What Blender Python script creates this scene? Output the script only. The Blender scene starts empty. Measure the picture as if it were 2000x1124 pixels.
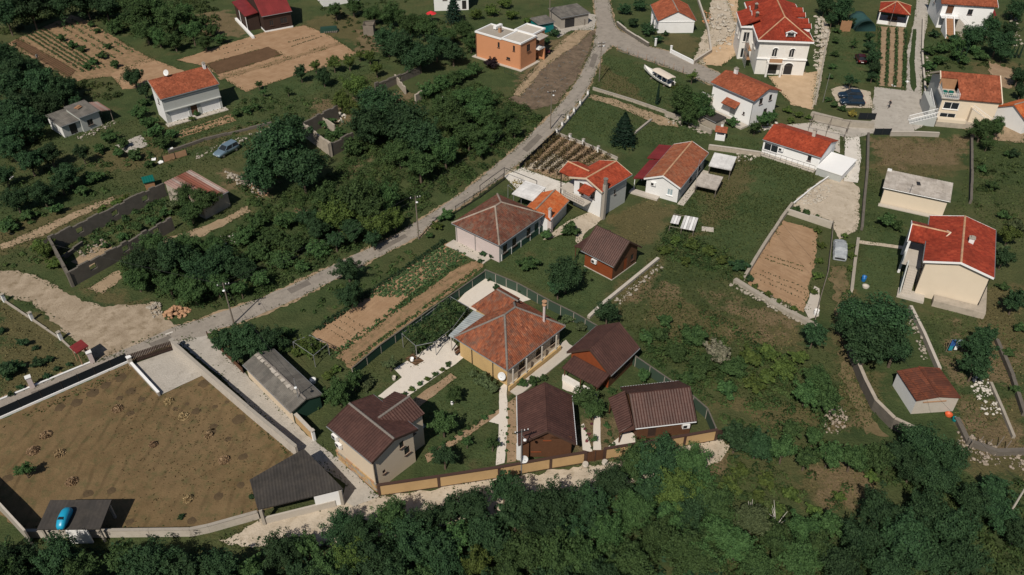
import bpy, math, random
import numpy as np
from mathutils import Vector, Matrix
random.seed(7); RNG = np.random.default_rng(7)
SC = bpy.context.scene
COL = SC.collection
R = math.radians
# ------------------------------------------------------------------ camera
CAM_H, PITCH, FPX = 66.0, R(38.0), 1600.0            # height, downward tilt, focal length in photo pixels (2000 wide)
cam = bpy.data.cameras.new('camera'); cam_o = bpy.data.objects.new('camera', cam); COL.objects.link(cam_o)
cam_o.location = (0, 0, CAM_H); cam_o.rotation_euler = (math.pi/2 - PITCH, 0, 0)
cam.sensor_width = 36; cam.lens = FPX/2000*36; cam.clip_end = 6000; cam.clip_start = 0.5
SC.camera = cam_o
# ------------------------------------------------------------------ light
SUN_EL, SHADOW_DIR = R(49), R(68)                    # shadows fall toward this heading (from +X)
w = bpy.data.worlds.new('World'); SC.world = w; w.use_nodes = True
nt = w.node_tree; nt.nodes.clear()
sky = nt.nodes.new('ShaderNodeTexSky'); sky.sky_type = 'NISHITA'; sky.sun_disc = False
sky.sun_elevation = SUN_EL; sky.sun_rotation = math.pi/2 - (SHADOW_DIR + math.pi)
bg = nt.nodes.new('ShaderNodeBackground'); bg.inputs['Strength'].default_value = 0.05
wo = nt.nodes.new('ShaderNodeOutputWorld')
nt.links.new(sky.outputs[0], bg.inputs[0]); nt.links.new(bg.outputs[0], wo.inputs[0])
sun = bpy.data.lights.new('sun', 'SUN'); sun.energy = 4.3; sun.angle = R(0.53); sun.color = (1.0, 0.91, 0.78)
sun_o = bpy.data.objects.new('sun', sun); COL.objects.link(sun_o)
to_sun = Vector((-math.cos(SHADOW_DIR)*math.cos(SUN_EL), -math.sin(SHADOW_DIR)*math.cos(SUN_EL), math.sin(SUN_EL)))
sun_o.rotation_euler = to_sun.to_track_quat('Z', 'Y').to_euler(); sun_o.location = (-60, -60, 120)
vs = SC.view_settings; vs.view_transform = 'Standard'; vs.look = 'None'; vs.gamma = 1.0; vs.exposure = 0.0; vs.use_curve_mapping = False
SC.cycles.use_denoising = True
SC.cycles.max_bounces = 5; SC.cycles.diffuse_bounces = 2; SC.cycles.transparent_max_bounces = 6

# ------------------------------------------------------------------ survey: photo pixel -> place on the ground (or at height z)
_c, _s = math.cos(PITCH), math.sin(PITCH)
def G(x, y, z=0.0):
    u, v = x-1000.0, y-562.0
    d = (u, FPX*_c - v*_s, -FPX*_s - v*_c); t = (z-CAM_H)/d[2]
    return Vector((d[0]*t, d[1]*t, z))
def mpp(x, y):                                         # metres per photo pixel there
    g = G(x, y); return (g - Vector((0, 0, CAM_H))).length / math.sqrt(FPX**2 + (x-1000)**2 + (y-562)**2)
def PX(p):
    dz = p[2]-CAM_H; dep = p[1]*_c - dz*_s
    return (1000+FPX*p[0]/dep, 562-FPX*(p[1]*_s+dz*_c)/dep)

# ------------------------------------------------------------------ materials
MATS = {}
def _new(name):
    m = bpy.data.materials.new(name); m.use_nodes = True; t = m.node_tree
    b = t.nodes['Principled BSDF']; MATS[name] = m
    return m, t, b
def N(t, typ, **kw):
    n = t.nodes.new(typ)
    for k, v in kw.items():
        if k in n.inputs: n.inputs[k].default_value = v
        else: setattr(n, k, v)
    return n
def mixc(t, fac, a, b, blend='MIX'):
    n = t.nodes.new('ShaderNodeMix'); n.data_type = 'RGBA'; n.blend_type = blend
    for i, v in ((0, fac), (6, a), (7, b)):
        if isinstance(v, bpy.types.NodeSocket): t.links.new(v, n.inputs[i])
        else: n.inputs[i].default_value = v if i == 0 else (v if len(v) == 4 else (*v, 1))
    return n.outputs[2]
def mth(t, op, a, b=0.0, clamp=False):
    n = t.nodes.new('ShaderNodeMath'); n.operation = op; n.use_clamp = clamp
    for i, v in ((0, a), (1, b)):
        if isinstance(v, bpy.types.NodeSocket): t.links.new(v, n.inputs[i])
        else: n.inputs[i].default_value = v
    return n.outputs[0]
def noise(t, scale, detail=4, vec=None, rough=0.6):
    n = N(t, 'ShaderNodeTexNoise', Scale=scale, Detail=detail, Roughness=rough)
    if vec is not None: t.links.new(vec, n.inputs['Vector'])
    return n.outputs['Fac']
def ramp(t, fac, stops):
    n = t.nodes.new('ShaderNodeValToRGB'); e = n.color_ramp.elements
    while len(e) < len(stops): e.new(0.5)
    for k, (p, c) in enumerate(stops): e[k].position = p; e[k].color = (*c, 1) if not isinstance(c, float) else (c, c, c, 1)
    t.links.new(fac, n.inputs[0]); return n.outputs[0]
def bump(t, b, h, strength=0.4, dist=0.05):
    n = N(t, 'ShaderNodeBump', Strength=strength, Distance=dist); t.links.new(h, n.inputs['Height']); t.links.new(n.outputs[0], b.inputs['Normal'])
def coord(t, kind='Object'): return t.nodes.new('ShaderNodeTexCoord').outputs[kind]
def mul(c, k): return tuple(min(1, x*k) for x in c)

def mat(name, col, rough=0.85, var=0.35, scale=1.5, dirt=None, dirt_amt=0.5, bmp=0.25, metal=0.0, fine=14.0):
    """plain surface: two scales of noise tint, optional blotchy dirt with a shape of its own"""
    m, t, b = _new(name); o = coord(t)
    c = mixc(t, noise(t, scale, 5, o), mul(col, 1-var), mul(col, 1+var*0.6))
    f = noise(t, fine, 3, o); c = mixc(t, mth(t, 'MULTIPLY', f, 0.35), c, mul(col, 0.7))
    if dirt:
        k = ramp(t, noise(t, scale*0.8+0.15, 6, o, 0.7), [(0.5, 0.0), (0.72, 1.0)])
        c = mixc(t, mth(t, 'MULTIPLY', k, dirt_amt), c, dirt)
    t.links.new(c, b.inputs['Base Color']); b.inputs['Roughness'].default_value = rough; b.inputs['Metallic'].default_value = metal
    b.inputs['Specular IOR Level'].default_value = 0.25
    if bmp: bump(t, b, f, bmp, 0.02)
    return m
def tiles(name, cols, tw, th, rough=0.8, lichen=None, lich_amt=0.5, big=0.5, vary=1.0, spec=0.2):
    """roof covering: every tile its own tint (UV in metres), weathering blotches"""
    m, t, b = _new(name); uv = coord(t, 'UV'); o = coord(t)
    sx = t.nodes.new('ShaderNodeSeparateXYZ'); t.links.new(uv, sx.inputs[0])
    cx = t.nodes.new('ShaderNodeCombineXYZ')
    t.links.new(mth(t, 'FLOOR', mth(t, 'DIVIDE', sx.outputs[0], tw)), cx.inputs[0])
    t.links.new(mth(t, 'FLOOR', mth(t, 'DIVIDE', sx.outputs[1], th)), cx.inputs[1])
    wn = t.nodes.new('ShaderNodeTexWhiteNoise'); t.links.new(cx.outputs[0], wn.inputs['Vector'])
    n = len(cols); c = ramp(t, wn.outputs['Value'], [(k/max(1, n-1), x) for k, x in enumerate(cols)])
    if vary < 1: c = mixc(t, vary, cols[n//2], c)
    c = mixc(t, mth(t, 'MULTIPLY', ramp(t, noise(t, big, 6, o, 0.7), [(0.35, 0.0), (0.65, 1.0)]), 0.6), c, mul(cols[0], 0.5))
    sv = t.nodes.new('ShaderNodeMapping'); sv.inputs['Scale'].default_value = (2.2, 0.25, 1); t.links.new(uv, sv.inputs[0])
    c = mixc(t, mth(t, 'MULTIPLY', ramp(t, noise(t, 1.0, 4, sv.outputs[0]), [(0.45, 0.0), (0.75, 1.0)]), 0.35), c, mul(cols[-1], 0.45))
    if lichen:
        k = ramp(t, noise(t, 1.1, 8, o, 0.75), [(0.47, 0.0), (0.66, 1.0)])
        c = mixc(t, mth(t, 'MULTIPLY', k, lich_amt), c, lichen)
    t.links.new(c, b.inputs['Base Color']); b.inputs['Roughness'].default_value = rough; b.inputs['Specular IOR Level'].default_value = spec
    bump(t, b, noise(t, 9, 4, o), 0.3, 0.02)
    return m
def plain(name, col, rough=0.4, metal=0.0, spec=0.5):
    m, t, b = _new(name); b.inputs['Base Color'].default_value = (*col, 1); b.inputs['Roughness'].default_value = rough
    b.inputs['Metallic'].default_value = metal; b.inputs['Specular IOR Level'].default_value = spec; return m
def leaf(name, dark, light, tip=None, trans=0.25):
    m, t, b = _new(name)
    a = t.nodes.new('ShaderNodeAttribute'); a.attribute_name = 'rnd'
    oi = t.nodes.new('ShaderNodeObjectInfo')
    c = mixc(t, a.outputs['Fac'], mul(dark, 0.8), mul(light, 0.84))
    if tip: c = mixc(t, ramp(t, noise(t, 0.5, 3, coord(t)), [(0.5, 0.0), (0.7, 0.8)]), c, tip)
    hv = t.nodes.new('ShaderNodeHueSaturation'); t.links.new(c, hv.inputs['Color'])
    t.links.new(mth(t, 'ADD', mth(t, 'MULTIPLY', oi.outputs['Random'], 0.5), 0.75), hv.inputs['Value'])
    t.links.new(mth(t, 'ADD', mth(t, 'MULTIPLY', oi.outputs['Random'], 0.03), 0.485), hv.inputs['Hue'])
    t.links.new(hv.outputs[0], b.inputs['Base Color']); b.inputs['Roughness'].default_value = 0.7; b.inputs['Specular IOR Level'].default_value = 0.15
    tr = t.nodes.new('ShaderNodeBsdfTranslucent'); t.links.new(hv.outputs[0], tr.inputs['Color'])
    mx = t.nodes.new('ShaderNodeMixShader'); mx.inputs[0].default_value = trans
    out = t.nodes['Material Output']
    t.links.new(b.outputs[0], mx.inputs[1]); t.links.new(tr.outputs[0], mx.inputs[2]); t.links.new(mx.outputs[0], out.inputs['Surface'])
    return m

# walls / masonry
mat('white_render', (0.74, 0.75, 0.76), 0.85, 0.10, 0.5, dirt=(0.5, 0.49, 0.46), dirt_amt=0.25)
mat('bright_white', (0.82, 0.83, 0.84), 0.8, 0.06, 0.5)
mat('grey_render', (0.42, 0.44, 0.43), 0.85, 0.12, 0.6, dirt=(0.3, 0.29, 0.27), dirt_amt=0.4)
mat('pink_render', (0.58, 0.50, 0.49), 0.85, 0.10, 0.5, dirt=(0.42, 0.36, 0.33), dirt_amt=0.35)
mat('cream_render', (0.68, 0.59, 0.47), 0.85, 0.07, 0.4, dirt=(0.55, 0.46, 0.35), dirt_amt=0.25)
mat('yellow_render', (0.55, 0.38, 0.18), 0.85, 0.12, 0.5, dirt=(0.38, 0.27, 0.14), dirt_amt=0.4)
mat('beige_render', (0.62, 0.52, 0.40), 0.85, 0.09, 0.5, dirt=(0.46, 0.39, 0.30), dirt_amt=0.3)
mat('tan_panel', (0.47, 0.32, 0.165), 0.8, 0.14, 0.6, dirt=(0.34, 0.22, 0.11), dirt_amt=0.5)
mat('orange_render', (0.58, 0.27, 0.14), 0.85, 0.09, 0.4, dirt=(0.47, 0.22, 0.12), dirt_amt=0.3)
mat('concrete', (0.36, 0.33, 0.29), 0.9, 0.3, 0.8, dirt=(0.2, 0.18, 0.15), dirt_amt=0.5)
mat('pale_concrete', (0.5, 0.46, 0.41), 0.9, 0.25, 0.9, dirt=(0.3, 0.27, 0.22), dirt_amt=0.45)
mat('white_paving', (0.66, 0.61, 0.55), 0.85, 0.22, 1.2, dirt=(0.45, 0.39, 0.33), dirt_amt=0.4)
mat('old_masonry', (0.145, 0.13, 0.112), 0.95, 0.45, 1.1, dirt=(0.09, 0.085, 0.075), dirt_amt=0.7, bmp=0.8, fine=5)
mat('pale_masonry', (0.42, 0.37, 0.31), 0.95, 0.4, 1.2, dirt=(0.2, 0.18, 0.15), dirt_amt=0.6, bmp=0.8, fine=5)
mat('limestone', (0.36, 0.325, 0.275), 0.95, 0.35, 2.0, bmp=0.6)
mat('raw_stone', (0.74, 0.725, 0.70), 0.95, 0.14, 0.8, dirt=(0.5, 0.45, 0.4), dirt_amt=0.5)
mat('site_stone', (0.46, 0.42, 0.36), 0.95, 0.35, 1.0, bmp=0.5)
mat('rock', (0.33, 0.28, 0.23), 0.95, 0.4, 1.5, bmp=0.6)
mat('white_rock', (0.55, 0.52, 0.47), 0.95, 0.2, 1.5, bmp=0.5)
mat('clay_rubble', (0.42, 0.25, 0.15), 0.95, 0.4, 1.5, bmp=0.6)
mat('timber', (0.115, 0.055, 0.03), 0.7, 0.35, 2.0)
mat('red_timber', (0.23, 0.06, 0.022), 0.6, 0.3, 2.0)
mat('dark_timber', (0.05, 0.03, 0.024), 0.75, 0.4, 2.0)
mat('grey_wood', (0.22, 0.19, 0.16), 0.9, 0.4, 2.0)
mat('pole_wood', (0.20, 0.17, 0.14), 0.9, 0.4, 2.0)
mat('planks', (0.36, 0.20, 0.11), 0.85, 0.35, 2.0)
# roofs
tiles('tile_red', [(0.2, 0.032, 0.018), (0.28, 0.042, 0.022), (0.31, 0.05, 0.026), (0.37, 0.068, 0.034)], 0.24, 0.36, 0.55)
tiles('tile_scarlet', [(0.25, 0.045, 0.022), (0.34, 0.06, 0.028), (0.38, 0.07, 0.032), (0.44, 0.092, 0.044)], 0.24, 0.36, 0.55)
tiles('tile_orange', [(0.21, 0.062, 0.032), (0.3, 0.086, 0.042), (0.33, 0.096, 0.048), (0.4, 0.128, 0.066)], 0.24, 0.36, 0.7)
tiles('tile_bright_orange', [(0.40, 0.085, 0.025), (0.48, 0.12, 0.035), (0.53, 0.15, 0.05)], 0.24, 0.36, 0.7, lichen=(0.55, 0.3, 0.15), lich_amt=0.35)
tiles('tile_old', [(0.14, 0.046, 0.028), (0.26, 0.08, 0.04), (0.34, 0.11, 0.052), (0.21, 0.07, 0.04), (0.4, 0.16, 0.09)], 0.24, 0.38, 0.9, lichen=(0.13, 0.085, 0.065), lich_amt=0.8, big=0.3)
tiles('tile_weathered', [(0.09, 0.04, 0.029), (0.15, 0.055, 0.036), (0.2, 0.07, 0.042), (0.12, 0.05, 0.037), (0.2, 0.095, 0.065)], 0.24, 0.38, 0.9, lichen=(0.15, 0.11, 0.085), lich_amt=0.85, big=0.25)
tiles('tile_dull', [(0.2, 0.065, 0.035), (0.28, 0.09, 0.046), (0.35, 0.12, 0.06), (0.23, 0.078, 0.042)], 0.24, 0.38, 0.9, lichen=(0.3, 0.17, 0.11), lich_amt=0.5)
tiles('metal_brown', [(0.07, 0.034, 0.028), (0.086, 0.041, 0.033), (0.1, 0.049, 0.039)], 0.3, 0.4, 0.5, vary=0.9, spec=0.3)
tiles('metal_maroon', [(0.17, 0.02, 0.02), (0.2, 0.024, 0.024), (0.22, 0.03, 0.028)], 0.3, 3.0, 0.5, vary=0.6, spec=0.4)
tiles('sheet_grey', [(0.13, 0.12, 0.11), (0.17, 0.16, 0.145), (0.2, 0.185, 0.165)], 0.9, 1.8, 0.9, lichen=(0.08, 0.08, 0.075), lich_amt=0.7)
tiles('sheet_dark', [(0.045, 0.042, 0.04), (0.055, 0.05, 0.047), (0.062, 0.057, 0.052)], 0.9, 6.0, 0.8, vary=0.8, lichen=(0.08, 0.07, 0.06), lich_amt=0.5)
tiles('sheet_pale', [(0.4, 0.36, 0.32), (0.5, 0.46, 0.42), (0.56, 0.52, 0.48)], 1.0, 2.0, 0.9, vary=0.7, lichen=(0.24, 0.21, 0.18), lich_amt=0.7)
tiles('sheet_white', [(0.6, 0.6, 0.6), (0.72, 0.72, 0.72), (0.78, 0.78, 0.78)], 0.8, 2.5, 0.6, vary=0.6)
tiles('sheet_zinc', [(0.33, 0.37, 0.38), (0.4, 0.44, 0.45), (0.45, 0.49, 0.5)], 0.45, 9.0, 0.5, vary=0.8, spec=0.5)
tiles('sheet_rust', [(0.09, 0.035, 0.024), (0.13, 0.046, 0.03), (0.16, 0.058, 0.036)], 0.9, 2.0, 0.95, lichen=(0.24, 0.07, 0.032), lich_amt=0.6, big=0.6)
tiles('sheet_striped', [(0.2, 0.075, 0.05), (0.45, 0.42, 0.39), (0.25, 0.075, 0.045), (0.52, 0.49, 0.46), (0.3, 0.13, 0.09)], 0.55, 20.0, 0.8, lichen=(0.25, 0.1, 0.06), lich_amt=0.12, big=0.15)
tiles('mortar_ridge', [(0.3, 0.25, 0.21), (0.4, 0.33, 0.28)], 0.4, 0.4, 0.95)
tiles('cream_ridge', [(0.5, 0.28, 0.16), (0.62, 0.42, 0.28)], 0.33, 9.0, 0.9)
mat('ridge_grey', (0.2, 0.18, 0.165), 0.95, 0.4, 2)
# small things
plain('glass', (0.02, 0.025, 0.03), 0.08); plain('pale_glass', (0.3, 0.38, 0.42), 0.1)
plain('white_paint', (0.78, 0.79, 0.8), 0.5); plain('dark_metal', (0.03, 0.03, 0.032), 0.5, 0.3); plain('steel', (0.4, 0.41, 0.42), 0.4, 0.6)
plain('rubber', (0.02, 0.02, 0.02), 0.8); plain('dish_grey', (0.6, 0.62, 0.64), 0.5); plain('brown_paint', (0.06, 0.033, 0.025), 0.55)
plain('teal_plastic', (0.0, 0.16, 0.17), 0.4); plain('blue_plastic', (0.01, 0.12, 0.35), 0.4); plain('green_plastic', (0.0, 0.10, 0.08), 0.5)
plain('sky_blue_paint', (0.012, 0.3, 0.5), 0.35); plain('silver_blue', (0.22, 0.32, 0.40), 0.3, 0.5); plain('navy_paint', (0.013, 0.03, 0.055), 0.2, 0.2)
plain('maroon_paint', (0.05, 0.006, 0.008), 0.3, 0.1); mat('silver_tarp', (0.36, 0.39, 0.42), 0.5, 0.45, 3.0, dirt=(0.2, 0.22, 0.25), dirt_amt=0.6, bmp=0.8, fine=6); plain('pink_light', (0.55, 0.2, 0.2), 0.4)
plain('red_cloth', (0.55, 0.02, 0.03), 0.8); plain('blue_cloth', (0.02, 0.09, 0.3), 0.9); plain('pale_cloth', (0.4, 0.5, 0.62), 0.9); plain('teal_cloth', (0.01, 0.22, 0.3), 0.9)
plain('dark_cloth', (0.02, 0.02, 0.025), 0.9); plain('grey_cloth', (0.3, 0.33, 0.33), 0.9); plain('skin', (0.42, 0.24, 0.16), 0.6); plain('hair', (0.03, 0.02, 0.015), 0.7)
plain('orange_plastic', (0.55, 0.10, 0.03), 0.5); plain('lime_cloth', (0.42, 0.5, 0.2), 0.8); plain('lamp_glass', (0.75, 0.78, 0.8), 0.3)
mat('hull_white', (0.78, 0.77, 0.74), 0.5, 0.06, 1.0); mat('canopy_cloth', (0.66, 0.58, 0.5), 0.85, 0.1, 1.0)
mat('green_mesh', (0.042, 0.072, 0.052), 0.85, 0.15, 2.0); mat('teal_net', (0.03, 0.085, 0.085), 0.85, 0.35, 0.8)
mat('straw', (0.38, 0.27, 0.15), 0.95, 0.3, 2.0)
mat('green_panel', (0.018, 0.055, 0.04), 0.7, 0.2, 1.0)
mat('bark', (0.13, 0.10, 0.075), 0.95, 0.4, 3.0); mat('white_bark', (0.55, 0.53, 0.5), 0.9, 0.2, 3.0)
# foliage
leaf('leaf_dark', (0.013, 0.036, 0.018), (0.052, 0.106, 0.044))
leaf('leaf_mid', (0.021, 0.052, 0.02), (0.082, 0.15, 0.05))
leaf('leaf_yellow', (0.035, 0.065, 0.018), (0.12, 0.17, 0.042))
leaf('leaf_olive', (0.04, 0.062, 0.028), (0.115, 0.15, 0.068))
leaf('leaf_conifer', (0.008, 0.024, 0.016), (0.02, 0.05, 0.03))
leaf('leaf_purple', (0.014, 0.012, 0.016), (0.035, 0.022, 0.028))
leaf('leaf_bloom', (0.05, 0.075, 0.035), (0.32, 0.30, 0.22))
leaf('leaf_scrub', (0.024, 0.05, 0.017), (0.078, 0.125, 0.04), tip=(0.085, 0.115, 0.036))
leaf('leaf_autumn', (0.12, 0.10, 0.03), (0.3, 0.24, 0.06))
leaf('leaf_vine', (0.05, 0.042, 0.02), (0.16, 0.125, 0.055))
leaf('leaf_crop', (0.04, 0.07, 0.03), (0.12, 0.18, 0.07))
leaf('leaf_rose', (0.03, 0.05, 0.025), (0.3, 0.07, 0.12))
leaf('grass_green', (0.04, 0.062, 0.02), (0.105, 0.13, 0.045))
leaf('grass_dry', (0.09, 0.078, 0.038), (0.18, 0.145, 0.07))

# ------------------------------------------------------------------ objects
def tag(o, label=None, cat=None, group=None, kind=None):
    if label: o['label'] = label
    if cat: o['category'] = cat
    if group: o['group'] = group
    if kind: o['kind'] = kind
    return o
def thing(name, label, cat, loc=(0, 0, 0), rz=0.0, group=None):
    o = bpy.data.objects.new(name, None); COL.objects.link(o); o.empty_display_size = 0.3
    o.location = loc; o.rotation_euler = (0, 0, rz); return tag(o, label, cat, group)
class MB:
    """collects polygons; build() links them as one mesh object"""
    def __init__(s): s.v = []; s.f = []; s.uv = []
    def add(s, verts, faces, uvs=None):
        n = len(s.v); s.v += [tuple(p) for p in verts]; s.f += [tuple(i+n for i in f) for f in faces]
        s.uv += list(uvs) if uvs is not None else [(p[0], p[1]) for p in verts]; return s
    def box(s, c, d, rz=0.0, taper=1.0):
        x, y, z = c; a, b, h = d[0]/2, d[1]/2, d[2]; cr, sr = math.cos(rz), math.sin(rz); vs_ = []
        for k, zz in ((1.0, z), (taper, z+h)):
            for px, py in ((-a, -b), (a, -b), (a, b), (-a, b)):
                vs_.append((x+(px*cr-py*sr)*k, y+(px*sr+py*cr)*k, zz))
        return s.add(vs_, [(3, 2, 1, 0), (4, 5, 6, 7), (0, 1, 5, 4), (1, 2, 6, 5), (2, 3, 7, 6), (3, 0, 4, 7)])
    def prism(s, pts, z0, z1):
        n = len(pts); a = sum(pts[i][0]*pts[(i+1) % n][1]-pts[(i+1) % n][0]*pts[i][1] for i in range(n))
        if a < 0: pts = pts[::-1]
        g = lambda z, i: z[i] if isinstance(z, (list, tuple)) else z
        if a < 0:
            z0 = z0[::-1] if isinstance(z0, (list, tuple)) else z0; z1 = z1[::-1] if isinstance(z1, (list, tuple)) else z1
        vs_ = [(p[0], p[1], g(z0, i)) for i, p in enumerate(pts)]+[(p[0], p[1], g(z1, i)) for i, p in enumerate(pts)]
        return s.add(vs_, [tuple(range(n-1, -1, -1)), tuple(range(n, 2*n))]+[(i, (i+1) % n, n+(i+1) % n, n+i) for i in range(n)])
    def tube(s, path, r, n=6, r1=None):
        path = [Vector(p) for p in path]; m = len(path); vs_ = []; fs = []
        for i, p in enumerate(path):
            d = (path[min(i+1, m-1)]-path[max(i-1, 0)]).normalized()
            up = Vector((0, 0, 1)) if abs(d.z) < 0.9 else Vector((1, 0, 0))
            a = d.cross(up).normalized(); b = a.cross(d)
            rr = r if r1 is None else r+(r1-r)*i/(m-1)
            for k in range(n):
                t_ = 2*math.pi*k/n; vs_.append(p+a*math.cos(t_)*rr+b*math.sin(t_)*rr)
        for i in range(m-1):
            for k in range(n): fs.append((i*n+k, (i+1)*n+k, (i+1)*n+(k+1) % n, i*n+(k+1) % n))
        fs += [tuple(range(n)), tuple(range((m-1)*n+n-1, (m-1)*n-1, -1))]
        return s.add(vs_, fs)
    def lathe(s, prof, n=12, c=(0, 0, 0), cap=True):
        vs_ = []; fs = []
        for r_, z in prof:
            for k in range(n): t_ = 2*math.pi*k/n; vs_.append((c[0]+r_*math.cos(t_), c[1]+r_*math.sin(t_), c[2]+z))
        for i in range(len(prof)-1):
            for k in range(n): fs.append((i*n+k, i*n+(k+1) % n, (i+1)*n+(k+1) % n, (i+1)*n+k))
        if cap: fs += [tuple(range(n-1, -1, -1)), tuple(range((len(prof)-1)*n, len(prof)*n))]
        return s.add(vs_, fs)
    def rock(s, c, r, rnd=random, flat=0.7):
        t_ = (1+5**0.5)/2; base = [(-1, t_, 0), (1, t_, 0), (-1, -t_, 0), (1, -t_, 0), (0, -1, t_), (0, 1, t_), (0, -1, -t_), (0, 1, -t_), (t_, 0, -1), (t_, 0, 1), (-t_, 0, -1), (-t_, 0, 1)]
        fs = [(0, 11, 5), (0, 5, 1), (0, 1, 7), (0, 7, 10), (0, 10, 11), (1, 5, 9), (5, 11, 4), (11, 10, 2), (10, 7, 6), (7, 1, 8), (3, 9, 4), (3, 4, 2), (3, 2, 6), (3, 6, 8), (3, 8, 9), (4, 9, 5), (2, 4, 11), (6, 2, 10), (8, 6, 7), (9, 8, 1)]
        q = rnd.uniform(0, 6.28); cq, sq = math.cos(q), math.sin(q); vs_ = []
        ex = rnd.uniform(0.7, 1.4)
        for x, y, z in base:
            k = r*rnd.uniform(0.7, 1.15)/1.9; x *= ex
            vs_.append((c[0]+(x*cq-y*sq)*k, c[1]+(x*sq+y*cq)*k, c[2]+z*k*flat))
        return s.add(vs_, fs)
    def build(s, name, m, parent=None, smooth=False, loc=None):
        me = bpy.data.meshes.new(name); me.from_pydata(s.v, [], s.f); me.materials.append(MATS[m])
        uvl = me.uv_layers.new(name='UVMap'); vi = np.empty(len(me.loops), np.int32); me.loops.foreach_get('vertex_index', vi)
        uvl.data.foreach_set('uv', np.asarray(s.uv, np.float32)[vi].ravel())
        if smooth: me.polygons.foreach_set('use_smooth', np.ones(len(me.polygons), bool))
        o = bpy.data.objects.new(name, me); COL.objects.link(o); o.parent = parent
        if loc is not None: o.location = loc
        return o
def copy_tree(o, parent=None):
    c = o.copy(); COL.objects.link(c); c.parent = parent
    for ch in list(o.children): copy_tree(ch, c)
    return c
def ngon_sheet(name, pts, z, m, ragged=0.0, step=0.5, parent=None, ang=None, kind='structure', thick=0.0):
    """flat sheet with a naturally ragged outline; pts are world points; local x along ang so furrow textures follow it"""
    pts = [Vector((p[0], p[1], 0)) for p in pts]
    if ragged:
        out = []; n = len(pts); ph = random.uniform(0, 99); L0 = 0
        for i in range(n):
            a, b = pts[i], pts[(i+1) % n]; L = (b-a).length; k = max(1, int(L/step)); d = (b-a)/max(L, 1e-6); nn = Vector((-d.y, d.x, 0))
            for j in range(k):
                q = a+(b-a)*j/k; s_ = L0+L*j/k
                out.append(q+nn*ragged*(0.35*math.sin(s_*0.55+ph)+0.3*math.sin(s_*1.7+ph*2)+random.uniform(-0.7, 0.7)))
            L0 += L
        pts = out
    cx = sum((p for p in pts), Vector())/len(pts); ang = ang or 0.0; cr, sr = math.cos(-ang), math.sin(-ang)
    lp = [((p-cx).x*cr-(p-cx).y*sr, (p-cx).x*sr+(p-cx).y*cr) for p in pts]
    from mathutils.geometry import tessellate_polygon
    tri = tessellate_polygon([[Vector((x, y, 0)) for x, y in lp]])
    vs_ = [(x, y, 0) for x, y in lp]; fs = []
    for a, b, c in tri:
        ar = (lp[b][0]-lp[a][0])*(lp[c][1]-lp[a][1])-(lp[c][0]-lp[a][0])*(lp[b][1]-lp[a][1])
        fs.append((a, b, c) if ar > 0 else (a, c, b))
    if thick:
        n = len(lp); a2 = sum(lp[i][0]*lp[(i+1) % n][1]-lp[(i+1) % n][0]*lp[i][1] for i in range(n))
        vs_ += [(x, y, -thick) for x, y in lp]
        fs += [((i, n+i, n+(i+1) % n, (i+1) % n) if a2 > 0 else ((i+1) % n, n+(i+1) % n, n+i, i)) for i in range(n)]
    o = MB().add(vs_, fs).build(name, m, parent); o.location = (cx.x, cx.y, z); o.rotation_euler = (0, 0, ang)
    if kind and not parent: o['kind'] = kind
    return o
def gp(*pp): return [G(*p) for p in pp]
def pang(a, b): d = G(*b)-G(*a); return math.atan2(d.y, d.x)
plain('shade_net', (0.014, 0.018, 0.022), 0.9, 0, 0.1)
leaf('hay', (0.26, 0.18, 0.095), (0.5, 0.37, 0.22), trans=0.1)
# ================================================================== ground
def inpoly(px, py, poly):
    ins = np.zeros(px.shape, bool); n = len(poly)
    for i in range(n):
        x1, y1 = poly[i][0], poly[i][1]; x2, y2 = poly[(i+1) % n][0], poly[(i+1) % n][1]
        if y1 == y2: continue
        ins ^= ((y1 > py) != (y2 > py)) & (px < (x2-x1)*(py-y1)/(y2-y1)+x1)
    return ins
def softmask(px, py, poly, feather):
    xs = [p[0] for p in poly]; ys = [p[1] for p in poly]; out = np.zeros(px.shape, np.float32)
    sel = (px > min(xs)-feather) & (px < max(xs)+feather) & (py > min(ys)-feather) & (py < max(ys)+feather)
    x, y = px[sel], py[sel]; d = np.full(x.shape, 1e9); n = len(poly)
    for i in range(n):
        x1, y1 = poly[i][0], poly[i][1]; dx, dy = poly[(i+1) % n][0]-x1, poly[(i+1) % n][1]-y1
        t = np.clip(((x-x1)*dx+(y-y1)*dy)/max(dx*dx+dy*dy, 1e-9), 0, 1); d = np.minimum(d, np.hypot(x-x1-t*dx, y-y1-t*dy))
    s = np.where(inpoly(x, y, poly), d, -d); out[sel] = np.clip(0.5+s/(2*feather), 0, 1); return out
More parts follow.
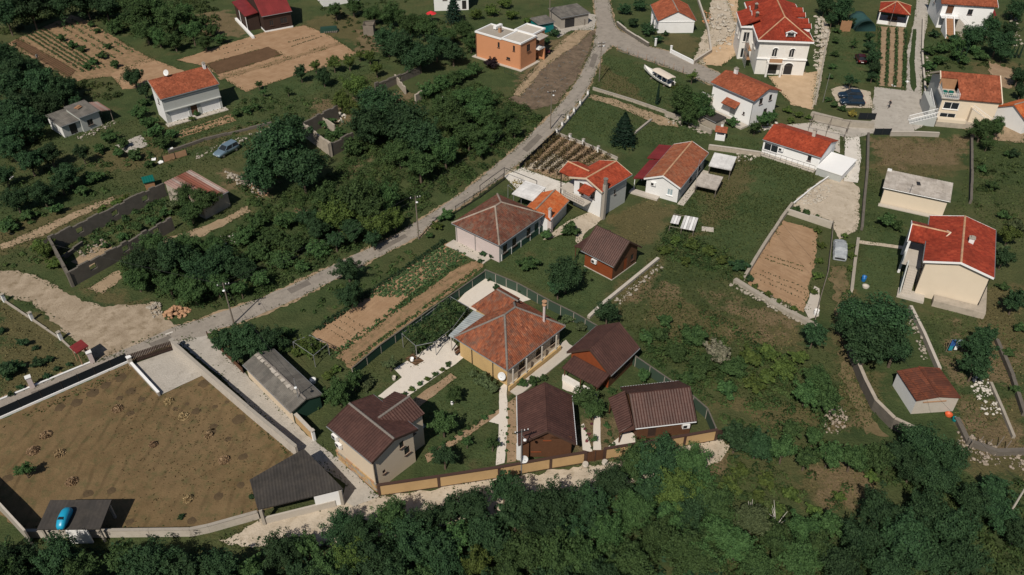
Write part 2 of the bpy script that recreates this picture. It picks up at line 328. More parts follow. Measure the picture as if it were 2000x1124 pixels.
TONES = {
 'lawn': [  # mown or even green
  [(960, 520), (1070, 460), (1110, 430), (1130, 470), (1190, 560), (1150, 610), (1000, 545)],
  [(800, 790), (915, 705), (985, 760), (975, 800), (850, 860)], [(880, 915), (975, 830), (980, 905), (890, 925)],
  [(1675, 480), (1755, 490), (1750, 560), (1700, 570), (1670, 560)], [(1700, 430), (1775, 450), (1765, 480), (1690, 470)],
  [(1100, 215), (1170, 195), (1240, 240), (1385, 255), (1380, 275), (1270, 280), (1220, 305), (1190, 290), (1110, 260)],
  [(1170, 100), (1330, 145), (1370, 200), (1300, 215), (1160, 170)], [(1620, 60), (1710, 60), (1705, 165), (1630, 165)],
  [(1400, 265), (1500, 280), (1600, 345), (1540, 400), (1490, 470), (1430, 540), (1290, 460), (1340, 380), (1390, 330), (1440, 320)],
  [(470, 190), (700, 120), (760, 130), (590, 190), (450, 230)], [(1790, 80), (1960, 80), (1960, 100), (1800, 130)],
  [(725, 700), (780, 735), (740, 765), (690, 740)], [(1410, 255), (1440, 265), (1490, 280), (1470, 290), (1410, 285)], [(330, 250), (500, 215), (470, 300), (330, 310)]],
 'dry': [
  [(1190, 430), (1260, 385), (1320, 405), (1290, 470), (1240, 490)], [(1160, 170), (1290, 210), (1200, 130), (1180, 110)],
  [(0, 585), (140, 680), (190, 705), (0, 780)], [(1200, 560), (1270, 515), (1300, 500), (1250, 580), (1190, 620)],
  [(1250, 560), (1560, 640), (1570, 690), (1420, 680), (1260, 640)], [(1640, 560), (1670, 540), (1680, 690), (1730, 800), (1690, 830), (1640, 780), (1640, 690)],
  [(1380, 330), (1450, 300), (1480, 310), (1420, 420), (1350, 470)], [(1705, 270), (1890, 270), (1890, 330), (1830, 350), (1710, 330)],
  [(1860, 780), (2000, 780), (2000, 960), (1880, 900)], [(1580, 900), (1700, 930), (1700, 990), (1620, 1000), (1560, 940)],
  [(0, 440), (220, 385), (240, 400), (60, 480), (0, 500)], [(330, 290), (480, 240), (530, 250), (380, 290)], [(1900, 120), (2000, 130), (2000, 175), (1930, 160)],
  [(1900, 560), (2000, 560), (2000, 760), (1930, 700)], [(1350, 860), (1420, 850), (1440, 900), (1390, 920)], [(1275, 70), (1340, 68), (1380, 90), (1330, 110)],
  [(160, 560), (310, 580), (310, 600), (190, 600)], [(560, 60), (650, 20), (720, 40), (700, 90)], [(600, 480), (650, 440), (640, 480)],
  [(200, 300), (340, 240), (330, 320), (220, 330)], [(1390, 780), (1640, 800), (1700, 850), (1500, 840)], [(1270, 620), (1420, 600), (1440, 640), (1300, 660)]],
 'soil': [
  [(1200, 590), (1270, 535), (1290, 545), (1230, 600)], [(1590, 910), (1680, 935), (1680, 985), (1620, 985)], [(1000, 190), (1060, 80), (1150, 60), (1160, 100), (1100, 190), (1030, 215)],
  [(1640, 830), (1690, 800), (1700, 840), (1640, 850)], [(690, 60), (740, 50), (760, 100), (700, 105)], [(1380, 570), (1420, 570), (1590, 640), (1500, 640)],
  [(1340, 880), (1430, 870), (1420, 930), (1360, 920)], [(380, 30), (440, 20), (480, 70), (400, 70)], [(1840, 630), (1870, 640), (1890, 740), (1860, 760)],
  [(985, 680), (1100, 650), (1110, 700), (1010, 760)], [(1130, 820), (1200, 820), (1220, 880), (1140, 890)], [(1920, 640), (1990, 690), (1980, 750), (1930, 740)],
  [(600, 200), (800, 180), (820, 210), (640, 250)], [(1705, 272), (1890, 272), (1888, 312), (1830, 335), (1720, 318)], [(1740, 270), (1770, 272), (1775, 330), (1750, 325)], [(1285, 540), (1330, 560), (1300, 590), (1260, 580)], [(1440, 640), (1520, 650), (1490, 680), (1430, 670)], [(440, 330), (510, 350), (520, 385), (470, 370)], [(1560, 130), (1600, 150), (1590, 215), (1540, 200), (1520, 160)],
  [(1860, 800), (2000, 840), (2000, 900), (1900, 870)], [(700, 310), (720, 330), (690, 340)], [(590, 400), (630, 400), (610, 425)]]}
xs = np.concatenate([[-3000, -900, -350], np.arange(-190, 190.1, 0.8), [350, 900, 3000]])
ys = np.concatenate([[-900, -120], np.arange(10, 300.1, 0.8), [450, 1000, 4000]])
gx, gy = np.meshgrid(xs, ys); fx, fy = gx.ravel(), gy.ravel(); nx, ny = len(xs), len(ys)
me = bpy.data.meshes.new('ground'); idx = np.arange(nx*ny).reshape(ny, nx)
quads = np.stack([idx[:-1, :-1], idx[:-1, 1:], idx[1:, 1:], idx[1:, :-1]], -1).reshape(-1, 4)
me.vertices.add(nx*ny); me.vertices.foreach_set('co', np.stack([fx, fy, np.zeros_like(fx)], -1).ravel())
me.loops.add(quads.size); me.loops.foreach_set('vertex_index', quads.ravel()); me.polygons.add(len(quads))
me.polygons.foreach_set('loop_start', np.arange(0, quads.size, 4)); me.polygons.foreach_set('loop_total', np.full(len(quads), 4)); me.update()
wob = 0.9*np.sin(fx*0.35+1.3*np.sin(fy*0.21))+0.7*np.sin(fy*0.43+fx*0.17)
for key, polys in TONES.items():
    v = np.zeros(fx.shape, np.float32)
    for p in polys: v = np.maximum(v, softmask(fx+wob, fy+wob*0.7, [tuple(q)[:2] for q in gp(*p)], 2.2))
    at = me.attributes.new(key, 'FLOAT', 'POINT'); at.data.foreach_set('value', v)
m, t, b = _new('ground'); o_ = coord(t)
def attr(t, n): a = t.nodes.new('ShaderNodeAttribute'); a.attribute_name = n; return a.outputs['Fac']
n1, n2, n3 = noise(t, 0.055, 5, o_), noise(t, 0.4, 6, o_, 0.65), noise(t, 3.5, 5, o_, 0.7)
grass = mixc(t, ramp(t, n2, [(0.3, 0.0), (0.75, 1.0)]), (0.033, 0.055, 0.02), (0.082, 0.108, 0.041))
grass = mixc(t, ramp(t, n1, [(0.44, 0.0), (0.68, 0.7)]), grass, (0.125, 0.112, 0.05))
lawn = mixc(t, ramp(t, n2, [(0.35, 0.0), (0.7, 1.0)]), (0.042, 0.076, 0.028), (0.082, 0.112, 0.043))
lawn = mixc(t, mth(t, 'MULTIPLY', ramp(t, n1, [(0.4, 0.0), (0.7, 1.0)]), 0.5), lawn, (0.10, 0.122, 0.05))
dry = mixc(t, n2, (0.09, 0.075, 0.034), (0.20, 0.145, 0.075))
soil = mixc(t, n2, (0.13, 0.085, 0.05), (0.30, 0.21, 0.13))
def edge(t, a, amp=0.55):                            # ragged blend: mask pushed about by noise
    return ramp(t, mth(t, 'ADD', a, mth(t, 'MULTIPLY', mth(t, 'SUBTRACT', n2, 0.5), amp*2)), [(0.38, 0.0), (0.64, 1.0)])
c = mixc(t, edge(t, attr(t, 'lawn'), 0.3), grass, lawn)
c = mixc(t, mth(t, 'MULTIPLY', edge(t, attr(t, 'dry'), 0.9), 0.75), c, dry)
c = mixc(t, mth(t, 'MULTIPLY', edge(t, attr(t, 'soil'), 1.0), 0.85), c, soil)
worn = ramp(t, noise(t, 0.17, 7, o_, 0.72), [(0.56, 0.0), (0.68, 1.0)])
c = mixc(t, mth(t, 'MULTIPLY', worn, 0.6), c, dry)
n4 = noise(t, 14, 4, o_, 0.75)
c = mixc(t, mth(t, 'MULTIPLY', ramp(t, n3, [(0.32, 0.0), (0.68, 1.0)]), 0.5), c, (0.02, 0.031, 0.013))
c = mixc(t, mth(t, 'MULTIPLY', ramp(t, n4, [(0.4, 0.0), (0.7, 1.0)]), 0.28), c, (0.105, 0.138, 0.062))
t.links.new(c, b.inputs['Base Color']); b.inputs['Roughness'].default_value = 0.95; b.inputs['Specular IOR Level'].default_value = 0.1
bump(t, b, mth(t, 'ADD', n3, n2), 0.9, 0.25)
me.materials.append(m); ground = bpy.data.objects.new('ground', me); COL.objects.link(ground); ground['kind'] = 'structure'

# ------------------------------------------------------------------ sheet materials
def soilmat(name, a, b_, furrow=None, amt=0.4, weed=None, weed_amt=0.4, fs=0.9):
    m, t, b = _new(name); o = coord(t); n2 = noise(t, 0.5, 6, o, 0.65); n3 = noise(t, 5, 4, o, 0.7)
    c = mixc(t, ramp(t, n2, [(0.3, 0.0), (0.72, 1.0)]), a, b_)
    h = n3
    if furrow and furrow < 0.7:
        mp = t.nodes.new('ShaderNodeMapping'); mp.inputs['Scale'].default_value = (0.12, 1.0, 1.0); t.links.new(o, mp.inputs[0])
        st = noise(t, 1.3/furrow, 4, mp.outputs[0], 0.6); c = mixc(t, mth(t, 'MULTIPLY', ramp(t, st, [(0.4, 0.0), (0.65, 1.0)]), amt*2.2), c, mul(a, 0.55)); h = mth(t, 'SUBTRACT', n3, st)
    elif furrow:
        wv = N(t, 'ShaderNodeTexWave', wave_type='BANDS', bands_direction='Y', Scale=0.314/furrow*1.6, Distortion=1.2 if furrow < 2 else 9.0, Detail=2.0 if furrow < 2 else 3.0); wv.inputs['Detail Scale'].default_value = 1.5 if furrow < 2 else 0.35
        t.links.new(o, wv.inputs['Vector'])
        if furrow < 2: c = mixc(t, mth(t, 'MULTIPLY', wv.outputs['Fac'], amt), c, mul(a, 0.45)); h = mth(t, 'SUBTRACT', n3, wv.outputs['Fac'])
        else:                                       # thin curved swathes left by mowing, broken up
            ln = mth(t, 'MULTIPLY', ramp(t, wv.outputs['Fac'], [(0.72, 0.0), (0.97, 1.0)]), ramp(t, noise(t, 0.22, 4, o), [(0.42, 0.0), (0.6, 1.0)]))
            c = mixc(t, mth(t, 'MULTIPLY', ln, 0.6), c, mul(a, 0.5)); c = mixc(t, mth(t, 'MULTIPLY', ramp(t, noise(t, 0.09, 5, o), [(0.4, 0.0), (0.65, 1.0)]), 0.45), c, (0.20, 0.142, 0.08))
    if weed:
        k = ramp(t, noise(t, 0.9, 7, o, 0.75), [(0.5, 0.0), (0.66, 1.0)]); c = mixc(t, mth(t, 'MULTIPLY', k, weed_amt), c, weed)
    c = mixc(t, mth(t, 'MULTIPLY', n3, fs*0.4), c, mul(a, 0.5))
    t.links.new(c, b.inputs['Base Color']); b.inputs['Roughness'].default_value = 0.95; b.inputs['Specular IOR Level'].default_value = 0.1
    bump(t, b, h, 0.6, 0.12); return m
soilmat('tilled', (0.31, 0.195, 0.115), (0.44, 0.30, 0.19), furrow=0.5, amt=0.12)
soilmat('tilled_dark', (0.12, 0.072, 0.042), (0.19, 0.115, 0.068), furrow=0.75, amt=0.6)
soilmat('tilled_weedy', (0.26, 0.17, 0.10), (0.36, 0.24, 0.145), furrow=0.6, amt=0.18, weed=(0.055, 0.08, 0.03), weed_amt=0.75)
soilmat('bare_earth', (0.26, 0.175, 0.11), (0.42, 0.31, 0.21), weed=(0.10, 0.085, 0.045), weed_amt=0.5)
soilmat('sand_yard', (0.46, 0.33, 0.21), (0.62, 0.46, 0.31))
soilmat('dirt_track', (0.27, 0.20, 0.13), (0.44, 0.33, 0.225), weed=(0.10, 0.09, 0.045), weed_amt=0.55)
soilmat('gravel', (0.26, 0.205, 0.145), (0.47, 0.39, 0.30), weed=(0.19, 0.145, 0.09), weed_amt=0.75)
soilmat('lane_dust', (0.42, 0.36, 0.285), (0.6, 0.525, 0.43), weed=(0.27, 0.22, 0.15), weed_amt=0.6)
soilmat('asphalt', (0.255, 0.23, 0.2), (0.34, 0.305, 0.268), weed=(0.19, 0.17, 0.15), weed_amt=0.6, fs=0.4)
soilmat('grassy_track', (0.12, 0.095, 0.05), (0.23, 0.175, 0.10), weed=(0.055, 0.075, 0.03), weed_amt=0.85)
soilmat('old_asphalt', (0.15, 0.135, 0.12), (0.22, 0.195, 0.17), fs=0.6)
soilmat('dry_meadow', (0.11, 0.077, 0.039), (0.20, 0.138, 0.072), furrow=2.2, amt=0.3, weed=(0.085, 0.088, 0.04), weed_amt=0.75, fs=0.35)
soilmat('scorched', (0.075, 0.055, 0.034), (0.13, 0.092, 0.052))
soilmat('dark_lawn', (0.030, 0.052, 0.020), (0.05, 0.075, 0.028))
soilmat('brown_bank', (0.10, 0.075, 0.055), (0.24, 0.18, 0.13), weed=(0.06, 0.055, 0.03), weed_amt=0.6)
soilmat('slab', (0.36, 0.335, 0.30), (0.46, 0.43, 0.39), weed=(0.27, 0.25, 0.22), weed_amt=0.7, fs=0.4)
soilmat('white_slab', (0.55, 0.52, 0.48), (0.70, 0.67, 0.62), weed=(0.4, 0.37, 0.32), weed_amt=0.6, fs=0.3)

# ------------------------------------------------------------------ roads, yards, fields   (name, material, z, ragged, pixels, furrow direction)
RU = [(-90, 812), (0, 781), (184, 706), (262, 675), (344, 638), (374, 630), (500, 587), (570, 557), (649, 520), (687, 501), (767, 464), (855, 408), (900, 379), (1000, 297), (1072, 229), (1110, 185), (1128, 157), (1146, 120), (1160, 85), (1165, 48), (1160, 0), (1150, -70)]
RL = [(1190, -70), (1190, 0), (1197, 34), (1205, 56), (1267, 91), (1307, 101), (1352, 119), (1440, 160), (1430, 184), (1334, 142), (1214, 100), (1197, 89), (1176, 108), (1164, 140), (1144, 181), (1083, 256), (1035, 303), (980, 347), (938, 375), (900, 403), (847, 434), (818, 462), (708, 518), (655, 545), (588, 581), (500, 619), (459, 634), (427, 642), (400, 658), (336, 672), (248, 705), (0, 806), (-90, 842)]
FRINGE = []
def SH(name, m, z, rag, pix, d=None):
    if name not in ('patio', 'terrace', 'verge', 'driveway') and m not in ('white_paving', 'dry_meadow'): FRINGE.append(gp(*pix))
    SH.n = getattr(SH, 'n', 0)+1; z += 0.0006*SH.n
    return ngon_sheet(name, gp(*pix), z, m, rag, ang=pang(*d) if d else None)
road = SH('road', 'asphalt', 0.04, 0.12, RU+RL, ((457, 617), (690, 507)))
# dusty shoulder under the road edge, and repaired patches in the surface
def grow(pts_, d):
    n = len(pts_); a = sum(pts_[i].x*pts_[(i+1) % n].y-pts_[(i+1) % n].x*pts_[i].y for i in range(n)); out = []
    for i in range(n): e = (pts_[(i+1) % n]-pts_[i-1]).normalized(); out.append(pts_[i]+Vector((e.y, -e.x, 0))*d*(1 if a > 0 else -1))
    return out
ngon_sheet('road_shoulder', grow(gp(*(RU+RL)), 0.3), 0.022, 'dirt_track', 0.3, 0.35)
rinv = (Matrix.Translation(road.location) @ Matrix.Rotation(road.rotation_euler.z, 4, 'Z')).inverted()
for pp, mm in (([(560, 566), (600, 548), (608, 556), (570, 574)], 'old_asphalt'), ([(735, 488), (790, 458), (796, 463), (742, 494)], 'old_asphalt'), ([(1020, 292), (1050, 262), (1060, 268), (1030, 298)], 'old_asphalt'), ([(1150, 130), (1158, 105), (1168, 108), (1160, 134)], 'old_asphalt'), ([(290, 672), (330, 656), (340, 664), (300, 680)], 'old_asphalt'), ([(60, 768), (120, 745), (126, 752), (66, 776)], 'old_asphalt'), ([(322, 653), (337, 648), (338, 650), (324, 655)], 'white_slab')):
    o = ngon_sheet('repair_patch' if mm != 'white_slab' else 'painted_dash', gp(*pp), 0.045, mm, 0.06, parent=road); o.matrix_parent_inverse = rinv
SH('gravel_yard', 'gravel', 0.03, 0.3, [(-40, 525), (30, 528), (90, 548), (150, 582), (205, 600), (310, 590), (318, 622), (350, 640), (262, 682), (185, 710), (150, 675), (110, 632), (60, 592), (-40, 562)])
SH('alley', 'slab', 0.05, 0.1, [(345, 668), (405, 655), (470, 722), (540, 790), (600, 850), (640, 880), (742, 970), (690, 992), (672, 978), (676, 945), (575, 880), (430, 735), (372, 690)])
SH('lane', 'lane_dust', 0.03, 0.35, [(430, 1060), (520, 1010), (670, 982), (740, 969), (830, 957), (1000, 930), (1150, 912), (1230, 893), (1400, 858), (1430, 870), (1400, 905), (1240, 945), (1100, 985), (950, 1010), (800, 1040), (700, 1060), (560, 1075)])
SH('driveway', 'slab', 0.05, 0.03, [(262, 712), (343, 682), (396, 734), (313, 773)])
meadow = SH('field', 'dry_meadow', 0.02, 0.2, [(-60, 848), (252, 709), (310, 775), (400, 733), (580, 888), (640, 960), (500, 1005), (370, 1036), (50, 1040), (-60, 960)], ((200, 1000), (330, 770)))
# ploughed plots top left and centre
SH('field', 'tilled_weedy', 0.03, 0.25, [(13, 86), (139, 29), (170, 40), (250, 90), (300, 118), (215, 150), (140, 160)], ((60, 75), (170, 150)))
SH('field', 'tilled_dark', 0.05, 0.15, [(22, 84), (36, 76), (150, 138), (135, 153)], ((30, 80), (140, 145)))
SH('field', 'tilled', 0.03, 0.2, [(215, 145), (295, 114), (360, 140), (300, 170), (240, 175)], ((215, 145), (295, 114)))
SH('field', 'tilled', 0.03, 0.2, [(345, 118), (520, 62), (595, 50), (640, 68), (697, 105), (640, 130), (570, 150), (480, 180), (430, 150), (400, 130)], ((400, 135), (640, 60)))
SH('field', 'tilled_dark', 0.05, 0.2, [(405, 125), (525, 92), (552, 108), (425, 147)], ((405, 125), (525, 92)))
SH('field', 'tilled_weedy', 0.045, 0.2, [(425, 152), (545, 118), (662, 83), (668, 87), (548, 123), (430, 157)], ((425, 152), (545, 118)))
SH('field', 'tilled', 0.03, 0.15, [(335, 262), (450, 224), (462, 236), (350, 270)], ((335, 262), (450, 224)))
SH('vegetable_plot', 'tilled', 0.03, 0.15, [(607, 652), (760, 545), (880, 472), (922, 490), (790, 585), (700, 668), (655, 688)], ((640, 660), (880, 480)))
SH('garden_strip', 'tilled_weedy', 0.03, 0.2, [(655, 695), (770, 610), (900, 520), (940, 505), (945, 522), (830, 610), (690, 725)], ((655, 695), (900, 520)))
SH('vegetable_plot', 'tilled', 0.03, 0.2, [(1530, 432), (1598, 450), (1590, 520), (1570, 610), (1460, 555), (1475, 505)], ((1460, 545), (1560, 600)))
SH('vineyard', 'bare_earth', 0.03, 0.2, [(1018, 330), (1090, 262), (1165, 290), (1195, 310), (1145, 345), (1105, 355)], ((1035, 335), (1110, 275)))
SH('bank', 'brown_bank', 0.03, 0.4, [(995, 195), (1060, 115), (1130, 60), (1162, 60), (1158, 92), (1125, 158), (1085, 205), (1040, 215)], ((1010, 190), (1120, 70)))
SH('bank', 'dirt_track', 0.05, 0.3, [(1000, 185), (1060, 115), (1125, 58), (1160, 55), (1130, 85), (1065, 130), (1015, 190)], ((1010, 190), (1120, 70)))
# tracks
SH('path', 'dirt_track', 0.03, 0.3, [(0, 478), (90, 440), (180, 400), (220, 385), (225, 392), (150, 428), (60, 470), (0, 490)])
SH('path', 'dirt_track', 0.03, 0.3, [(310, 470), (380, 450), (440, 425), (485, 402), (488, 412), (440, 440), (380, 470), (325, 482)])
SH('path', 'dirt_track', 0.03, 0.3, [(170, 565), (230, 530), (240, 545), (200, 575)])
SH('path', 'dirt_track', 0.03, 0.25, [(1155, 185), (1200, 195), (1260, 215), (1320, 240), (1325, 250), (1290, 245), (1200, 207), (1150, 192)])
SH('path', 'lane_dust', 0.05, 0.2, [(1080, 300), (1140, 330), (1130, 355), (1000, 330), (985, 345)])
SH('yard', 'white_slab', 0.06, 0.05, [(985, 345), (1018, 328), (1050, 340), (1112, 362), (1100, 395), (1010, 372)])
SH('yard', 'lane_dust', 0.06, 0.1, [(1060, 470), (1110, 432), (1165, 410), (1175, 430), (1140, 460), (1135, 480), (1125, 475), (1125, 450), (1080, 465)])
SH('patio', 'white_paving', 0.05, 0.03, [(738, 775), (785, 738), (770, 722), (820, 690), (870, 655), (890, 672), (905, 700), (890, 712), (840, 745), (775, 790)])
SH('patio', 'white_paving', 0.05, 0.03, [(893, 590), (945, 533), (985, 552), (1040, 585), (990, 600), (930, 610)])
SH('flower_bed', 'tilled_dark', 0.08, 0.05, [(790, 702), (806, 692), (828, 706), (812, 716)])
SH('footpath', 'white_paving', 0.05, 0.05, [(975, 760), (990, 745), (992, 830), (985, 905), (968, 910), (975, 830)])
SH('footpath', 'white_paving', 0.05, 0.05, [(955, 825), (978, 806), (976, 830)])
SH('footpath', 'white_paving', 0.05, 0.04, [(1160, 812), (1172, 812), (1174, 880), (1158, 880)])
SH('footpath', 'white_paving', 0.05, 0.04, [(1135, 830), (1140, 828), (1158, 885), (1138, 880)])
SH('patio', 'white_paving', 0.05, 0.04, [(1180, 880), (1225, 840), (1240, 850), (1240, 880), (1200, 890)])
SH('patio', 'white_paving', 0.05, 0.1, [(1098, 745), (1170, 780), (1165, 790), (1100, 760)])
SH('footpath', 'bare_earth', 0.04, 0.1, [(800, 785), (880, 730), (893, 738), (812, 800)])
SH('footpath', 'bare_earth', 0.04, 0.12, [(830, 890), (975, 800), (980, 808), (835, 905)])
SH('flower_bed', 'bare_earth', 0.03, 0.1, [(990, 790), (1008, 775), (1012, 900), (990, 905)])
SH('terrace', 'pale_concrete', 0.06, 0.03, [(990, 745), (1105, 665), (1112, 674), (1000, 757)])
# right side
SH('yard', 'lane_dust', 0.04, 0.2, [(1545, 400), (1600, 355), (1645, 340), (1680, 370), (1675, 450), (1640, 470), (1620, 430), (1560, 415)])
SH('lane', 'white_slab', 0.05, 0.08, [(1650, 270), (1678, 268), (1682, 310), (1675, 358), (1648, 355), (1650, 320)])
SH('yard', 'slab', 0.04, 0.1, [(1708, 170), (1770, 178), (1800, 190), (1825, 235), (1780, 260), (1700, 262), (1660, 275), (1595, 245), (1590, 235), (1700, 240)])
SH('lane', 'slab', 0.035, 0.1, [(1770, 180), (1772, 100), (1785, 40), (1795, -30), (1815, -30), (1812, 40), (1802, 90), (1800, 190)])
SH('verge', 'dark_lawn', 0.06, 0.08, [(1783, 58), (1790, 58), (1786, 120), (1790, 170), (1785, 181), (1778, 170), (1776, 120)])
SH('yard', 'sand_yard', 0.03, 0.3, [(1500, 150), (1600, 140), (1598, 170), (1585, 215), (1545, 205), (1520, 175)])
SH('yard', 'lane_dust', 0.03, 0.3, [(1370, 110), (1440, 60), (1420, 0), (1390, 0), (1380, 50), (1355, 118), (1380, 130)])
SH('yard', 'sand_yard', 0.025, 0.3, [(1390, -20), (1440, -20), (1445, 100), (1410, 130), (1365, 125), (1385, 60)])
SH('path', 'lane_dust', 0.04, 0.15, [(1605, 30), (1622, 60), (1612, 110), (1598, 190), (1585, 215), (1592, 170), (1603, 100)])
SH('yard', 'lane_dust', 0.05, 0.15, [(1622, 175), (1650, 168), (1700, 180), (1705, 212), (1640, 212)])
SH('plot', 'bare_earth', 0.03, 0.1, [(1716, 52), (1770, 55), (1765, 172), (1712, 168)], ((1740, 170), (1743, 55)))
SH('footpath', 'lane_dust', 0.05, 0.05, [(1672, 470), (1765, 482), (1765, 488), (1672, 476)])
SH('track', 'grassy_track', 0.03, 0.5, [(1622, 520), (1652, 520), (1660, 600), (1656, 680), (1676, 755), (1700, 815), (1735, 850), (1690, 850), (1645, 740), (1628, 600)])
SH('terrace', 'pale_concrete', 0.05, 0.1, [(1570, 605), (1590, 560), (1600, 565), (1600, 620), (1580, 625)])
SH('yard', 'pale_concrete', 0.04, 0.05, [(1470, 250), (1590, 240), (1640, 260), (1640, 300), (1560, 262)])
SH('yard', 'dirt_track', 0.03, 0.3, [(1860, 230), (1960, 240), (2000, 250), (2000, 280), (1900, 270)])
SH('yard', 'bare_earth', 0.03, 0.3, [(1930, 120), (1990, 140), (1970, 175), (1935, 165)])
SH('yard', 'slab', 0.035, 0.15, [(1055, 50), (1110, 20), (1165, 30), (1160, 60), (1115, 60), (1090, 75)])
SH('yard', 'slab', 0.045, 0.2, [(225, 285), (275, 265), (292, 285), (250, 300)])
# scorched rings in the dry meadow: pieces of the meadow
inv = (Matrix.Translation(meadow.location) @ Matrix.Rotation(meadow.rotation_euler.z, 4, 'Z')).inverted()
for (px, py, r) in [(236, 738, 14), (207, 753, 13), (182, 768, 15), (150, 787, 14), (117, 797, 13), (256, 765, 12), (276, 781, 9), (234, 778, 9), (398, 750, 14), (365, 790, 6), (383, 804, 11), (420, 795, 7), (444, 786, 6), (467, 820, 15), (418, 834, 10), (412, 845, 12), (343, 799, 7), (475, 893, 11), (471, 948, 10), (427, 970, 12), (218, 959, 10), (172, 965, 12), (253, 1020, 10), (375, 1018, 11), (14, 935, 13), (445, 858, 8), (256, 808, 9)]:
    c0 = G(px, py); rr = r*mpp(px, py)*0.85
    q = [c0+Vector((math.cos(a)*rr*random.uniform(0.75, 1.15), math.sin(a)*rr*random.uniform(0.75, 1.15), 0)) for a in np.linspace(0, 6.28, 15)[:-1]]
    o = ngon_sheet('scorched_patch', q, 0.028, 'scorched', parent=meadow); o.matrix_parent_inverse = inv
# ================================================================== roofs and houses
def roof_slope(parent, pts, m, name='roof_slope', rib=0.24, course=0.37, amp=0.035, step=0.025, t=0.12):
    """pts: eave a, eave b, then the top point(s), counter-clockwise seen from outside; real ribs and lapped courses"""
    P3 = [Vector(p) for p in pts]; u = (P3[1]-P3[0]).normalized(); n = u.cross(P3[-1]-P3[0]).normalized(); v = n.cross(u)
    q = [((p-P3[0]).dot(u), (p-P3[0]).dot(v)) for p in P3]
    us = np.arange(min(x for x, y in q), max(x for x, y in q)+1e-6, rib/2); us = np.append(us, max(x for x, y in q))
    vmax = max(y for x, y in q)
    lines = [0.0]; k = 1
    if course:
        while k*course < vmax: lines += [k*course-0.004, k*course]; k += 1
    lines.append(vmax); M = len(lines)
    def span(x):
        lo, hi = 1e9, -1e9; e = len(q)
        for i in range(e):
            (x1, y1), (x2, y2) = q[i], q[(i+1) % e]
            if abs(x1-x2) < 1e-9:
                if abs(x-x1) < 1e-6: lo = min(lo, y1, y2); hi = max(hi, y1, y2)
                continue
            f = (x-x1)/(x2-x1)
            if -1e-6 <= f <= 1+1e-6: y = y1+(y2-y1)*f; lo = min(lo, y); hi = max(hi, y)
        return lo, max(hi, lo)
    mb = MB(); V = []; UV = []; cl = []
    for i, x in enumerate(us):
        lo, hi = span(x)
        for j, y in enumerate(lines):
            yy = min(max(y, lo), hi); h = (amp if i % 2 else 0.0)
            if course: h += step*(1-((yy/course) % 1.0)) if j % 2 == 0 else 0.0
            V.append(P3[0]+u*x+v*yy+n*h); UV.append((x, yy)); cl.append(yy)
    F = []
    for i in range(len(us)-1):
        for j in range(M-1):
            a, b, c, d = i*M+j, (i+1)*M+j, (i+1)*M+j+1, i*M+j+1
            if cl[d]-cl[a] < 1e-6 and cl[c]-cl[b] < 1e-6: continue
            F.append((a, b, c, d))
    mb.add(V, F, UV); e = len(P3); top = [p-n*0.006 for p in P3]; bot = [p-n*t for p in P3]
    mb.add(top+bot, [tuple(range(2*e-1, e-1, -1))]+[(i, e+i, e+(i+1) % e, (i+1) % e) for i in range(e)], q+q)
    return mb.build(name, m, parent)
def ridge(parent, a, b, m='mortar_ridge', r=0.13, name='ridge_tile_line'):
    a, b = Vector(a), Vector(b); d = (b-a); L = d.length; d.normalize(); s_ = Vector((0, 0, 1)).cross(d)
    if s_.length < 1e-3: return
    s_.normalize(); up = d.cross(s_); mb = MB(); k = max(1, int(L/0.36))
    for i in range(k):
        vs_ = []; us_ = []
        for e, rr in ((i/k, r*1.12), ((i+1)/k, r*0.92)):
            for th in (-1.5, -0.8, 0, 0.8, 1.5): vs_.append(a+d*L*e+s_*math.sin(th)*rr+up*(math.cos(th)*rr-0.02)); us_.append((i*0.4+0.1, 0.1))
        mb.add(vs_, [(j, j+1, j+6, j+5) for j in range(4)]+[(0, 1, 2, 3, 4), (9, 8, 7, 6, 5)], us_)
    return mb.build(name, m, parent)
def wall_face(mb, p0, p1, z0, z1, holes, depth=0.14):
    p0, p1 = Vector((p0[0], p0[1], 0)), Vector((p1[0], p1[1], 0)); d = p1-p0; L = d.length; d.normalize(); inn = Vector((-d.y, d.x, 0))
    us = sorted({0.0, L, *[h[0] for h in holes], *[h[0]+h[2] for h in holes]}); zs = sorted({z0, z1, *[h[1] for h in holes], *[h[1]+h[3] for h in holes]})
    at = lambda u, z, k=0.0: p0+d*u+inn*k+Vector((0, 0, z))
    for i in range(len(us)-1):
        for j in range(len(zs)-1):
            cu, cz = (us[i]+us[i+1])/2, (zs[j]+zs[j+1])/2
            if any(h[0] < cu < h[0]+h[2] and h[1] < cz < h[1]+h[3] for h in holes): continue
            mb.add([at(us[i], zs[j]), at(us[i+1], zs[j]), at(us[i+1], zs[j+1]), at(us[i], zs[j+1])], [(0, 1, 2, 3)])
    for u0, zz, w_, h_ in holes:
        c = [(u0, zz), (u0+w_, zz), (u0+w_, zz+h_), (u0, zz+h_)]
        for k in range(4):
            (a, b), (e, f) = c[k], c[(k+1) % 4]; mb.add([at(a, b), at(a, b, depth), at(e, f, depth), at(e, f)], [(0, 1, 2, 3)])
    return p0, d, inn
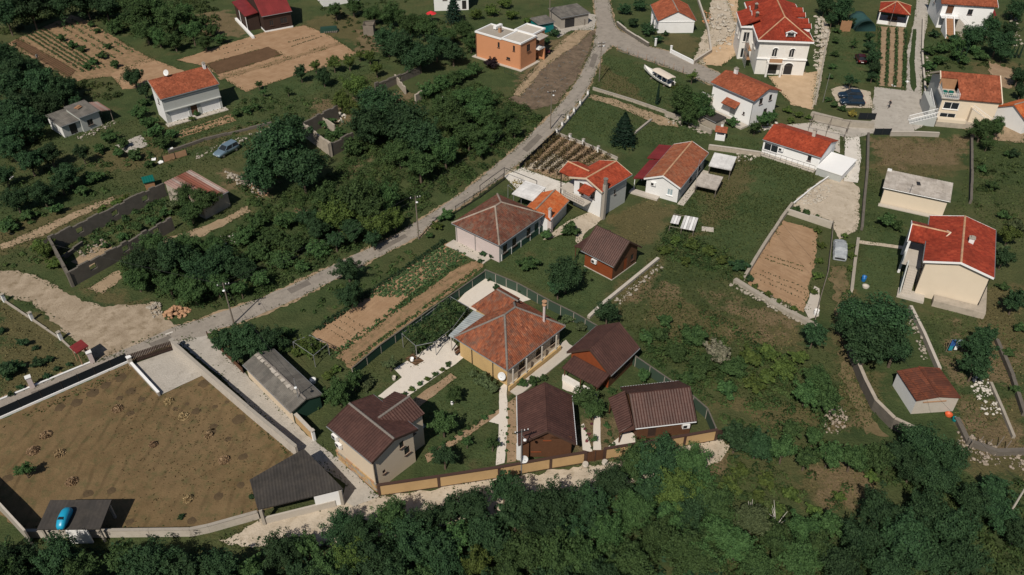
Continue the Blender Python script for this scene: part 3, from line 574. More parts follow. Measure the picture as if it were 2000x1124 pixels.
def opening(parent, p0, d, inn, u, z, w_, h_, kind, frame_m, pane_m='glass'):
    ang = math.atan2(d.y, d.x); P0 = p0+d*u+inn*0.07
    def fb(mb, uu, zz, ww, hh, dep=0.07): c = P0+d*(uu+ww/2); return mb.box((c.x, c.y, z+zz), (ww, dep, hh), ang)
    e = 0.07; mb = MB(); fb(mb, 0, 0, w_, e); fb(mb, 0, h_-e, w_, e); fb(mb, 0, e, e, h_-2*e); fb(mb, w_-e, e, e, h_-2*e)
    if kind == 'window':
        if w_ > 0.8: fb(mb, w_/2-e/2, e, e, h_-2*e)
        fr = mb.build('window_frame', frame_m, parent)
        mb = MB(); c = P0+d*(w_/2)+inn*0.02; mb.box((c.x, c.y, z+e*0.5), (w_-e, 0.02, h_-e), ang); mb.build('pane', pane_m, fr)
        mb = MB(); c = p0+d*(u+w_/2)-inn*0.03; mb.box((c.x, c.y, z-0.06), (w_+0.16, 0.2, 0.055), ang); mb.build('sill', frame_m, fr)
    else:
        fr = mb.build('door_frame', frame_m, parent); mb = MB(); c = P0+d*(w_/2)+inn*0.02; mb.box((c.x, c.y, z+0.02), (w_-e, 0.04, h_-e), ang); dl = mb.build('door', pane_m if pane_m != 'glass' else 'timber', fr)
def walls(parent, hx, hy, z1, m, wins=(), z0=0.0, gable=None, gx=True, frame='brown_paint', name='wall', cx=0, cy=0):
    """four walls with real openings; gable = apex height for the two end walls (ridge along x if gx)"""
    cs = [(cx-hx, cy-hy), (cx+hx, cy-hy), (cx+hx, cy+hy), (cx-hx, cy+hy)]
    for s_ in range(4):
        mb = MB(); a, b = cs[s_], cs[(s_+1) % 4]; mine = [x for x in wins if x[0] == s_]
        p0, d, inn = wall_face(mb, a, b, z0, z1, [(x[1], x[2], x[3], x[4]) for x in mine])
        if gable and (s_ % 2 == 1) == gx: mb.add([(*a, z1), (*b, z1), ((a[0]+b[0])/2, (a[1]+b[1])/2, gable)], [(0, 1, 2)])
        mb.build(name, m if not isinstance(m, (list, tuple)) else m[s_], parent)
        for x in mine: opening(parent, p0, d, inn, x[1], x[2], x[3], x[4], x[5] if len(x) > 5 else 'window', x[6] if len(x) > 6 else frame, x[7] if len(x) > 7 else 'glass')
def gutter(parent, a, b, m='steel', r=0.06):
    MB().tube([a, b], r, 6).build('gutter', m, parent)
def downpipe(parent, x, y, z, m='steel'): MB().tube([(x, y, 0.05), (x, y, z)], 0.05, 6).build('downpipe', m, parent)
def chimney(parent, x, y, z0, z1, w_=0.5, m='pale_concrete', cap='concrete'):
    c = MB().box((x, y, z0), (w_, w_, z1-z0)).build('chimney', m, parent)
    MB().box((x, y, z1), (w_+0.16, w_+0.16, 0.08)).box((x, y, z1+0.08), (w_*0.6, w_*0.6, 0.18)).build('chimney_cap', cap, c); return c
def verge(parent, pts, m, h=0.22, w_=0.06, name='verge_board'):
    for a, b in zip(pts[:-1], pts[1:]):
        a, b = Vector(a), Vector(b); d = (b-a).normalized(); s_ = Vector((0, 0, 1)).cross(d).normalized()*w_/2; up = Vector((0, 0, h))
        MB().add([a-s_-up, b-s_-up, b+s_-up, a+s_-up, a-s_+up*0.25, b-s_+up*0.25, b+s_+up*0.25, a+s_+up*0.25],
                 [(3, 2, 1, 0), (4, 5, 6, 7), (0, 1, 5, 4), (1, 2, 6, 5), (2, 3, 7, 6), (3, 0, 4, 7)]).build(name, m, parent)
def house(name, label, cat, q, roof, wall, kind='gable', o=0.4, og=None, wins=(), frame='brown_paint', ridge_m='mortar_ridge', rk=None, vb=None, base=None, gut='steel', group=None):
    cx, cy, rot, L, W, ze, rise = q[:7]; hk = q[7] if len(q) > 7 else 1.0
    og = o if og is None else og; rk = rk or {}
    T = thing(name, label, cat, (cx, cy, 0), rot, group); hx, hy = L/2, W/2; zr = ze+rise
    sl = rise/hy if kind != 'mono' else rise/W; wz = ze+o*sl-0.1
    if kind == 'gable':
        walls(T, hx-og, hy-o, wz, wall, wins, gable=wz+(hy-o)*sl, frame=frame)
        roof_slope(T, [(-hx, -hy, ze), (hx, -hy, ze), (hx, 0, zr), (-hx, 0, zr)], roof, **rk); roof_slope(T, [(hx, hy, ze), (-hx, hy, ze), (-hx, 0, zr), (hx, 0, zr)], roof, **rk)
        if ridge_m: ridge(T, (-hx, 0, zr+0.03), (hx, 0, zr+0.03), ridge_m)
        if vb:
            for sx in (-1, 1): verge(T, [(sx*(hx+0.031), -hy, ze), (sx*(hx+0.031), 0, zr), (sx*(hx+0.031), hy, ze)], vb)
        if gut: gutter(T, (-hx, -hy-0.06, ze-0.05), (hx, -hy-0.06, ze-0.05), gut); gutter(T, (-hx, hy+0.06, ze-0.05), (hx, hy+0.06, ze-0.05), gut)
    elif kind == 'hip':
        walls(T, hx-o, hy-o, wz, wall, wins, frame=frame); rx = max(hx-hy*hk, 0.02)
        e = [(-hx, -hy, ze), (hx, -hy, ze), (hx, hy, ze), (-hx, hy, ze)]; r0, r1 = (-rx, 0, zr), (rx, 0, zr)
        roof_slope(T, [e[0], e[1], r1, r0], roof, **rk); roof_slope(T, [e[1], e[2], r1], roof, **rk); roof_slope(T, [e[2], e[3], r0, r1], roof, **rk); roof_slope(T, [e[3], e[0], r0], roof, **rk)
        up = Vector((0, 0, 0.04))
        if ridge_m:
            for a, b in ((r0, r1), (e[0], r0), (e[3], r0), (e[1], r1), (e[2], r1)): ridge(T, Vector(a)+up, Vector(b)+up, ridge_m)
        if gut: gutter(T, (-hx, -hy-0.06, ze-0.05), (hx, -hy-0.06, ze-0.05), gut); gutter(T, (-hx-0.06, hy, ze-0.05), (-hx-0.06, -hy, ze-0.05), gut)
    else:                                             # one slope, low at the front (-y)
        walls_mono(T, hx-og, hy-o, lambda y: ze+(y+hy)*sl-0.12, wall, wins, frame)
        roof_slope(T, [(-hx, -hy, ze), (hx, -hy, ze), (hx, hy, ze+rise), (-hx, hy, ze+rise)], roof, **rk)
        if gut: gutter(T, (-hx, -hy-0.06, ze-0.05), (hx, -hy-0.06, ze-0.05), gut)
    if base: MB().box((0, 0, 0), (L-2*og+0.1, W-2*o+0.1, base[1])).build('plinth', base[0], T)
    return T
def walls_mono(parent, hx, hy, zf, m, wins, frame):
    cs = [(-hx, -hy), (hx, -hy), (hx, hy), (-hx, hy)]
    for s_ in range(4):
        mb = MB(); a, b = cs[s_], cs[(s_+1) % 4]; za, zb = zf(a[1]), zf(b[1]); lo = min(za, zb); mine = [x for x in wins if x[0] == s_]
        p0, d, inn = wall_face(mb, a, b, 0, lo, [(x[1], x[2], x[3], x[4]) for x in mine])
        if abs(za-zb) > 0.01: mb.add([(*a, lo), (*b, lo), (*(b if zb > za else a), max(za, zb))], [(0, 1, 2)])
        mb.build('wall', m if not isinstance(m, (list, tuple)) else m[s_], parent)
        for x in mine: opening(parent, p0, d, inn, x[1], x[2], x[3], x[4], x[5] if len(x) > 5 else 'window', x[6] if len(x) > 6 else frame, x[7] if len(x) > 7 else 'glass')
def dish(label, loc, r=0.45, az=-1.9, m='dish_grey', parent=None):
    T = thing('satellite_dish', label, 'satellite dish', loc) if parent is None else parent
    prof = [(0.02, 0.0)]+[(r*k/6, 0.22*r*(k/6)**2) for k in range(1, 7)]; mb = MB().lathe(prof, 20, cap=False)
    o = mb.build('reflector', m, T, True); o.location = (0, 0, 0.75); o.rotation_euler = (R(62), 0, az+math.pi/2); so = o.modifiers.new('s', 'SOLIDIFY'); so.thickness = 0.03
    MB().tube([(0, 0, -0.05), (0, 0, 0.75)], 0.035).build('mast', 'steel', T)
    dv = Vector((math.cos(az), math.sin(az), 0.5)); MB().tube([(0, 0, 0.6), Vector((0, 0, 0.75))+dv*r*1.0], 0.02).build('feed_arm', 'steel', T); return T
def ac_unit(parent, x, y, z, rz=0.0):
    a = MB().box((x, y, z), (0.8, 0.3, 0.55), rz).build('air_conditioner', 'white_paint', parent)
    dx, dy = math.sin(rz)*0.156, -math.cos(rz)*0.156
    MB().box((x+dx+math.cos(rz)*-0.12, y+dy+math.sin(rz)*-0.12, z+0.08), (0.42, 0.012, 0.4), rz).build('fan_grille', 'dark_metal', a)
def rail(parent, a, b, h=0.95, sp=0.22, m='white_paint', r=0.022, name='railing'):
    a, b = Vector(a), Vector(b); L = (b-a).length; n = max(2, int(L/sp)); up = Vector((0, 0, h))
    rl = MB().tube([a+up, b+up], r*1.4).tube([a+up*0.12, b+up*0.12], r).build('handrail', m, parent)
    for i in range(n+1): MB().tube([a+(b-a)*i/n, a+(b-a)*i/n+up], r, 5).build('baluster', m, parent)
def at(T, x, y, z=0.0):
    c, s_ = math.cos(T.rotation_euler.z), math.sin(T.rotation_euler.z); return Vector((T.location.x+x*c-y*s_, T.location.y+x*s_+y*c, T.location.z+z))
# ================================================================== the houses
WN = 'window'; DR = 'door'; MT = dict(rib=0.3, course=0.4, amp=0.04, step=0.03); SHT = dict(rib=0.36, course=None, amp=0.03)
# --- white house with orange one-slope roof, upper left
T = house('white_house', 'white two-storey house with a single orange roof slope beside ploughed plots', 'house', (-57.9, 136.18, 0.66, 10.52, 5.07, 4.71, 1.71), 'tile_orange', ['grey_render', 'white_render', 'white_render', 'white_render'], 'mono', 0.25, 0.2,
  wins=[(0, 0.7, 0.1, 3.3, 2.0, DR, 'white_paint', 'white_render'), (0, 4.4, 0.1, 1.3, 2.0, DR, 'white_paint', 'glass'), (0, 6.3, 0.1, 3.4, 2.0, DR, 'white_paint', 'white_render'), (1, 1.8, 2.9, 1.0, 1.1), (3, 2.0, 3.0, 0.8, 1.0)])
MB().box((0, -2.42, 2.25), (10.1, 0.5, 0.14)).build('ledge', 'grey_render', T); chimney(T, 4.7, 2.0, 6.0, 7.2, 0.45, 'white_render')
verge(T, [(-5.29, -2.53, 4.71), (-5.29, 2.53, 6.42)], 'concrete'); verge(T, [(5.29, -2.53, 4.71), (5.29, 2.53, 6.42)], 'concrete'); MB().box((0, -3.0, 0.0), (11.0, 1.4, 0.12)).build('terrace', 'pale_concrete', T)
dish('white satellite dish behind the orange one-slope roof', at(T, -1.9, 2.35, 6.25), 0.55)
# --- grey shed pair, far left
T = house('grey_shed', 'low grey flat-roofed shed with pale side wall at the wood edge', 'shed', (-77.12, 128.87, 0.86, 3.66, 5.42, 2.2, 0.39), 'sheet_grey', ['grey_render', 'grey_render', 'grey_render', 'white_render'], 'mono', 0.25, 0.2, wins=[(0, 1.2, 0.1, 1.2, 1.8, DR, 'dark_metal', 'dark_metal')], rk=SHT)
T = house('grey_shed', 'grey sheet-roofed shed with a hole patched by boards, behind the lower shed', 'shed', (-74.53, 130.8, 0.89, 3.79, 4.76, 2.8, 0.58), 'sheet_grey', 'grey_render', 'mono', 0.2, 0.2, wins=[(0, 1.0, 0.8, 1.0, 1.0)], rk=SHT)
MB().box((-0.3, 0.7, 3.33), (1.3, 0.5, 0.06), 0.5).box((-0.2, 0.2, 3.28), (1.1, 0.3, 0.06), 0.4).build('roof_patch', 'planks', T)
roof_slope(T, [(1.95, -2.2, 2.6), (3.9, -2.2, 2.1), (3.9, 2.0, 2.4), (1.95, 2.0, 2.9)], 'sheet_striped', **SHT)
for y in (-2.0, 1.8): MB().tube([(3.8, y, 0), (3.8, y, 2.1)], 0.06).build('post', 'grey_wood', T)
# --- maroon-roofed dark house at the top edge
T = house('dark_house', 'dark timber house with maroon sheet roof and white base, cut by the top edge', 'house', (-54.2, 181.6, 0.54, 6.77, 13.2, 3.6, 4.2), 'metal_maroon', 'dark_timber', 'gable', 0.3, 0.3, wins=[(0, 1.2, 1.2, 0.9, 1.2), (0, 3.6, 1.2, 1.6, 1.3), (3, 2.0, 1.2, 1.0, 1.2), (3, 6, 1.2, 1.0, 1.2)], rk=SHT, ridge_m=None, base=('bright_white', 0.35))
roof_slope(T, [(-6.3, -4.0, 3.4), (-3.3, -4.0, 3.8), (-3.3, 6.0, 4.0), (-6.3, 6.0, 3.6)], 'metal_maroon', **SHT); walls(T, 1.3, 4.6, 3.3, 'dark_timber', cx=-4.6, cy=1.0)
MB().box((-6.4, -2.0, 0), (0.5, 13, 0.5)).build('base_wall', 'bright_white', T); MB().tube([(-6.15, -3.8, 0), (-6.15, -3.8, 3.3)], 0.07).build('post', 'white_paint', T); MB().tube([(-6.15, 1.0, 0), (-6.15, 1.0, 3.3)], 0.07).build('post', 'white_paint', T)
T = house('white_hall', 'low white flat roof at the top edge beside the maroon-roofed house', 'building', (-41.5, 195.5, 0.45, 9.0, 7.0, 2.6, 0.2), 'sheet_white', 'white_render', 'mono', 0.2, 0.2, rk=SHT)
# --- orange house with flat roofs
T = thing('orange_house', 'orange two-storey house with flat grey roofs and white parapets', 'house', (-1.26, 159.88, 0), 0.92)
walls(T, 2.55, 2.3, 5.2, 'orange_render', [(0, 2.0, 3.0, 1.2, 1.5), (3, 2.7, 3.5, 0.5, 1.1), (3, 1.1, 1.4, 0.9, 0.5)], cx=0, cy=-3.35); walls(T, 2.55, 3.35, 5.05, 'orange_render', [(3, 5.6, 3.3, 0.5, 1.1)], cx=0, cy=2.3)
walls(T, 2.2, 2.2, 5.15, 'orange_render', [(0, 1.0, 2.9, 1.6, 1.8, DR, 'dark_metal', 'glass')], cx=4.76, cy=-2.4)
def parapet(T, x0, x1, y0, y1, z, m='white_paint', roofm='concrete'):
    MB().box(((x0+x1)/2, (y0+y1)/2, z), (x1-x0-0.2, y1-y0-0.2, 0.1)).build('flat_roof', roofm, T)
    for c, d in ((((x0+x1)/2, y0, z), (x1-x0+0.3, 0.26, 0.32)), (((x0+x1)/2, y1, z), (x1-x0+0.3, 0.26, 0.32)), ((x0, (y0+y1)/2, z), (0.26, y1-y0-0.28, 0.315)), ((x1, (y0+y1)/2, z), (0.26, y1-y0-0.28, 0.315))): MB().box(c, d).build('parapet', m, T)
parapet(T, -2.55, 2.55, -5.65, -1.06, 5.2, roofm='pale_concrete'); parapet(T, -2.55, 2.55, -0.78, 5.65, 5.05); parapet(T, 2.86, 6.96, -4.6, -0.2, 5.15, roofm='pale_concrete')
chimney(T, 0.2, 1.6, 5.1, 6.2, 0.5, 'clay_rubble'); MB().box((1.6, 3.2, 5.37), (2.2, 0.7, 0.5)).build('roof_vent', 'white_paint', T); MB().box((0, 0, 0), (6.4, 12.6, 0.12)).build('apron', 'pale_concrete', T)
MB().box((3.6, -5.6, 2.6), (2.0, 1.7, 0.15)).build('balcony_slab', 'white_render', T); rail(T, (2.7, -6.4, 2.75), (4.6, -6.4, 2.75), 0.9, 0.3, 'dark_metal'); roof_slope(T, [(2.7, -6.5, 4.7), (5.6, -6.5, 4.7), (5.6, -4.7, 4.9), (2.7, -4.7, 4.9)], 'sheet_pale', **SHT)
MB().box((4.5, -5.6, 0), (0.3, 1.7, 2.6)).build('pier', 'orange_render', T); downpipe(T, -2.62, -5.5, 5.1, 'orange_render'); downpipe(T, -2.62, 5.5, 5.0, 'dark_metal')
# --- garages behind it
T = house('grey_garage', 'grey slab-roofed garage with iron gate behind the orange house', 'garage', (12.6, 180.5, 0.45, 7.4, 6.0, 2.6, 0.25), 'sheet_grey', 'concrete', 'mono', 0.25, 0.25, wins=[(0, 1.0, 0.1, 2.4, 2.0, DR, 'dark_metal', 'dark_metal')], rk=SHT)
T = house('teal_garage', 'small lean-to garage with teal door behind the orange house', 'garage', (6.6, 176.0, 0.5, 4.2, 4.0, 2.2, 0.2), 'sheet_grey', 'teal_plastic', 'mono', 0.25, 0.25, rk=SHT)
T = house('grey_house', 'pale grey rendered house behind the dark fir at the top edge', 'house', (-14.2, 191.0, 0.1, 8.5, 6.0, 4.6, 1.8), 'tile_dull', 'white_render', 'gable', 0.3, wins=[(0, 2.0, 2.4, 1.0, 1.2), (0, 5.0, 2.4, 1.0, 1.2), (0, 6.4, 0.2, 1.0, 2.0, DR, 'brown_paint', 'dark_metal')])
# --- white gabled house top centre
T = house('white_house', 'white gabled house with orange roof and blank gable end, at the top edge', 'house', (35.37, 179.05, 1.59, 10.0, 8.34, 2.83, 2.02), 'tile_orange', 'white_render', 'gable', 0.3, 0.25, wins=[(1, 2.0, 1.0, 1.1, 1.2), (2, 4.0, 1.0, 1.2, 1.2)])
MB().box((-4.82, 0, 2.45), (0.1, 7.9, 0.1)).build('string_course', 'white_paint', T)
for k in (1.5, 5.0): MB().box((k-5.5, 4.6, 0), (0.3, 0.3, 2.6)).build('pillar', 'white_render', T)
# --- unfinished stone mansion with red roof
q = (53.24, 162.37, 1.47, 21.45, 10.34, 7.02, 2.79, 0.98)
T = thing('stone_mansion', 'unfinished pale stone mansion with red hipped roof, dormers and arches', 'mansion', q[:2]+(0,), q[2]); hx, hy = q[3]/2, q[4]/2; ze, zr = q[5], q[5]+q[6]
walls(T, hx-0.5, hy-0.5, 6.75, 'raw_stone', [(3, 2.6, 3.6, 1.0, 1.5), (3, 5.8, 3.6, 1.0, 1.5), (3, 2.2, 0.05, 2.0, 2.0, DR, 'raw_stone', 'dark_metal'), (3, 5.4, 0.05, 1.7, 1.9, DR, 'raw_stone', 'dark_metal'), (2, 16, 3.6, 1.0, 1.6), (2, 13, 3.6, 1.0, 1.6), (0, 4, 3.6, 1.0, 1.6), (0, 8, 3.6, 1, 1.6)], frame='raw_stone')
rx = hx-hy*0.98; e = [(-hx, -hy, ze), (hx, -hy, ze), (hx, hy, ze), (-hx, hy, ze)]; r0, r1 = (-rx, 0, zr), (rx, 0, zr)
for p in ([e[0], e[1], r1, r0], [e[1], e[2], r1], [e[2], e[3], r0, r1], [e[3], e[0], r0]): roof_slope(T, p, 'tile_red')
for a, b in ((r0, r1), (e[0], r0), (e[3], r0)): ridge(T, Vector(a)+Vector((0, 0, .04)), Vector(b)+Vector((0, 0, .04)), 'cream_ridge')
for c, d in (((-hx+0.1, 0, 6.7), (0.5, q[4]+0.1, 0.3)), ((0, -hy+0.1, 6.69), (q[3]-0.6, 0.5, 0.3)), ((0, hy-0.1, 6.69), (q[3]-0.6, 0.5, 0.3)), ((-hx+0.42, 0, 3.1), (0.3, q[4]-0.8, 0.22))): MB().box(c, d).build('cornice', 'bright_white', T)
# arched heads over the upper openings and arcade
for (y, z, r_) in ((-1.73, 5.1, 0.5), (1.47, 5.1, 0.5), (1.45, 2.05, 1.0), (-1.6, 1.95, 0.85)):
    n = 9; pts_ = [(-hx+0.47, y+r_*math.cos(math.pi*k/n), z+r_*0.7*math.sin(math.pi*k/n)) for k in range(n+1)]
    MB().add(pts_, [tuple(range(n, -1, -1))]).build('arch_head', 'dark_metal', T); MB().tube([(p[0]-0.02, p[1], p[2]) for p in pts_], 0.09).build('arch_moulding', 'bright_white', T)
MB().box((-hx-0.3, 1.3, 2.75), (1.4, 3.0, 0.25)).build('balcony', 'raw_stone', T); MB().box((-hx-0.85, 1.3, 3.0), (0.25, 2.4, 0.7)).build('balcony_front', 'clay_rubble', T)
for y in (0.0, 2.7): MB().box((-hx-0.7, y, 0), (0.35, 0.35, 2.75)).build('pier', 'raw_stone', T)
# entrance dormer and side dormer wings
def dormer(T, x, y, w_, ax, ln, z0, h_, roofm='tile_red', wallm='bright_white', win=True):
    D = bpy.data.objects.new('dormer', None); COL.objects.link(D); D.parent = T; D.location = (x, y, z0); D.rotation_euler = (0, 0, ax)
    walls(D, ln/2, w_/2-0.1, h_, wallm, [(3, 0.25, 0.15, w_-0.7, h_-0.25)] if win else (), gable=h_+w_*0.22, name='dormer_wall'); a = w_/2+0.1; g = w_*0.24; l = ln/2+0.15
    roof_slope(D, [(-l, -a, h_-0.05), (l, -a, h_-0.05), (l, 0, h_+g), (-l, 0, h_+g)], roofm, 'dormer_roof'); roof_slope(D, [(l, a, h_-0.05), (-l, a, h_-0.05), (-l, 0, h_+g), (l, 0, h_+g)], roofm, 'dormer_roof')
    verge(D, [(-l-0.03, -a, h_), (-l-0.03, 0, h_+g), (-l-0.03, a, h_)], 'bright_white', 0.16); return D
dormer(T, -hx+2.0, -0.8, 1.9, 0, 2.6, ze+0.55, 0.85)
for x in (-5.4, -2.6, 0.8, 3.6): dormer(T, x, -hy+1.9, 2.0, R(90), 3.6, ze+0.3, 0.8)
for x in (0.8, 3.6): dormer(T, x, hy-1.9, 2.0, R(-90), 3.6, ze+0.3, 0.8)
# projecting bay on its left flank
walls(T, 3.6, 1.3, 6.9, 'raw_stone', [(3, 0.5, 0.3, 1.2, 2.0), (3, 0.5, 3.6, 1.2, 2.0), (2, 2, 3.6, 1.0, 1.6), (2, 4.6, 3.6, 1.0, 1.6)], cx=0.6, cy=5.9, frame='raw_stone')
roof_slope(T, [(-3.4, 3.6, 7.0), (4.6, 3.6, 8.8), (4.6, 7.5, 7.0), (-3.4, 7.5, 7.0)][::1] if False else [(4.6, 7.5, 6.95), (-3.4, 7.5, 6.95), (-3.4, 4.0, 8.4), (4.6, 4.0, 8.4)], 'tile_red')
MB().box((0.6, 7.45, 6.6), (8.1, 0.3, 0.3)).build('cornice', 'bright_white', T); MB().box((-3.35, 6.2, 6.61), (0.3, 2.4, 0.3)).build('cornice', 'bright_white', T)
chimney(T, -1.5, 4.5, 7.5, 9.0, 0.5, 'brown_paint'); chimney(T, 2.5, 4.2, 7.8, 9.4, 0.5, 'brown_paint')
for k in range(5): MB().tube([(-7.5+k*0.9, 6.2, 0), (-7.5+k*0.9, 6.2, 5.2)], 0.05).build('scaffold_pole', 'steel', T)
for z in (1.8, 3.6): MB().box((-5.7, 5.85, z), (4.2, 0.7, 0.06)).build('scaffold_board', 'planks', T)
# --- red pavilion
q = (85.13, 181.52, -0.39, 6.36, 6.63, 2.8, 1.51, 0.79); T = thing('pavilion', 'open garden pavilion with red pyramid roof on white posts', 'pavilion', q[:2]+(0,), q[2])
a = 3.2; ap = (0, 0, 4.4)
for p in ([(-a, -a, 2.8), (a, -a, 2.8), ap], [(a, -a, 2.8), (a, a, 2.8), ap], [(a, a, 2.8), (-a, a, 2.8), ap], [(-a, a, 2.8), (-a, -a, 2.8), ap]): roof_slope(T, p, 'tile_red')
for sx in (-1, 1):
    for sy in (-1, 1): ridge(T, (sx*a, sy*a, 2.84), (0, 0, 4.44), 'cream_ridge'); MB().box((sx*2.9, sy*2.9, 0), (0.22, 0.22, 2.75)).build('post', 'white_paint', T)
MB().box((-1.8, -2.9, 0), (2.0, 0.22, 0.8)).build('parapet_wall', 'bright_white', T); MB().box((1.9, -2.9, 0), (1.7, 0.22, 0.8)).build('parapet_wall', 'bright_white', T); MB().box((0, 0, 0), (6.2, 6.2, 0.12)).build('floor_slab', 'pale_concrete', T)
MB().box((0, 0.8, 0.12), (2.0, 0.9, 0.72)).build('table', 'timber', T)
# --- white house with outside stairs, top right
T = thing('white_house', 'white two-storey house with outside stairs at the top right edge', 'house', (99.5, 181.5, 0), -0.2)
walls(T, 5.2, 5.0, 5.4, 'bright_white', [(0, 1.0, 3.0, 1.4, 2.0, DR, 'dark_metal', 'glass'), (0, 5.4, 3.2, 1.0, 1.2), (3, 3, 3.2, 1.0, 1.2)]); hz = 5.35
roof_slope(T, [(-5.7, -5.5, hz), (5.7, -5.5, hz), (5.7, 0, hz+2.2), (-5.7, 0, hz+2.2)], 'tile_orange'); roof_slope(T, [(5.7, 5.5, hz), (-5.7, 5.5, hz), (-5.7, 0, hz+2.2), (5.7, 0, hz+2.2)], 'tile_orange')
verge(T, [(5.76, -5.5, hz), (5.76, 0, hz+2.2), (5.76, 5.5, hz)], 'bright_white'); MB().box((-3.4, -5.9, 2.7), (3.6, 1.8, 0.16)).build('landing', 'bright_white', T); rail(T, (-5.1, -6.75, 2.86), (-1.7, -6.75, 2.86), 0.9, 0.28)
for k in range(11): MB().box((-3.6, -7.0-0.42*k, 0), (1.5, 0.4, 2.75-0.25*k)).build('step', 'planks', T)
for sx in (-4.45, -2.75): MB().add([(sx-0.08, -6.8, 0), (sx+0.08, -6.8, 0), (sx+0.08, -11.5, 0), (sx-0.08, -11.5, 0), (sx-0.08, -6.8, 3.3), (sx+0.08, -6.8, 3.3), (sx+0.08, -11.5, 0.5), (sx-0.08, -11.5, 0.5)], [(0, 1, 5, 4), (1, 2, 6, 5), (2, 3, 7, 6), (3, 0, 4, 7), (4, 5, 6, 7)]).build('stair_wall', 'bright_white', T)
for k in range(9): MB().box((-1.5+0.32*k, -5.9, 0), (0.3, 1.4, 2.7-0.28*k)).build('step', 'pale_concrete', T)
rail(T, (-1.5, -6.6, 2.75), (1.4, -6.6, 0.3), 0.9, 0.25)
# red canopy shelter beside it
g = G(1920, 52); T = thing('barbecue_shelter', 'small shelter with maroon roof and orange brick hearth in front of white house', 'shelter', g, -0.15)
roof_slope(T, [(-1.7, -1.5, 2.4), (1.7, -1.5, 2.4), (1.7, 1.5, 3.3), (-1.7, 1.5, 3.3)], 'metal_maroon', **SHT)
for sx in (-1.5, 1.5):
    for sy, h_ in ((-1.3, 2.35), (1.3, 3.1)): MB().tube([(sx, sy, 0), (sx, sy, h_)], 0.07).build('post', 'dark_timber', T)
MB().box((0, -1.0, 0), (2.2, 0.8, 0.7)).build('hearth', 'orange_render', T); MB().box((0, -1.5, 0), (2.8, 0.3, 0.3)).build('kerb', 'cream_render', T)
# --- cream house with orange roof and roof terrace
q = (80.3, 136.21, -0.22, 9.71, 11.08, 4.6, 2.6); T = thing('cream_house', 'cream house with orange roof, cut-in roof terrace and white stair railings', 'house', q[:2]+(0,), q[2]); hx, hy = q[3]/2, q[4]/2
walls(T, hx-0.3, hy-0.4, 4.55, ['cream_render', 'cream_render', 'cream_render', 'grey_render'], [(0, 0.5, 2.5, 2.5, 1.3, WN, 'white_paint'), (0, 0.4, 0.25, 2.6, 1.5, WN, 'white_paint')], gable=6.7)
zr = 7.2; tx = -2.05; f = lambda y: 4.6+(y+hy)*2.6/hy
roof_slope(T, [(tx, -hy, 4.6), (hx, -hy, 4.6), (hx, 0, zr), (tx, 0, zr)], 'tile_orange'); roof_slope(T, [(-hx, -1.4, f(-1.4)), (tx, -1.4, f(-1.4)), (tx, 0, zr), (-hx, 0, zr)], 'tile_orange'); roof_slope(T, [(hx, hy, 4.6), (-hx, hy, 4.6), (-hx, 0, zr), (hx, 0, zr)], 'tile_orange')
verge(T, [(hx+0.04, -hy, 4.6), (hx+0.04, 0, zr), (hx+0.04, hy, 4.6)], 'cream_render', 0.26, 0.16); verge(T, [(-hx-0.04, -1.4, f(-1.4)), (-hx-0.04, 0, zr), (-hx-0.04, hy, 4.6)], 'cream_render', 0.26, 0.16)
MB().box(((-hx+tx)/2, -3.5, 4.5), (hx+tx, 4.1, 0.12)).build('terrace_floor', 'pale_concrete', T); MB().box(((-hx+tx)/2, -1.42, 4.6), (hx+tx-0.1, 0.1, 1.85)).build('terrace_wall', 'planks', T)
MB().box(((-hx+tx)/2+0.3, -4.9, 4.62), (2.1, 1.2, 0.05)).build('skylight', 'steel', T)
rail(T, (-hx+0.05, -5.5, 4.62), (tx, -5.5, 4.62), 0.9, 0.3); rail(T, (-hx+0.05, -1.6, 4.62), (-hx+0.05, -5.4, 4.62), 0.9, 0.3); rail(T, (tx-0.05, -5.4, 4.62), (tx-0.05, -3.2, 4.62), 0.9, 0.3)
for k, x in enumerate((-4.1, -3.1)): MB().lathe([(0.05, 0), (0.42, 0.05), (0.45, 0.5), (0.1, 0.62)], 12, (x, -3.6, 4.62)).build('planter', 'green_plastic', T)
# plinth, outside stairs
MB().box((-0.8, -hy-0.6, 0), (8.2, 2.0, 0.9)).build('plinth', 'pale_masonry', T); MB().box((-2.5, -hy-1.0, 0.9), (4.6, 1.1, 0.5)).build('balcony', 'cream_render', T)
for k in range(9): MB().box((0.6+0.42*k, -hy-0.1, 0.9), (0.42, 1.0, 2.4-0.26*k)).build('step', 'cream_render', T)
rail(T, (0.4, -hy-0.65, 3.3), (4.3, -hy-0.65, 1.0), 0.8, 0.26)
for k in range(10): MB().box((-5.3-0.4*k, -hy-1.2, 0), (0.4, 1.3, 1.8-0.18*k)).build('step', 'grey_render', T)
rail(T, (-5.0, -hy-1.85, 1.9), (-9.2, -hy-1.85, 0.1), 0.95, 0.24, 'white_paint', 0.035); rail(T, (-5.0, -hy-0.55, 1.9), (-9.2, -hy-0.55, 0.1), 0.95, 0.24, 'white_paint', 0.035)
rail(T, (-5.3, 0.5, 2.7), (-5.3, -4.8, 1.8), 0.95, 0.35, 'white_paint', 0.035)
MB().box((-5.6, -1.8, 0), (1.0, 6.6, 2.6)).build('side_terrace', 'grey_render', T)
T = house('orange_roof_house', 'bright orange roof corner cut by the right edge', 'house', (88.9, 131.2, 0.45, 6.5, 6.4, 2.6, 1.7), 'tile_bright_orange', 'white_render', 'gable', 0.3)
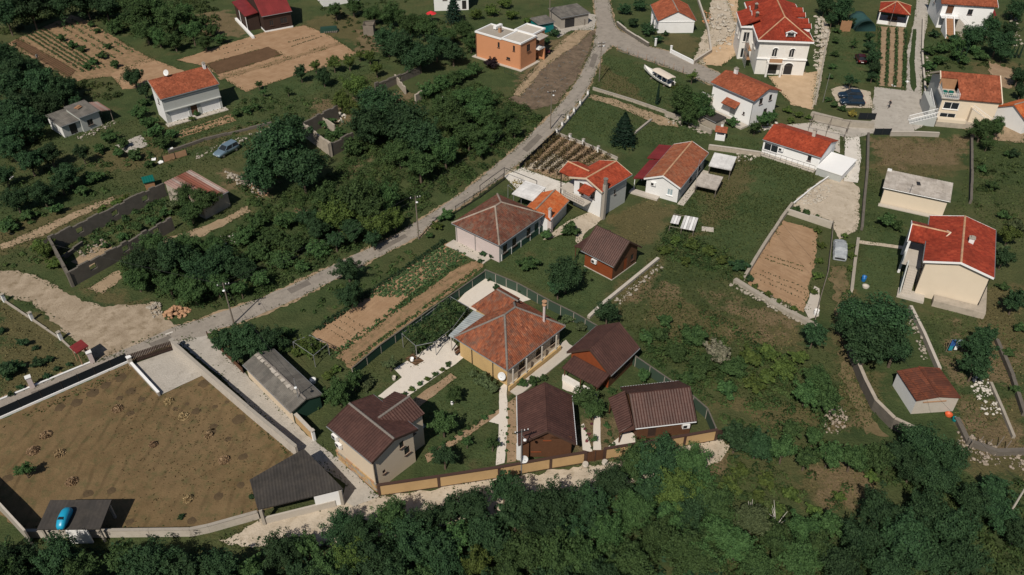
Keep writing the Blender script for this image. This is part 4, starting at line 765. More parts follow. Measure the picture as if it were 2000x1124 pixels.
# --- white house with orange roof and door canopy, centre right
T = house('white_house', 'white two-storey house with orange roof and little red canopy over its door', 'house', (41.23, 135.73, -0.92, 9.84, 7.33, 5.02, 1.32), 'tile_orange', 'bright_white', 'gable', 0.4, 0.4,
  wins=[(1, 1.7, 3.6, 0.9, 1.1), (1, 4.3, 3.6, 0.8, 1.1), (1, 3.4, 1.0, 1.0, 1.3), (0, 4.4, 0.4, 1.3, 2.0, DR, 'white_paint', 'grey_render'), (0, 7.3, 1.7, 0.4, 0.5), (2, 3, 3.4, 1, 1.2)], ridge_m=None)
roof_slope(T, [(-1.2, -4.6, 2.75), (1.9, -4.6, 2.75), (1.9, -3.2, 3.5), (-1.2, -3.2, 3.5)], 'tile_orange', 'canopy'); chimney(T, -2.9, 0.4, 6.0, 7.2, 0.55, 'white_render')
MB().box((-4.9, -3.9, 0), (1.8, 1.5, 2.3)).build('side_terrace', 'pale_concrete', T); rail(T, (-5.7, -4.6, 2.3), (-4.1, -4.6, 2.3), 0.9, 0.3, 'white_paint'); MB().box((0, -4.4, 0), (9.0, 1.8, 0.35)).build('terrace', 'pale_concrete', T); downpipe(T, 4.55, -3.35, 4.9)
# brown lean-to and barbecue by it
T = thing('barbecue', 'small stone barbecue with orange tiled hood and chimney below white house', 'barbecue', G(1406, 272), -0.3)
MB().box((0, 0, 0), (1.6, 1.2, 0.9)).build('hearth', 'white_render', T); MB().box((-0.7, 0, 0.9), (0.2, 1.1, 0.7)).box((0.7, 0, 0.9), (0.2, 1.1, 0.7)).build('cheek', 'white_render', T)
roof_slope(T, [(-1.0, -0.8, 1.6), (1.0, -0.8, 1.6), (1.0, 0, 2.4), (-1.0, 0, 2.4)], 'tile_orange'); roof_slope(T, [(1.0, 0.8, 1.6), (-1.0, 0.8, 1.6), (-1.0, 0, 2.4), (1.0, 0, 2.4)], 'tile_orange'); chimney(T, 0, 0.1, 2.1, 2.9, 0.4, 'white_render')
T = house('lean_to', 'stone lean-to with dark roof at the foot of the white house', 'shed', (34.9, 131.0, -0.92, 4.2, 2.6, 1.6, 0.2), 'sheet_dark', 'pale_masonry', 'mono', 0.15, 0.1, rk=SHT)
# --- long white bungalow with scarlet roof
q = (47.16, 120.41, -0.67, 9.88, 7.25, 2.55, 1.23)
T = house('white_bungalow', 'long low white bungalow with scarlet roof beside the white lane', 'house', q, 'tile_scarlet', 'bright_white', 'gable', 0.3, 0.15, wins=[(0, 0.2, 0.7, 2.4, 1.3, WN, 'white_paint'), (0, 7.6, 1.2, 0.6, 0.9)], ridge_m=None)
chimney(T, 1.9, 0.2, 3.4, 4.9, 0.5, 'pale_concrete'); ac_unit(T, -1.6, -3.55, 1.5)
walls(T, 2.0, 3.1, 1.25, ['grey_render', 'bright_white', 'bright_white', 'bright_white'], cx=7.0, cy=-1.6); MB().box((7.0, -1.6, 1.25), (4.2, 6.4, 0.12)).build('flat_roof', 'bright_white', T)
rail(T, (-4.9, -4.3, 0.2), (4.6, -4.3, 0.2), 1.0, 0.9, 'dark_metal'); MB().box((-0.2, -3.9, 0), (9.6, 1.0, 0.2)).build('terrace', 'pale_concrete', T)
# pergola at its back
T = thing('pergola', 'bare timber pergola frame over the concrete yard beside the scarlet roof', 'pergola', G(1615, 262), -0.5)
for x in (-3, 0, 3):
    for y in (-1.2, 1.6): MB().tube([(x, y, 0), (x, y, 2.3)], 0.06).build('post', 'grey_wood', T)
    MB().tube([(x, -1.6, 2.3), (x, 2.0, 2.3)], 0.05).build('rafter', 'grey_wood', T)
for y in (-1.2, 1.6): MB().tube([(-3.3, y, 2.35), (3.3, y, 2.35)], 0.05).build('beam', 'grey_wood', T)
# --- cream shed with grey roof
T = house('cream_shed', 'cream shed with cracked grey sheet roof on the allotment', 'shed', (60.27, 105.15, -0.45, 9.24, 4.92, 2.91, 0.46), 'sheet_pale', 'cream_render', 'mono', 0.3, 0.3, rk=SHT)
MB().box((0.0, 0.3, 3.2), (0.5, 0.9, 0.1), 0.2).build('roof_hatch', 'dark_metal', T); T2 = MB().tube([(-0.9, -2.5, 2.9), (-0.9, -2.5, 4.4)], 0.03).tube([(-1.3, -2.5, 4.2), (-0.5, -2.5, 4.2)], 0.02).tube([(-1.2, -2.5, 4.0), (-0.6, -2.5, 4.0)], 0.02).build('aerial', 'dark_metal', T)
MB().box((-4.3, 2.3, 2.8), (0.6, 0.5, 0.75)).build('chimney', 'white_render', T); MB().box((0, -2.7, 0), (9.0, 0.8, 0.12)).build('apron', 'pale_concrete', T)
# --- large cream house with red roof, right
q = (57.59, 86.24, 1.12, 11.54, 8.03, 5.5, 1.06); hx, hy = q[3]/2, q[4]/2
T = house('cream_house', 'large cream house with bright red roof, white verges and a side wing', 'house', q, 'tile_red', ['beige_render', 'cream_render', 'beige_render', 'cream_render'], 'gable', 0.4, 0.4, wins=[(2, 8.6, 2.8, 1.0, 1.2), (2, 8.6, 0.4, 1.0, 2.0, DR), (0, 3, 3.2, 1.0, 1.2), (0, 7, 3.2, 1, 1.2)], ridge_m='cream_ridge', vb='bright_white')
zr2 = 6.25; wx = 1.2; hw = 2.5
roof_slope(T, [(wx-hw, 6.1, 5.3), (wx-hw, 2.6, 5.3), (wx, 1.5, zr2), (wx, 6.1, zr2)], 'tile_red'); roof_slope(T, [(wx+hw, 2.6, 5.3), (wx+hw, 6.1, 5.3), (wx, 6.1, zr2), (wx, 1.5, zr2)], 'tile_red')
ridge(T, (wx, 6.1, zr2+0.03), (wx, 1.5, zr2+0.03), 'cream_ridge'); verge(T, [(wx-hw, 6.15, 5.3), (wx, 6.15, zr2), (wx+hw, 6.15, 5.3)], 'bright_white', 0.3, 0.1)
for a, b in (((wx-hw, 2.75, 5.36), (wx, 1.45, zr2+0.06)), ((wx+hw, 2.75, 5.36), (wx, 1.45, zr2+0.06))): MB().tube([a, b], 0.09).build('valley_flashing', 'cream_render', T)
for x in (wx-hw+0.2, wx+hw-0.2): MB().box((x, 5.9, 0), (0.3, 0.3, 5.25)).build('pillar', 'white_render', T)
MB().box((-0.2, 4.9, 2.6), (5.6, 2.3, 0.18)).build('balcony_slab', 'pale_concrete', T); MB().box((-0.2, 5.95, 2.78), (5.6, 0.14, 0.75)).build('balcony_front', 'grey_render', T)
for k in range(12): MB().box((-3.3-0.27*k, 4.6, 0), (0.27, 1.1, 2.7-0.215*k)).build('step', 'pale_concrete', T)
MB().add([(-3.2, 5.3, 0), (-3.2, 5.45, 0), (-6.6, 5.45, 0), (-6.6, 5.3, 0), (-3.2, 5.3, 3.5), (-3.2, 5.45, 3.5), (-6.6, 5.45, 0.8), (-6.6, 5.3, 0.8)], [(0, 3, 7, 4), (1, 5, 6, 2), (4, 7, 6, 5), (3, 2, 6, 7), (0, 4, 5, 1)]).build('stair_wall', 'grey_render', T)
chimney(T, -0.1, -0.95, 5.9, 7.0, 0.6, 'white_render'); MB().box((-6.2, -1.6, 0), (1.4, 6.0, 0.9)).build('plinth', 'pale_masonry', T); MB().box((-1.2, -4.3, 0), (9.0, 0.9, 0.5)).build('plinth', 'pale_masonry', T); MB().box((-6.0, 4.0, 0), (1.8, 3.2, 0.35)).build('terrace', 'pale_concrete', T)
downpipe(T, -5.4, -3.7, 5.4, 'dark_metal')
# --- red cross-gabled house, centre
q = (13.09, 105.06, 0.8, 6.91, 6.17, 4.77, 1.06)
T = house('red_roof_house', 'white house, right wall coloured grey as shade, with new red cross-gabled roof and raised balcony', 'house', q, 'tile_scarlet', ['grey_render', 'white_render', 'white_render', 'white_render'], 'gable', 0.5, 0.5, wins=[(3, 1.0, 2.3, 0.9, 2.0, DR, 'brown_paint', 'timber'), (3, 3.2, 2.6, 0.8, 1.2), (0, 3.0, 2.6, 0.35, 0.8)], ridge_m='cream_ridge', vb='beige_render')  # grey right wall: its shade is put into the render colour
roof_slope(T, [(-3.3, 5.3, 4.7), (-3.3, 2.0, 4.7), (-1.3, 1.0, 5.55), (-1.3, 5.3, 5.55)], 'tile_scarlet'); roof_slope(T, [(0.9, 2.0, 4.7), (0.9, 5.3, 4.7), (-1.3, 5.3, 5.55), (-1.3, 1.0, 5.55)], 'tile_scarlet'); ridge(T, (-1.3, 5.3, 5.6), (-1.3, 1.2, 5.6), 'cream_ridge'); verge(T, [(-3.3, 5.36, 4.7), (-1.3, 5.36, 5.55), (0.9, 5.36, 4.7)], 'beige_render')
for x, y in ((-3.1, 5.0), (0.7, 5.0)): MB().tube([(x, y, 0), (x, y, 4.7)], 0.09).build('post', 'dark_timber', T)
MB().box((-1.2, 3.9, 2.0), (4.2, 2.4, 0.16)).build('balcony_slab', 'pale_concrete', T); MB().box((-3.9, 1.4, 1.95), (1.6, 4.6, 0.14)).build('balcony_slab', 'pale_concrete', T); rail(T, (-4.6, 3.6, 2.09), (-4.6, -0.6, 2.09), 0.85, 0.4, 'grey_wood')
roof_slope(T, [(-4.6, 0.6, 4.0), (-4.6, -1.6, 4.0), (-3.0, -1.6, 4.5), (-3.0, 0.6, 4.5)], 'tile_scarlet', 'canopy'); MB().box((-2.9, -3.1, 0), (0.5, 0.5, 5.9)).build('chimney', 'concrete', T); MB().lathe([(0.3, 0), (0.3, 0.7), (0.36, 0.75), (0.36, 0.9)], 10, (-2.9, -3.1, 5.9)).build('flue', 'ridge_grey', T)
# --- long orange-tiled house with maroon lean-to
q = (25.57, 111.66, 1.05, 12.4, 5.83, 2.78, 1.28)
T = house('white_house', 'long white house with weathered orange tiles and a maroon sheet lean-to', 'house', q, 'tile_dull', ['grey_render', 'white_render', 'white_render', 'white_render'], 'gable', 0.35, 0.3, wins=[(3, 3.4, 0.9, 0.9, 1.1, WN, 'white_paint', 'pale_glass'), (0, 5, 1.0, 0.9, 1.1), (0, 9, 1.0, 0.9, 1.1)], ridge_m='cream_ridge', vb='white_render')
for p in ([(5.8, 5.2, 2.35), (0.6, 5.2, 2.35), (0.6, 2.8, 2.75), (5.8, 2.8, 2.75)], [(0.5, 4.7, 2.2), (-6.0, 4.7, 2.2), (-6.0, 2.8, 2.7), (0.5, 2.8, 2.7)]): roof_slope(T, p, 'metal_maroon', **SHT)
for x, y in ((-5.8, 4.5), (-2.6, 4.5), (0.4, 4.5), (3, 5.0), (5.6, 5.0)): MB().tube([(x, y, 0), (x, y, 2.2)], 0.06).build('post', 'white_paint', T)
ac_unit(T, -6.05, 1.4, 1.9, R(-90)); MB().tube([(0.2, -3.3, 0), (0.2, -3.3, 4.6)], 0.04).build('aerial_mast', 'steel', T); MB().box((-0.5, -3.3, 0), (11.5, 1.0, 0.15)).build('apron', 'pale_concrete', T); MB().box((-6.4, 2.5, 0), (1.2, 4.6, 0.3)).build('terrace', 'pale_concrete', T)
# --- small orange outbuilding with white flat canopy
q = (4.84, 100.61, 1.07, 6.13, 4.6, 2.3, 1.2)
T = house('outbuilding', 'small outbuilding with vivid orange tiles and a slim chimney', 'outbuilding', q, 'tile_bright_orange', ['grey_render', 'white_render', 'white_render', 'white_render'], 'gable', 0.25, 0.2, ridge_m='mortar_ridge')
chimney(T, -2.6, -2.0, 2.0, 3.9, 0.35, 'pink_render'); MB().box((-2.6, -2.1, 0), (0.6, 0.6, 2.4)).build('oven', 'pink_render', T)
T = thing('canopy_shelter', 'flat white sheet canopy between the two tiled roofs', 'canopy', G(1032, 405), 1.07); roof_slope(T, [(-1.7, -1.6, 2.5), (2.6, -1.6, 2.5), (2.6, 1.9, 2.7), (-1.7, 1.9, 2.7)], 'sheet_white', **SHT)
for x in (-1.5, 2.4):
    for y in (-1.4, 1.7): MB().tube([(x, y, 0), (x, y, 2.5)], 0.06).build('post', 'steel', T)
# --- pink house with hipped old roof
q = (-1.91, 96.04, 0.89, 9.88, 8.59, 3.17, 2.35, 1.0)
T = house('pink_house', 'pale pink house with mossy brown hipped tile roof beside the road', 'house', q, 'tile_weathered', ['grey_render', 'pink_render', 'pink_render', 'pink_render'], 'hip', 0.35, wins=[(0, 0.8, 1.0, 0.9, 1.3), (0, 2.8, 1.0, 0.9, 1.3), (0, 6.0, 1.0, 0.9, 1.3), (0, 7.8, 0.1, 0.9, 2.1, DR, 'green_plastic', 'green_panel')])  # right wall grey instead of pink, shade painted in by material
downpipe(T, -4.66, 0.3, 3.1); downpipe(T, -4.66, 3.7, 3.1); MB().box((-5.4, 1.0, 0), (1.7, 7.0, 0.12)).build('apron', 'pale_concrete', T)
# --- red timber cabin with dark metal roof
q = (13.31, 89.56, -0.75, 5.46, 6.14, 2.62, 2.49)
T = house('timber_cabin', 'reddish timber cabin with steep dark brown roof on the lawn', 'cabin', q, 'metal_brown', ['red_timber', 'timber', 'timber', 'timber'], 'gable', 0.4, 0.4, wins=[(1, 2.4, 0.2, 0.9, 2.0, DR, 'brown_paint', 'red_timber'), (1, 4.0, 1.0, 0.7, 1.0), (3, 2, 1, 0.8, 1)], ridge_m=None, rk=MT, vb='brown_paint', base=('pale_concrete', 0.12))
roof_slope(T, [(-4.3, 3.3, 2.3), (-4.3, -2.6, 2.3), (-2.6, -2.6, 2.7), (-2.6, 3.3, 2.7)], 'metal_brown', 'porch_roof', **MT); ac_unit(T, -0.6, -2.9, 1.5)
for y in (-2.4, 3.0): MB().tube([(-4.15, y, 0), (-4.15, y, 2.3)], 0.07).build('porch_post', 'timber', T)
for k in range(6): MB().box((0, -2.685, 0.35+k*0.36), (4.6, 0.03, 0.33)).build('cladding_board', 'red_timber', T)
# --- big hipped house with old orange tiles
q = (-0.23, 72.26, 0.84, 10.16, 8.34, 3.03, 3.1, 1.0)
T = house('yellow_house', 'ochre house with large old orange hipped roof and tin side canopy', 'house', q, 'tile_old', ['beige_render', 'yellow_render', 'yellow_render', 'yellow_render'], 'hip', 0.45, wins=[(0, 2.0, 0.9, 1.0, 1.3), (0, 5.0, 0.9, 1.0, 1.3), (0, 7.6, 0.9, 1.0, 1.3)], ridge_m='ridge_grey')
roof_slope(T, [(0.3, 6.6, 3.0), (0.3, 3.2, 3.0), (2.8, 1.6, 5.2), (2.8, 4.6, 5.2)], 'tile_old'); roof_slope(T, [(5.4, 3.2, 3.0), (5.4, 6.6, 3.0), (2.8, 4.6, 5.2), (2.8, 1.6, 5.2)], 'tile_old'); roof_slope(T, [(5.4, 6.6, 3.0), (0.3, 6.6, 3.0), (2.8, 4.6, 5.2)], 'tile_old')
ridge(T, (2.8, 1.2, 5.24), (2.8, 4.6, 5.24), 'ridge_grey'); walls(T, 2.1, 1.6, 2.95, 'yellow_render', cx=2.85, cy=4.6)
roof_slope(T, [(0.4, 6.3, 2.5), (-4.9, 5.3, 2.5), (-4.9, 3.9, 2.75), (0.4, 4.4, 2.75)], 'sheet_zinc', 'canopy', **SHT)
for x, y in ((-4.7, 5.1), (-2.2, 5.5), (0.2, 6.1)): MB().tube([(x, y, 0), (x, y, 2.5)], 0.08).build('post', 'pale_concrete', T)
MB().tube([(3.0, -2.6, 3.2), (3.0, -2.6, 6.6)], 0.15, 8).build('chimney', 'pink_render', T); MB().lathe([(0.28, 0), (0.28, 0.12), (0.1, 0.2), (0.1, 0.45), (0.3, 0.5), (0.3, 0.58)], 8, (3.0, -2.6, 6.6)).build('chimney_cap', 'clay_rubble', T)
for x in (-4.4, -2.1, 0.6, 3.2): MB().tube([(x, -4.4, 0), (x, -4.4, 2.9)], 0.1).build('veranda_post', 'pale_concrete', T)
MB().box((-0.5, -4.4, 0), (9.2, 0.22, 0.7)).build('veranda_wall', 'yellow_render', T); downpipe(T, -4.72, 1.7, 2.9, 'dark_metal'); downpipe(T, -4.72, -1.6, 2.9, 'dark_metal')
MB().box((0.2, -5.2, 0), (10.6, 1.2, 0.14)).build('apron', 'pale_concrete', T)
dish('pale satellite dish at the corner of the ochre hipped-roof house', at(T, -5.0, -3.3, 0.8), 0.5, -2.1)
# --- brown cottages
q = (10.48, 69.64, 0.88, 5.87, 6.03, 2.5, 2.21)
T = house('cottage', 'brown cottage with porch roof in front of its gable, by the green fence', 'cottage', q, 'metal_brown', ['timber', 'timber', 'timber', 'red_timber'], 'gable', 0.4, 0.35, wins=[(0, 1.0, 0.9, 0.8, 1.0), (0, 3.4, 0.9, 0.8, 1.0), (3, 1.2, 0.2, 1.0, 2.0, DR, 'brown_paint', 'timber')], ridge_m=None, rk=MT, vb='brown_paint')
roof_slope(T, [(-5.0, 2.2, 2.0), (-5.0, -2.8, 2.0), (-3.0, -2.95, 2.65), (-3.0, 2.0, 2.65)], 'metal_brown', 'porch_roof', **MT)
for y in (-2.5, -0.3, 1.9): MB().tube([(-4.8, y, 0), (-4.8, y, 2.0)], 0.08).build('porch_post', 'timber', T)
MB().box((-4.8, 0.9, 0), (0.3, 2.4, 0.9)).build('porch_wall', 'raw_stone', T); MB().box((-4.8, -1.6, 0), (0.3, 1.9, 0.9)).build('porch_wall', 'raw_stone', T)
q = (3.52, 58.93, 1.58, 6.82, 5.86, 2.5, 1.98)
T = house('cottage', 'brown cottage with its gable facing the tan boundary wall', 'cottage', q, 'metal_brown', 'timber', 'gable', 0.4, 0.5, wins=[(3, 1.0, 0.9, 0.9, 1.0, WN, 'red_timber'), (3, 2.2, 2.6, 0.7, 0.5, WN, 'red_timber'), (0, 2.5, 0.9, 0.9, 1.0)], ridge_m=None, rk=MT, vb='brown_paint', gut='dish_grey')
for k in range(9): MB().box((-2.935, 0, 0.1+0.29*k), (0.04, 4.9-max(0, k-7)*0.9, 0.27)).build('cladding_board', 'timber', T)
MB().box((-3.2, 2.85, 0), (0.3, 0.5, 2.3)).build('white_pillar', 'white_render', T)
q = (15.59, 61.42, 0.15, 6.54, 6.04, 2.2, 2.1)
T = house('cottage', 'brown cottage with ribbed front roof slope and lower side roof, near the wall corner', 'cottage', q, 'metal_brown', 'timber', 'gable', 0.35, 0.35, wins=[(0, 1.2, 0.2, 0.9, 1.7, DR, 'brown_paint', 'dark_timber')], ridge_m=None, rk=MT, vb='brown_paint', gut='dish_grey')
roof_slope(T, [(-5.0, 1.7, 2.15), (-5.0, -3.1, 1.85), (-3.3, -3.05, 2.1), (-3.3, 1.5, 3.2)], 'metal_brown', 'side_roof', **MT)
for y in (-2.8, 1.4): MB().tube([(-4.8, y, 0), (-4.8, y, 1.9)], 0.08).build('porch_post', 'timber', T)
ac_unit(T, 2.3, -2.85, 1.2)
# --- beige house with brown roof and stone plinth
q = (-13.89, 55.6, -0.75, 6.92, 5.89, 4.92, 0.95)
T = house('beige_house', 'beige two-storey house with dark brown cross-gabled roof above the alley', 'house', q, 'metal_brown', ['beige_render', 'beige_render', 'beige_render', 'beige_render'], 'gable', 0.35, 0.4, wins=[(1, 3.4, 3.4, 0.55, 0.9), (1, 3.9, 2.0, 0.7, 1.0), (1, 1.0, 1.7, 0.4, 0.5), (2, 2, 2.8, 0.9, 1.1)], ridge_m='ridge_grey', rk=MT, vb='dark_timber')
roof_slope(T, [(-2.3, 4.9, 4.75), (-2.3, 2.0, 4.75), (0.1, 0.6, 5.7), (0.1, 4.9, 5.7)], 'metal_brown', **MT); roof_slope(T, [(2.3, 2.0, 4.75), (2.3, 4.9, 4.75), (0.1, 4.9, 5.7), (0.1, 0.6, 5.7)], 'metal_brown', **MT); ridge(T, (0.1, 4.9, 5.74), (0.1, 0.8, 5.74), 'ridge_grey'); walls(T, 1.9, 1.4, 4.7, 'beige_render', [(1, 0.8, 2.6, 0.9, 1.3)], cx=0.1, cy=3.4, gable=5.5, gx=False)
sp = T                                                # rubble-faced plinth on the alley side, stone by stone
for j in range(5):
    u = -3.2+random.uniform(0, 0.2)
    while u < 3.2:
        w_ = random.uniform(0.35, 0.7); w_ = min(w_, 3.25-u); MB().box((u+w_/2, -2.62-random.uniform(0, 0.03), 0.02+j*0.27), (w_-0.03, 0.12, 0.245)).build('facing_stone', random.choice(['tan_panel', 'limestone', 'clay_rubble', 'tan_panel']), T); u += w_
downpipe(T, 3.12, -2.5, 4.85, 'dark_metal')
ac_unit(T, -2.6, -2.78, 3.5); ac_unit(T, -2.2, -2.78, 2.6); MB().box((0.9, 4.95, 2.0), (1.6, 1.0, 0.05)).build('awning', 'pale_glass', T)
# --- grey long shed by the alley
q = (-25.55, 65.38, -0.81, 10.19, 3.86, 2.0, 0.65)
T = house('long_shed', 'long grey sheet-roofed shed with a crumbling ridge beside the alley', 'shed', q, 'sheet_grey', ['beige_render', 'green_panel', 'concrete', 'concrete'], 'gable', 0.2, 0.2, ridge_m='ridge_grey', rk=dict(rib=0.2, course=1.2, amp=0.03, step=0.03))
for k in range(14): MB().box((-4.6+k*0.62+random.uniform(-.1, .1), -0.2+random.uniform(-.1, .1), 2.62), (0.5, random.uniform(0.3, 0.6), 0.12), random.uniform(-.2, .2)).build('ridge_slab', random.choice(['pale_concrete', 'limestone', 'concrete']), T)
# --- dark carport roofs in the dry meadow
T = thing('open_barn', 'low barn with large dark sheet roof and white front at the alley corner', 'barn', G(585, 1000), 0); P0 = T.location
c4 = [G(503.4, 996.1, 2.3)-P0, G(670.6, 955.2, 2.3)-P0, G(594, 878.8, 2.6)-P0, G(487.4, 937.4, 2.6)-P0]
for v_ in (c4,): roof_slope(T, v_, 'sheet_dark', rib=0.3, course=None, amp=0.03)
for p in c4: MB().box((p.x*0.93, p.y*0.93, 0), (0.3, 0.3, 2.2)).build('pillar', 'concrete', T)
d = (c4[1]-c4[0]); mid = c4[0]+d*0.82; MB().box((mid.x*0.98, mid.y+0.1, 0), (d.length*0.34, 0.15, 2.15), math.atan2(d.y, d.x)).build('front_panel', 'bright_white', T)
mid = c4[0]+d*0.45; MB().box((mid.x*0.98, mid.y+0.06, 0), (d.length*0.85, 0.2, 0.9), math.atan2(d.y, d.x)).build('front_wall', 'pale_concrete', T)
d = (c4[2]-c4[1]); mid = c4[1]+d*0.5; MB().box((mid.x*0.95, mid.y*0.95, 0), (d.length*0.9, 0.18, 2.1), math.atan2(d.y, d.x)).build('side_wall', 'concrete', T)
q = (-40.74, 47.14, 0.01, 5.81, 3.08, 2.2, 0.29); T = thing('carport', 'flat dark carport roof at the lower left with a blue shell on top', 'carport', q[:2]+(0,), q[2])
roof_slope(T, [(-2.9, -1.54, 2.2), (2.9, -1.54, 2.2), (2.9, 1.54, 2.49), (-2.9, 1.54, 2.49)], 'sheet_dark', rib=0.4, course=None, amp=0.02)
for x in (-2.6, 0, 2.6):
    for y in (-1.3, 1.3): MB().box((x, y, 0), (0.2, 0.2, 2.15)).build('pillar', 'concrete', T)
MB().box((0.6, -1.45, 0), (2.0, 0.15, 2.0)).build('front_panel', 'bright_white', T)
# --- little maroon shelter by the road
q = (-50.14, 70.52, -0.69, 1.65, 1.42, 2.2, 0.16); T = thing('roadside_shelter', 'little roadside shelter with maroon sheet roof on thin legs', 'shelter', q[:2]+(0,), q[2])
roof_slope(T, [(-0.85, -0.75, 2.2), (0.85, -0.75, 2.2), (0.85, 0.75, 2.36), (-0.85, 0.75, 2.36)], 'metal_maroon', rib=0.2, course=None, amp=0.02)
for x in (-0.7, 0.7):
    for y in (-0.6, 0.6): MB().tube([(x, y, 0), (x, y, 2.2)], 0.05).build('leg', 'clay_rubble', T)
MB().box((0, 0.6, 0.3), (1.4, 0.05, 1.2)).build('back_board', 'red_timber', T)
# --- rusty shed right
q = (45.76, 64.44, 1.66, 4.66, 5.02, 2.2, 0.4)
T = house('rusty_shed', 'pale shed with rusted low-pitched roof below the retaining path', 'shed', q, 'sheet_rust', ['white_render', 'white_render', 'white_render', 'pale_concrete'], 'gable', 0.12, 0.12, ridge_m='sheet_rust', rk=dict(rib=0.3, course=None, amp=0.03), gut=None)
MB().box((-2.3, 0.3, 1.75), (0.05, 2.6, 0.15)).build('rusty_band', 'clay_rubble', T)
# --- striped corrugated shed by the roofless ruin
q = (-46.92, 105.03, 0.93, 4.67, 8.84, 2.6, 0.6)
T = house('striped_shed', 'shed with rust and grey striped corrugated roof at the end of the ruin', 'shed', q, 'sheet_striped', 'pale_masonry', 'mono', 0.15, 0.1, rk=dict(rib=0.42, course=None, amp=0.05))
T = thing('teal_hut', 'tiny hut with teal roof behind the striped shed', 'hut', G(294, 366), 0.5); walls(T, 0.7, 0.6, 1.4, 'planks'); roof_slope(T, [(-0.85, -0.8, 1.35), (0.85, -0.8, 1.35), (0.85, 0.8, 1.6), (-0.85, 0.8, 1.6)], 'green_plastic', **SHT)
# --- low white roofs / frames right of centre
for q, lab, mm in (((33.35, 114.45, -0.41, 3.56, 4.04, 1.8, 0.3), 'low white sheet roof nearest the orange barbecue', 'sheet_white'), ((30.15, 108.88, -0.45, 3.45, 3.73, 1.5, 0.3), 'low pale grey sheet roof beside the long orange-tiled house', 'sheet_pale')):
    T = thing('low_shed', lab, 'shed', q[:2]+(0,), q[2]); a, b = q[3]/2, q[4]/2; roof_slope(T, [(-a, -b, q[5]), (a, -b, q[5]), (a, b, q[5]+q[6]), (-a, b, q[5]+q[6])], mm, **SHT)
    for x in (-a+0.15, a-0.15):
        for y in (-b+0.15, b-0.15): MB().tube([(x, y, 0), (x, y, q[5])], 0.06).build('post', 'grey_wood', T)
    MB().box((0, b-0.2, 0), (q[3]-0.4, 0.08, q[5]+0.1)).build('back_wall', 'grey_wood', T)
T = thing('cold_frame', 'broken cold frame with white slatted covers on the meadow', 'cold frame', (24.7, 98.62, 0), -0.35)
for k in range(9):
    if k == 3: continue
    MB().box((-1.6+0.4*k, 0.2 if k < 4 else 0, 0.9), (0.36, 2.2 if k < 4 else 3.5, 0.04)).build('cover_slat', 'bright_white' if k % 2 else 'sheet_white', T)
for x in (-1.7, 0, 1.7):
    for y in (-1.7, 1.7): MB().tube([(x, y, 0), (x, y, 0.92)], 0.05).build('leg', 'grey_wood', T)
for y in (-1.7, 1.7): MB().tube([(-1.75, y, 0.86), (1.75, y, 0.86)], 0.04).build('beam', 'grey_wood', T)
T = tag(MB().box((0, 0, 0), (1.7, 1.0, 0.15), 0, 0.97).build('board', 'pale_concrete', None, loc=G(1382, 449)), 'pale board lying on grass right of the cold frame', 'board'); T.rotation_euler.z = -0.2
# ================================================================== walls, fences, gates
def xy(p, z=0.0): g = G(p[0], p[1], z); return Vector((g.x, g.y, 0))
def wall_run(name, label, cat, pix, h, th=0.22, m='pale_concrete', cope=None, cope_w=0.1, cope_h=0.07, pill=None, pill_m=None, pill_w=0.4, pill_h=None, z=0.0, base=None, cap=True, seg='wall_segment', jag=0.0):
    P = [xy(p, z) for p in pix]; T = thing(name, label, cat, P[0]); O = P[0]
    for a, b in zip(P[:-1], P[1:]):
        d = b-a; L = d.length; n = max(1, round(L/4.0)); ang = math.atan2(d.y, d.x)
        for k in range(n):
            c = a+d*(k+0.5)/n-O; hh = h*(1+random.uniform(-jag, jag)) if jag else h
            MB().box((c.x, c.y, 0), (L/n+(0.0 if k < n-1 else th*0.5), th, hh), ang).build(seg, m, T)
            if cope: MB().box((c.x, c.y, hh+0.002), (L/n-0.01, th+cope_w, cope_h), ang).build('coping', cope, T)
    for p in pill or ():
        c = xy(p)-O; ph = pill_h or h+0.15
        ang = math.atan2((P[1]-P[0]).y, (P[1]-P[0]).x); pl = MB().box((c.x, c.y, 0), (pill_w, pill_w, ph), ang).build('pillar', pill_m or m, T)
        if cap: MB().box((c.x, c.y, ph), (pill_w+0.12, pill_w+0.12, 0.08), ang).build('pillar_cap', cope or m, pl)
    return T
def panel_fence(name, label, cat, pix, h, panel_m, post_m, n_m=2.2, th=0.05, z0=0.05, post=0.09, rail_m=None, kerb=None, top=None):
    P = [xy(p) for p in pix]; T = thing(name, label, cat, P[0]); O = P[0]
    for a, b in zip(P[:-1], P[1:]):
        d = b-a; L = d.length; n = max(1, round(L/n_m)); ang = math.atan2(d.y, d.x)
        for k in range(n):
            c = a+d*(k+0.5)/n-O; e = a+d*k/n-O
            MB().box((c.x, c.y, z0), (L/n-post, th, h-z0), ang).build('panel', panel_m, T); MB().box((e.x, e.y, 0), (post, post, h+0.06), ang).build('post', post_m, T)
            if top: MB().box((c.x, c.y, h+0.002), (L/n-0.01, th+0.1, 0.07), ang).build('top_rail', top, T)
        if kerb: c = (a+b)/2-O; MB().box((c.x, c.y, 0), (L, 0.26, kerb[1]), ang).build('kerb', kerb[0], T)
    e = P[-1]-O; MB().box((e.x, e.y, 0), (post, post, h+0.06)).build('post', post_m, T); return T
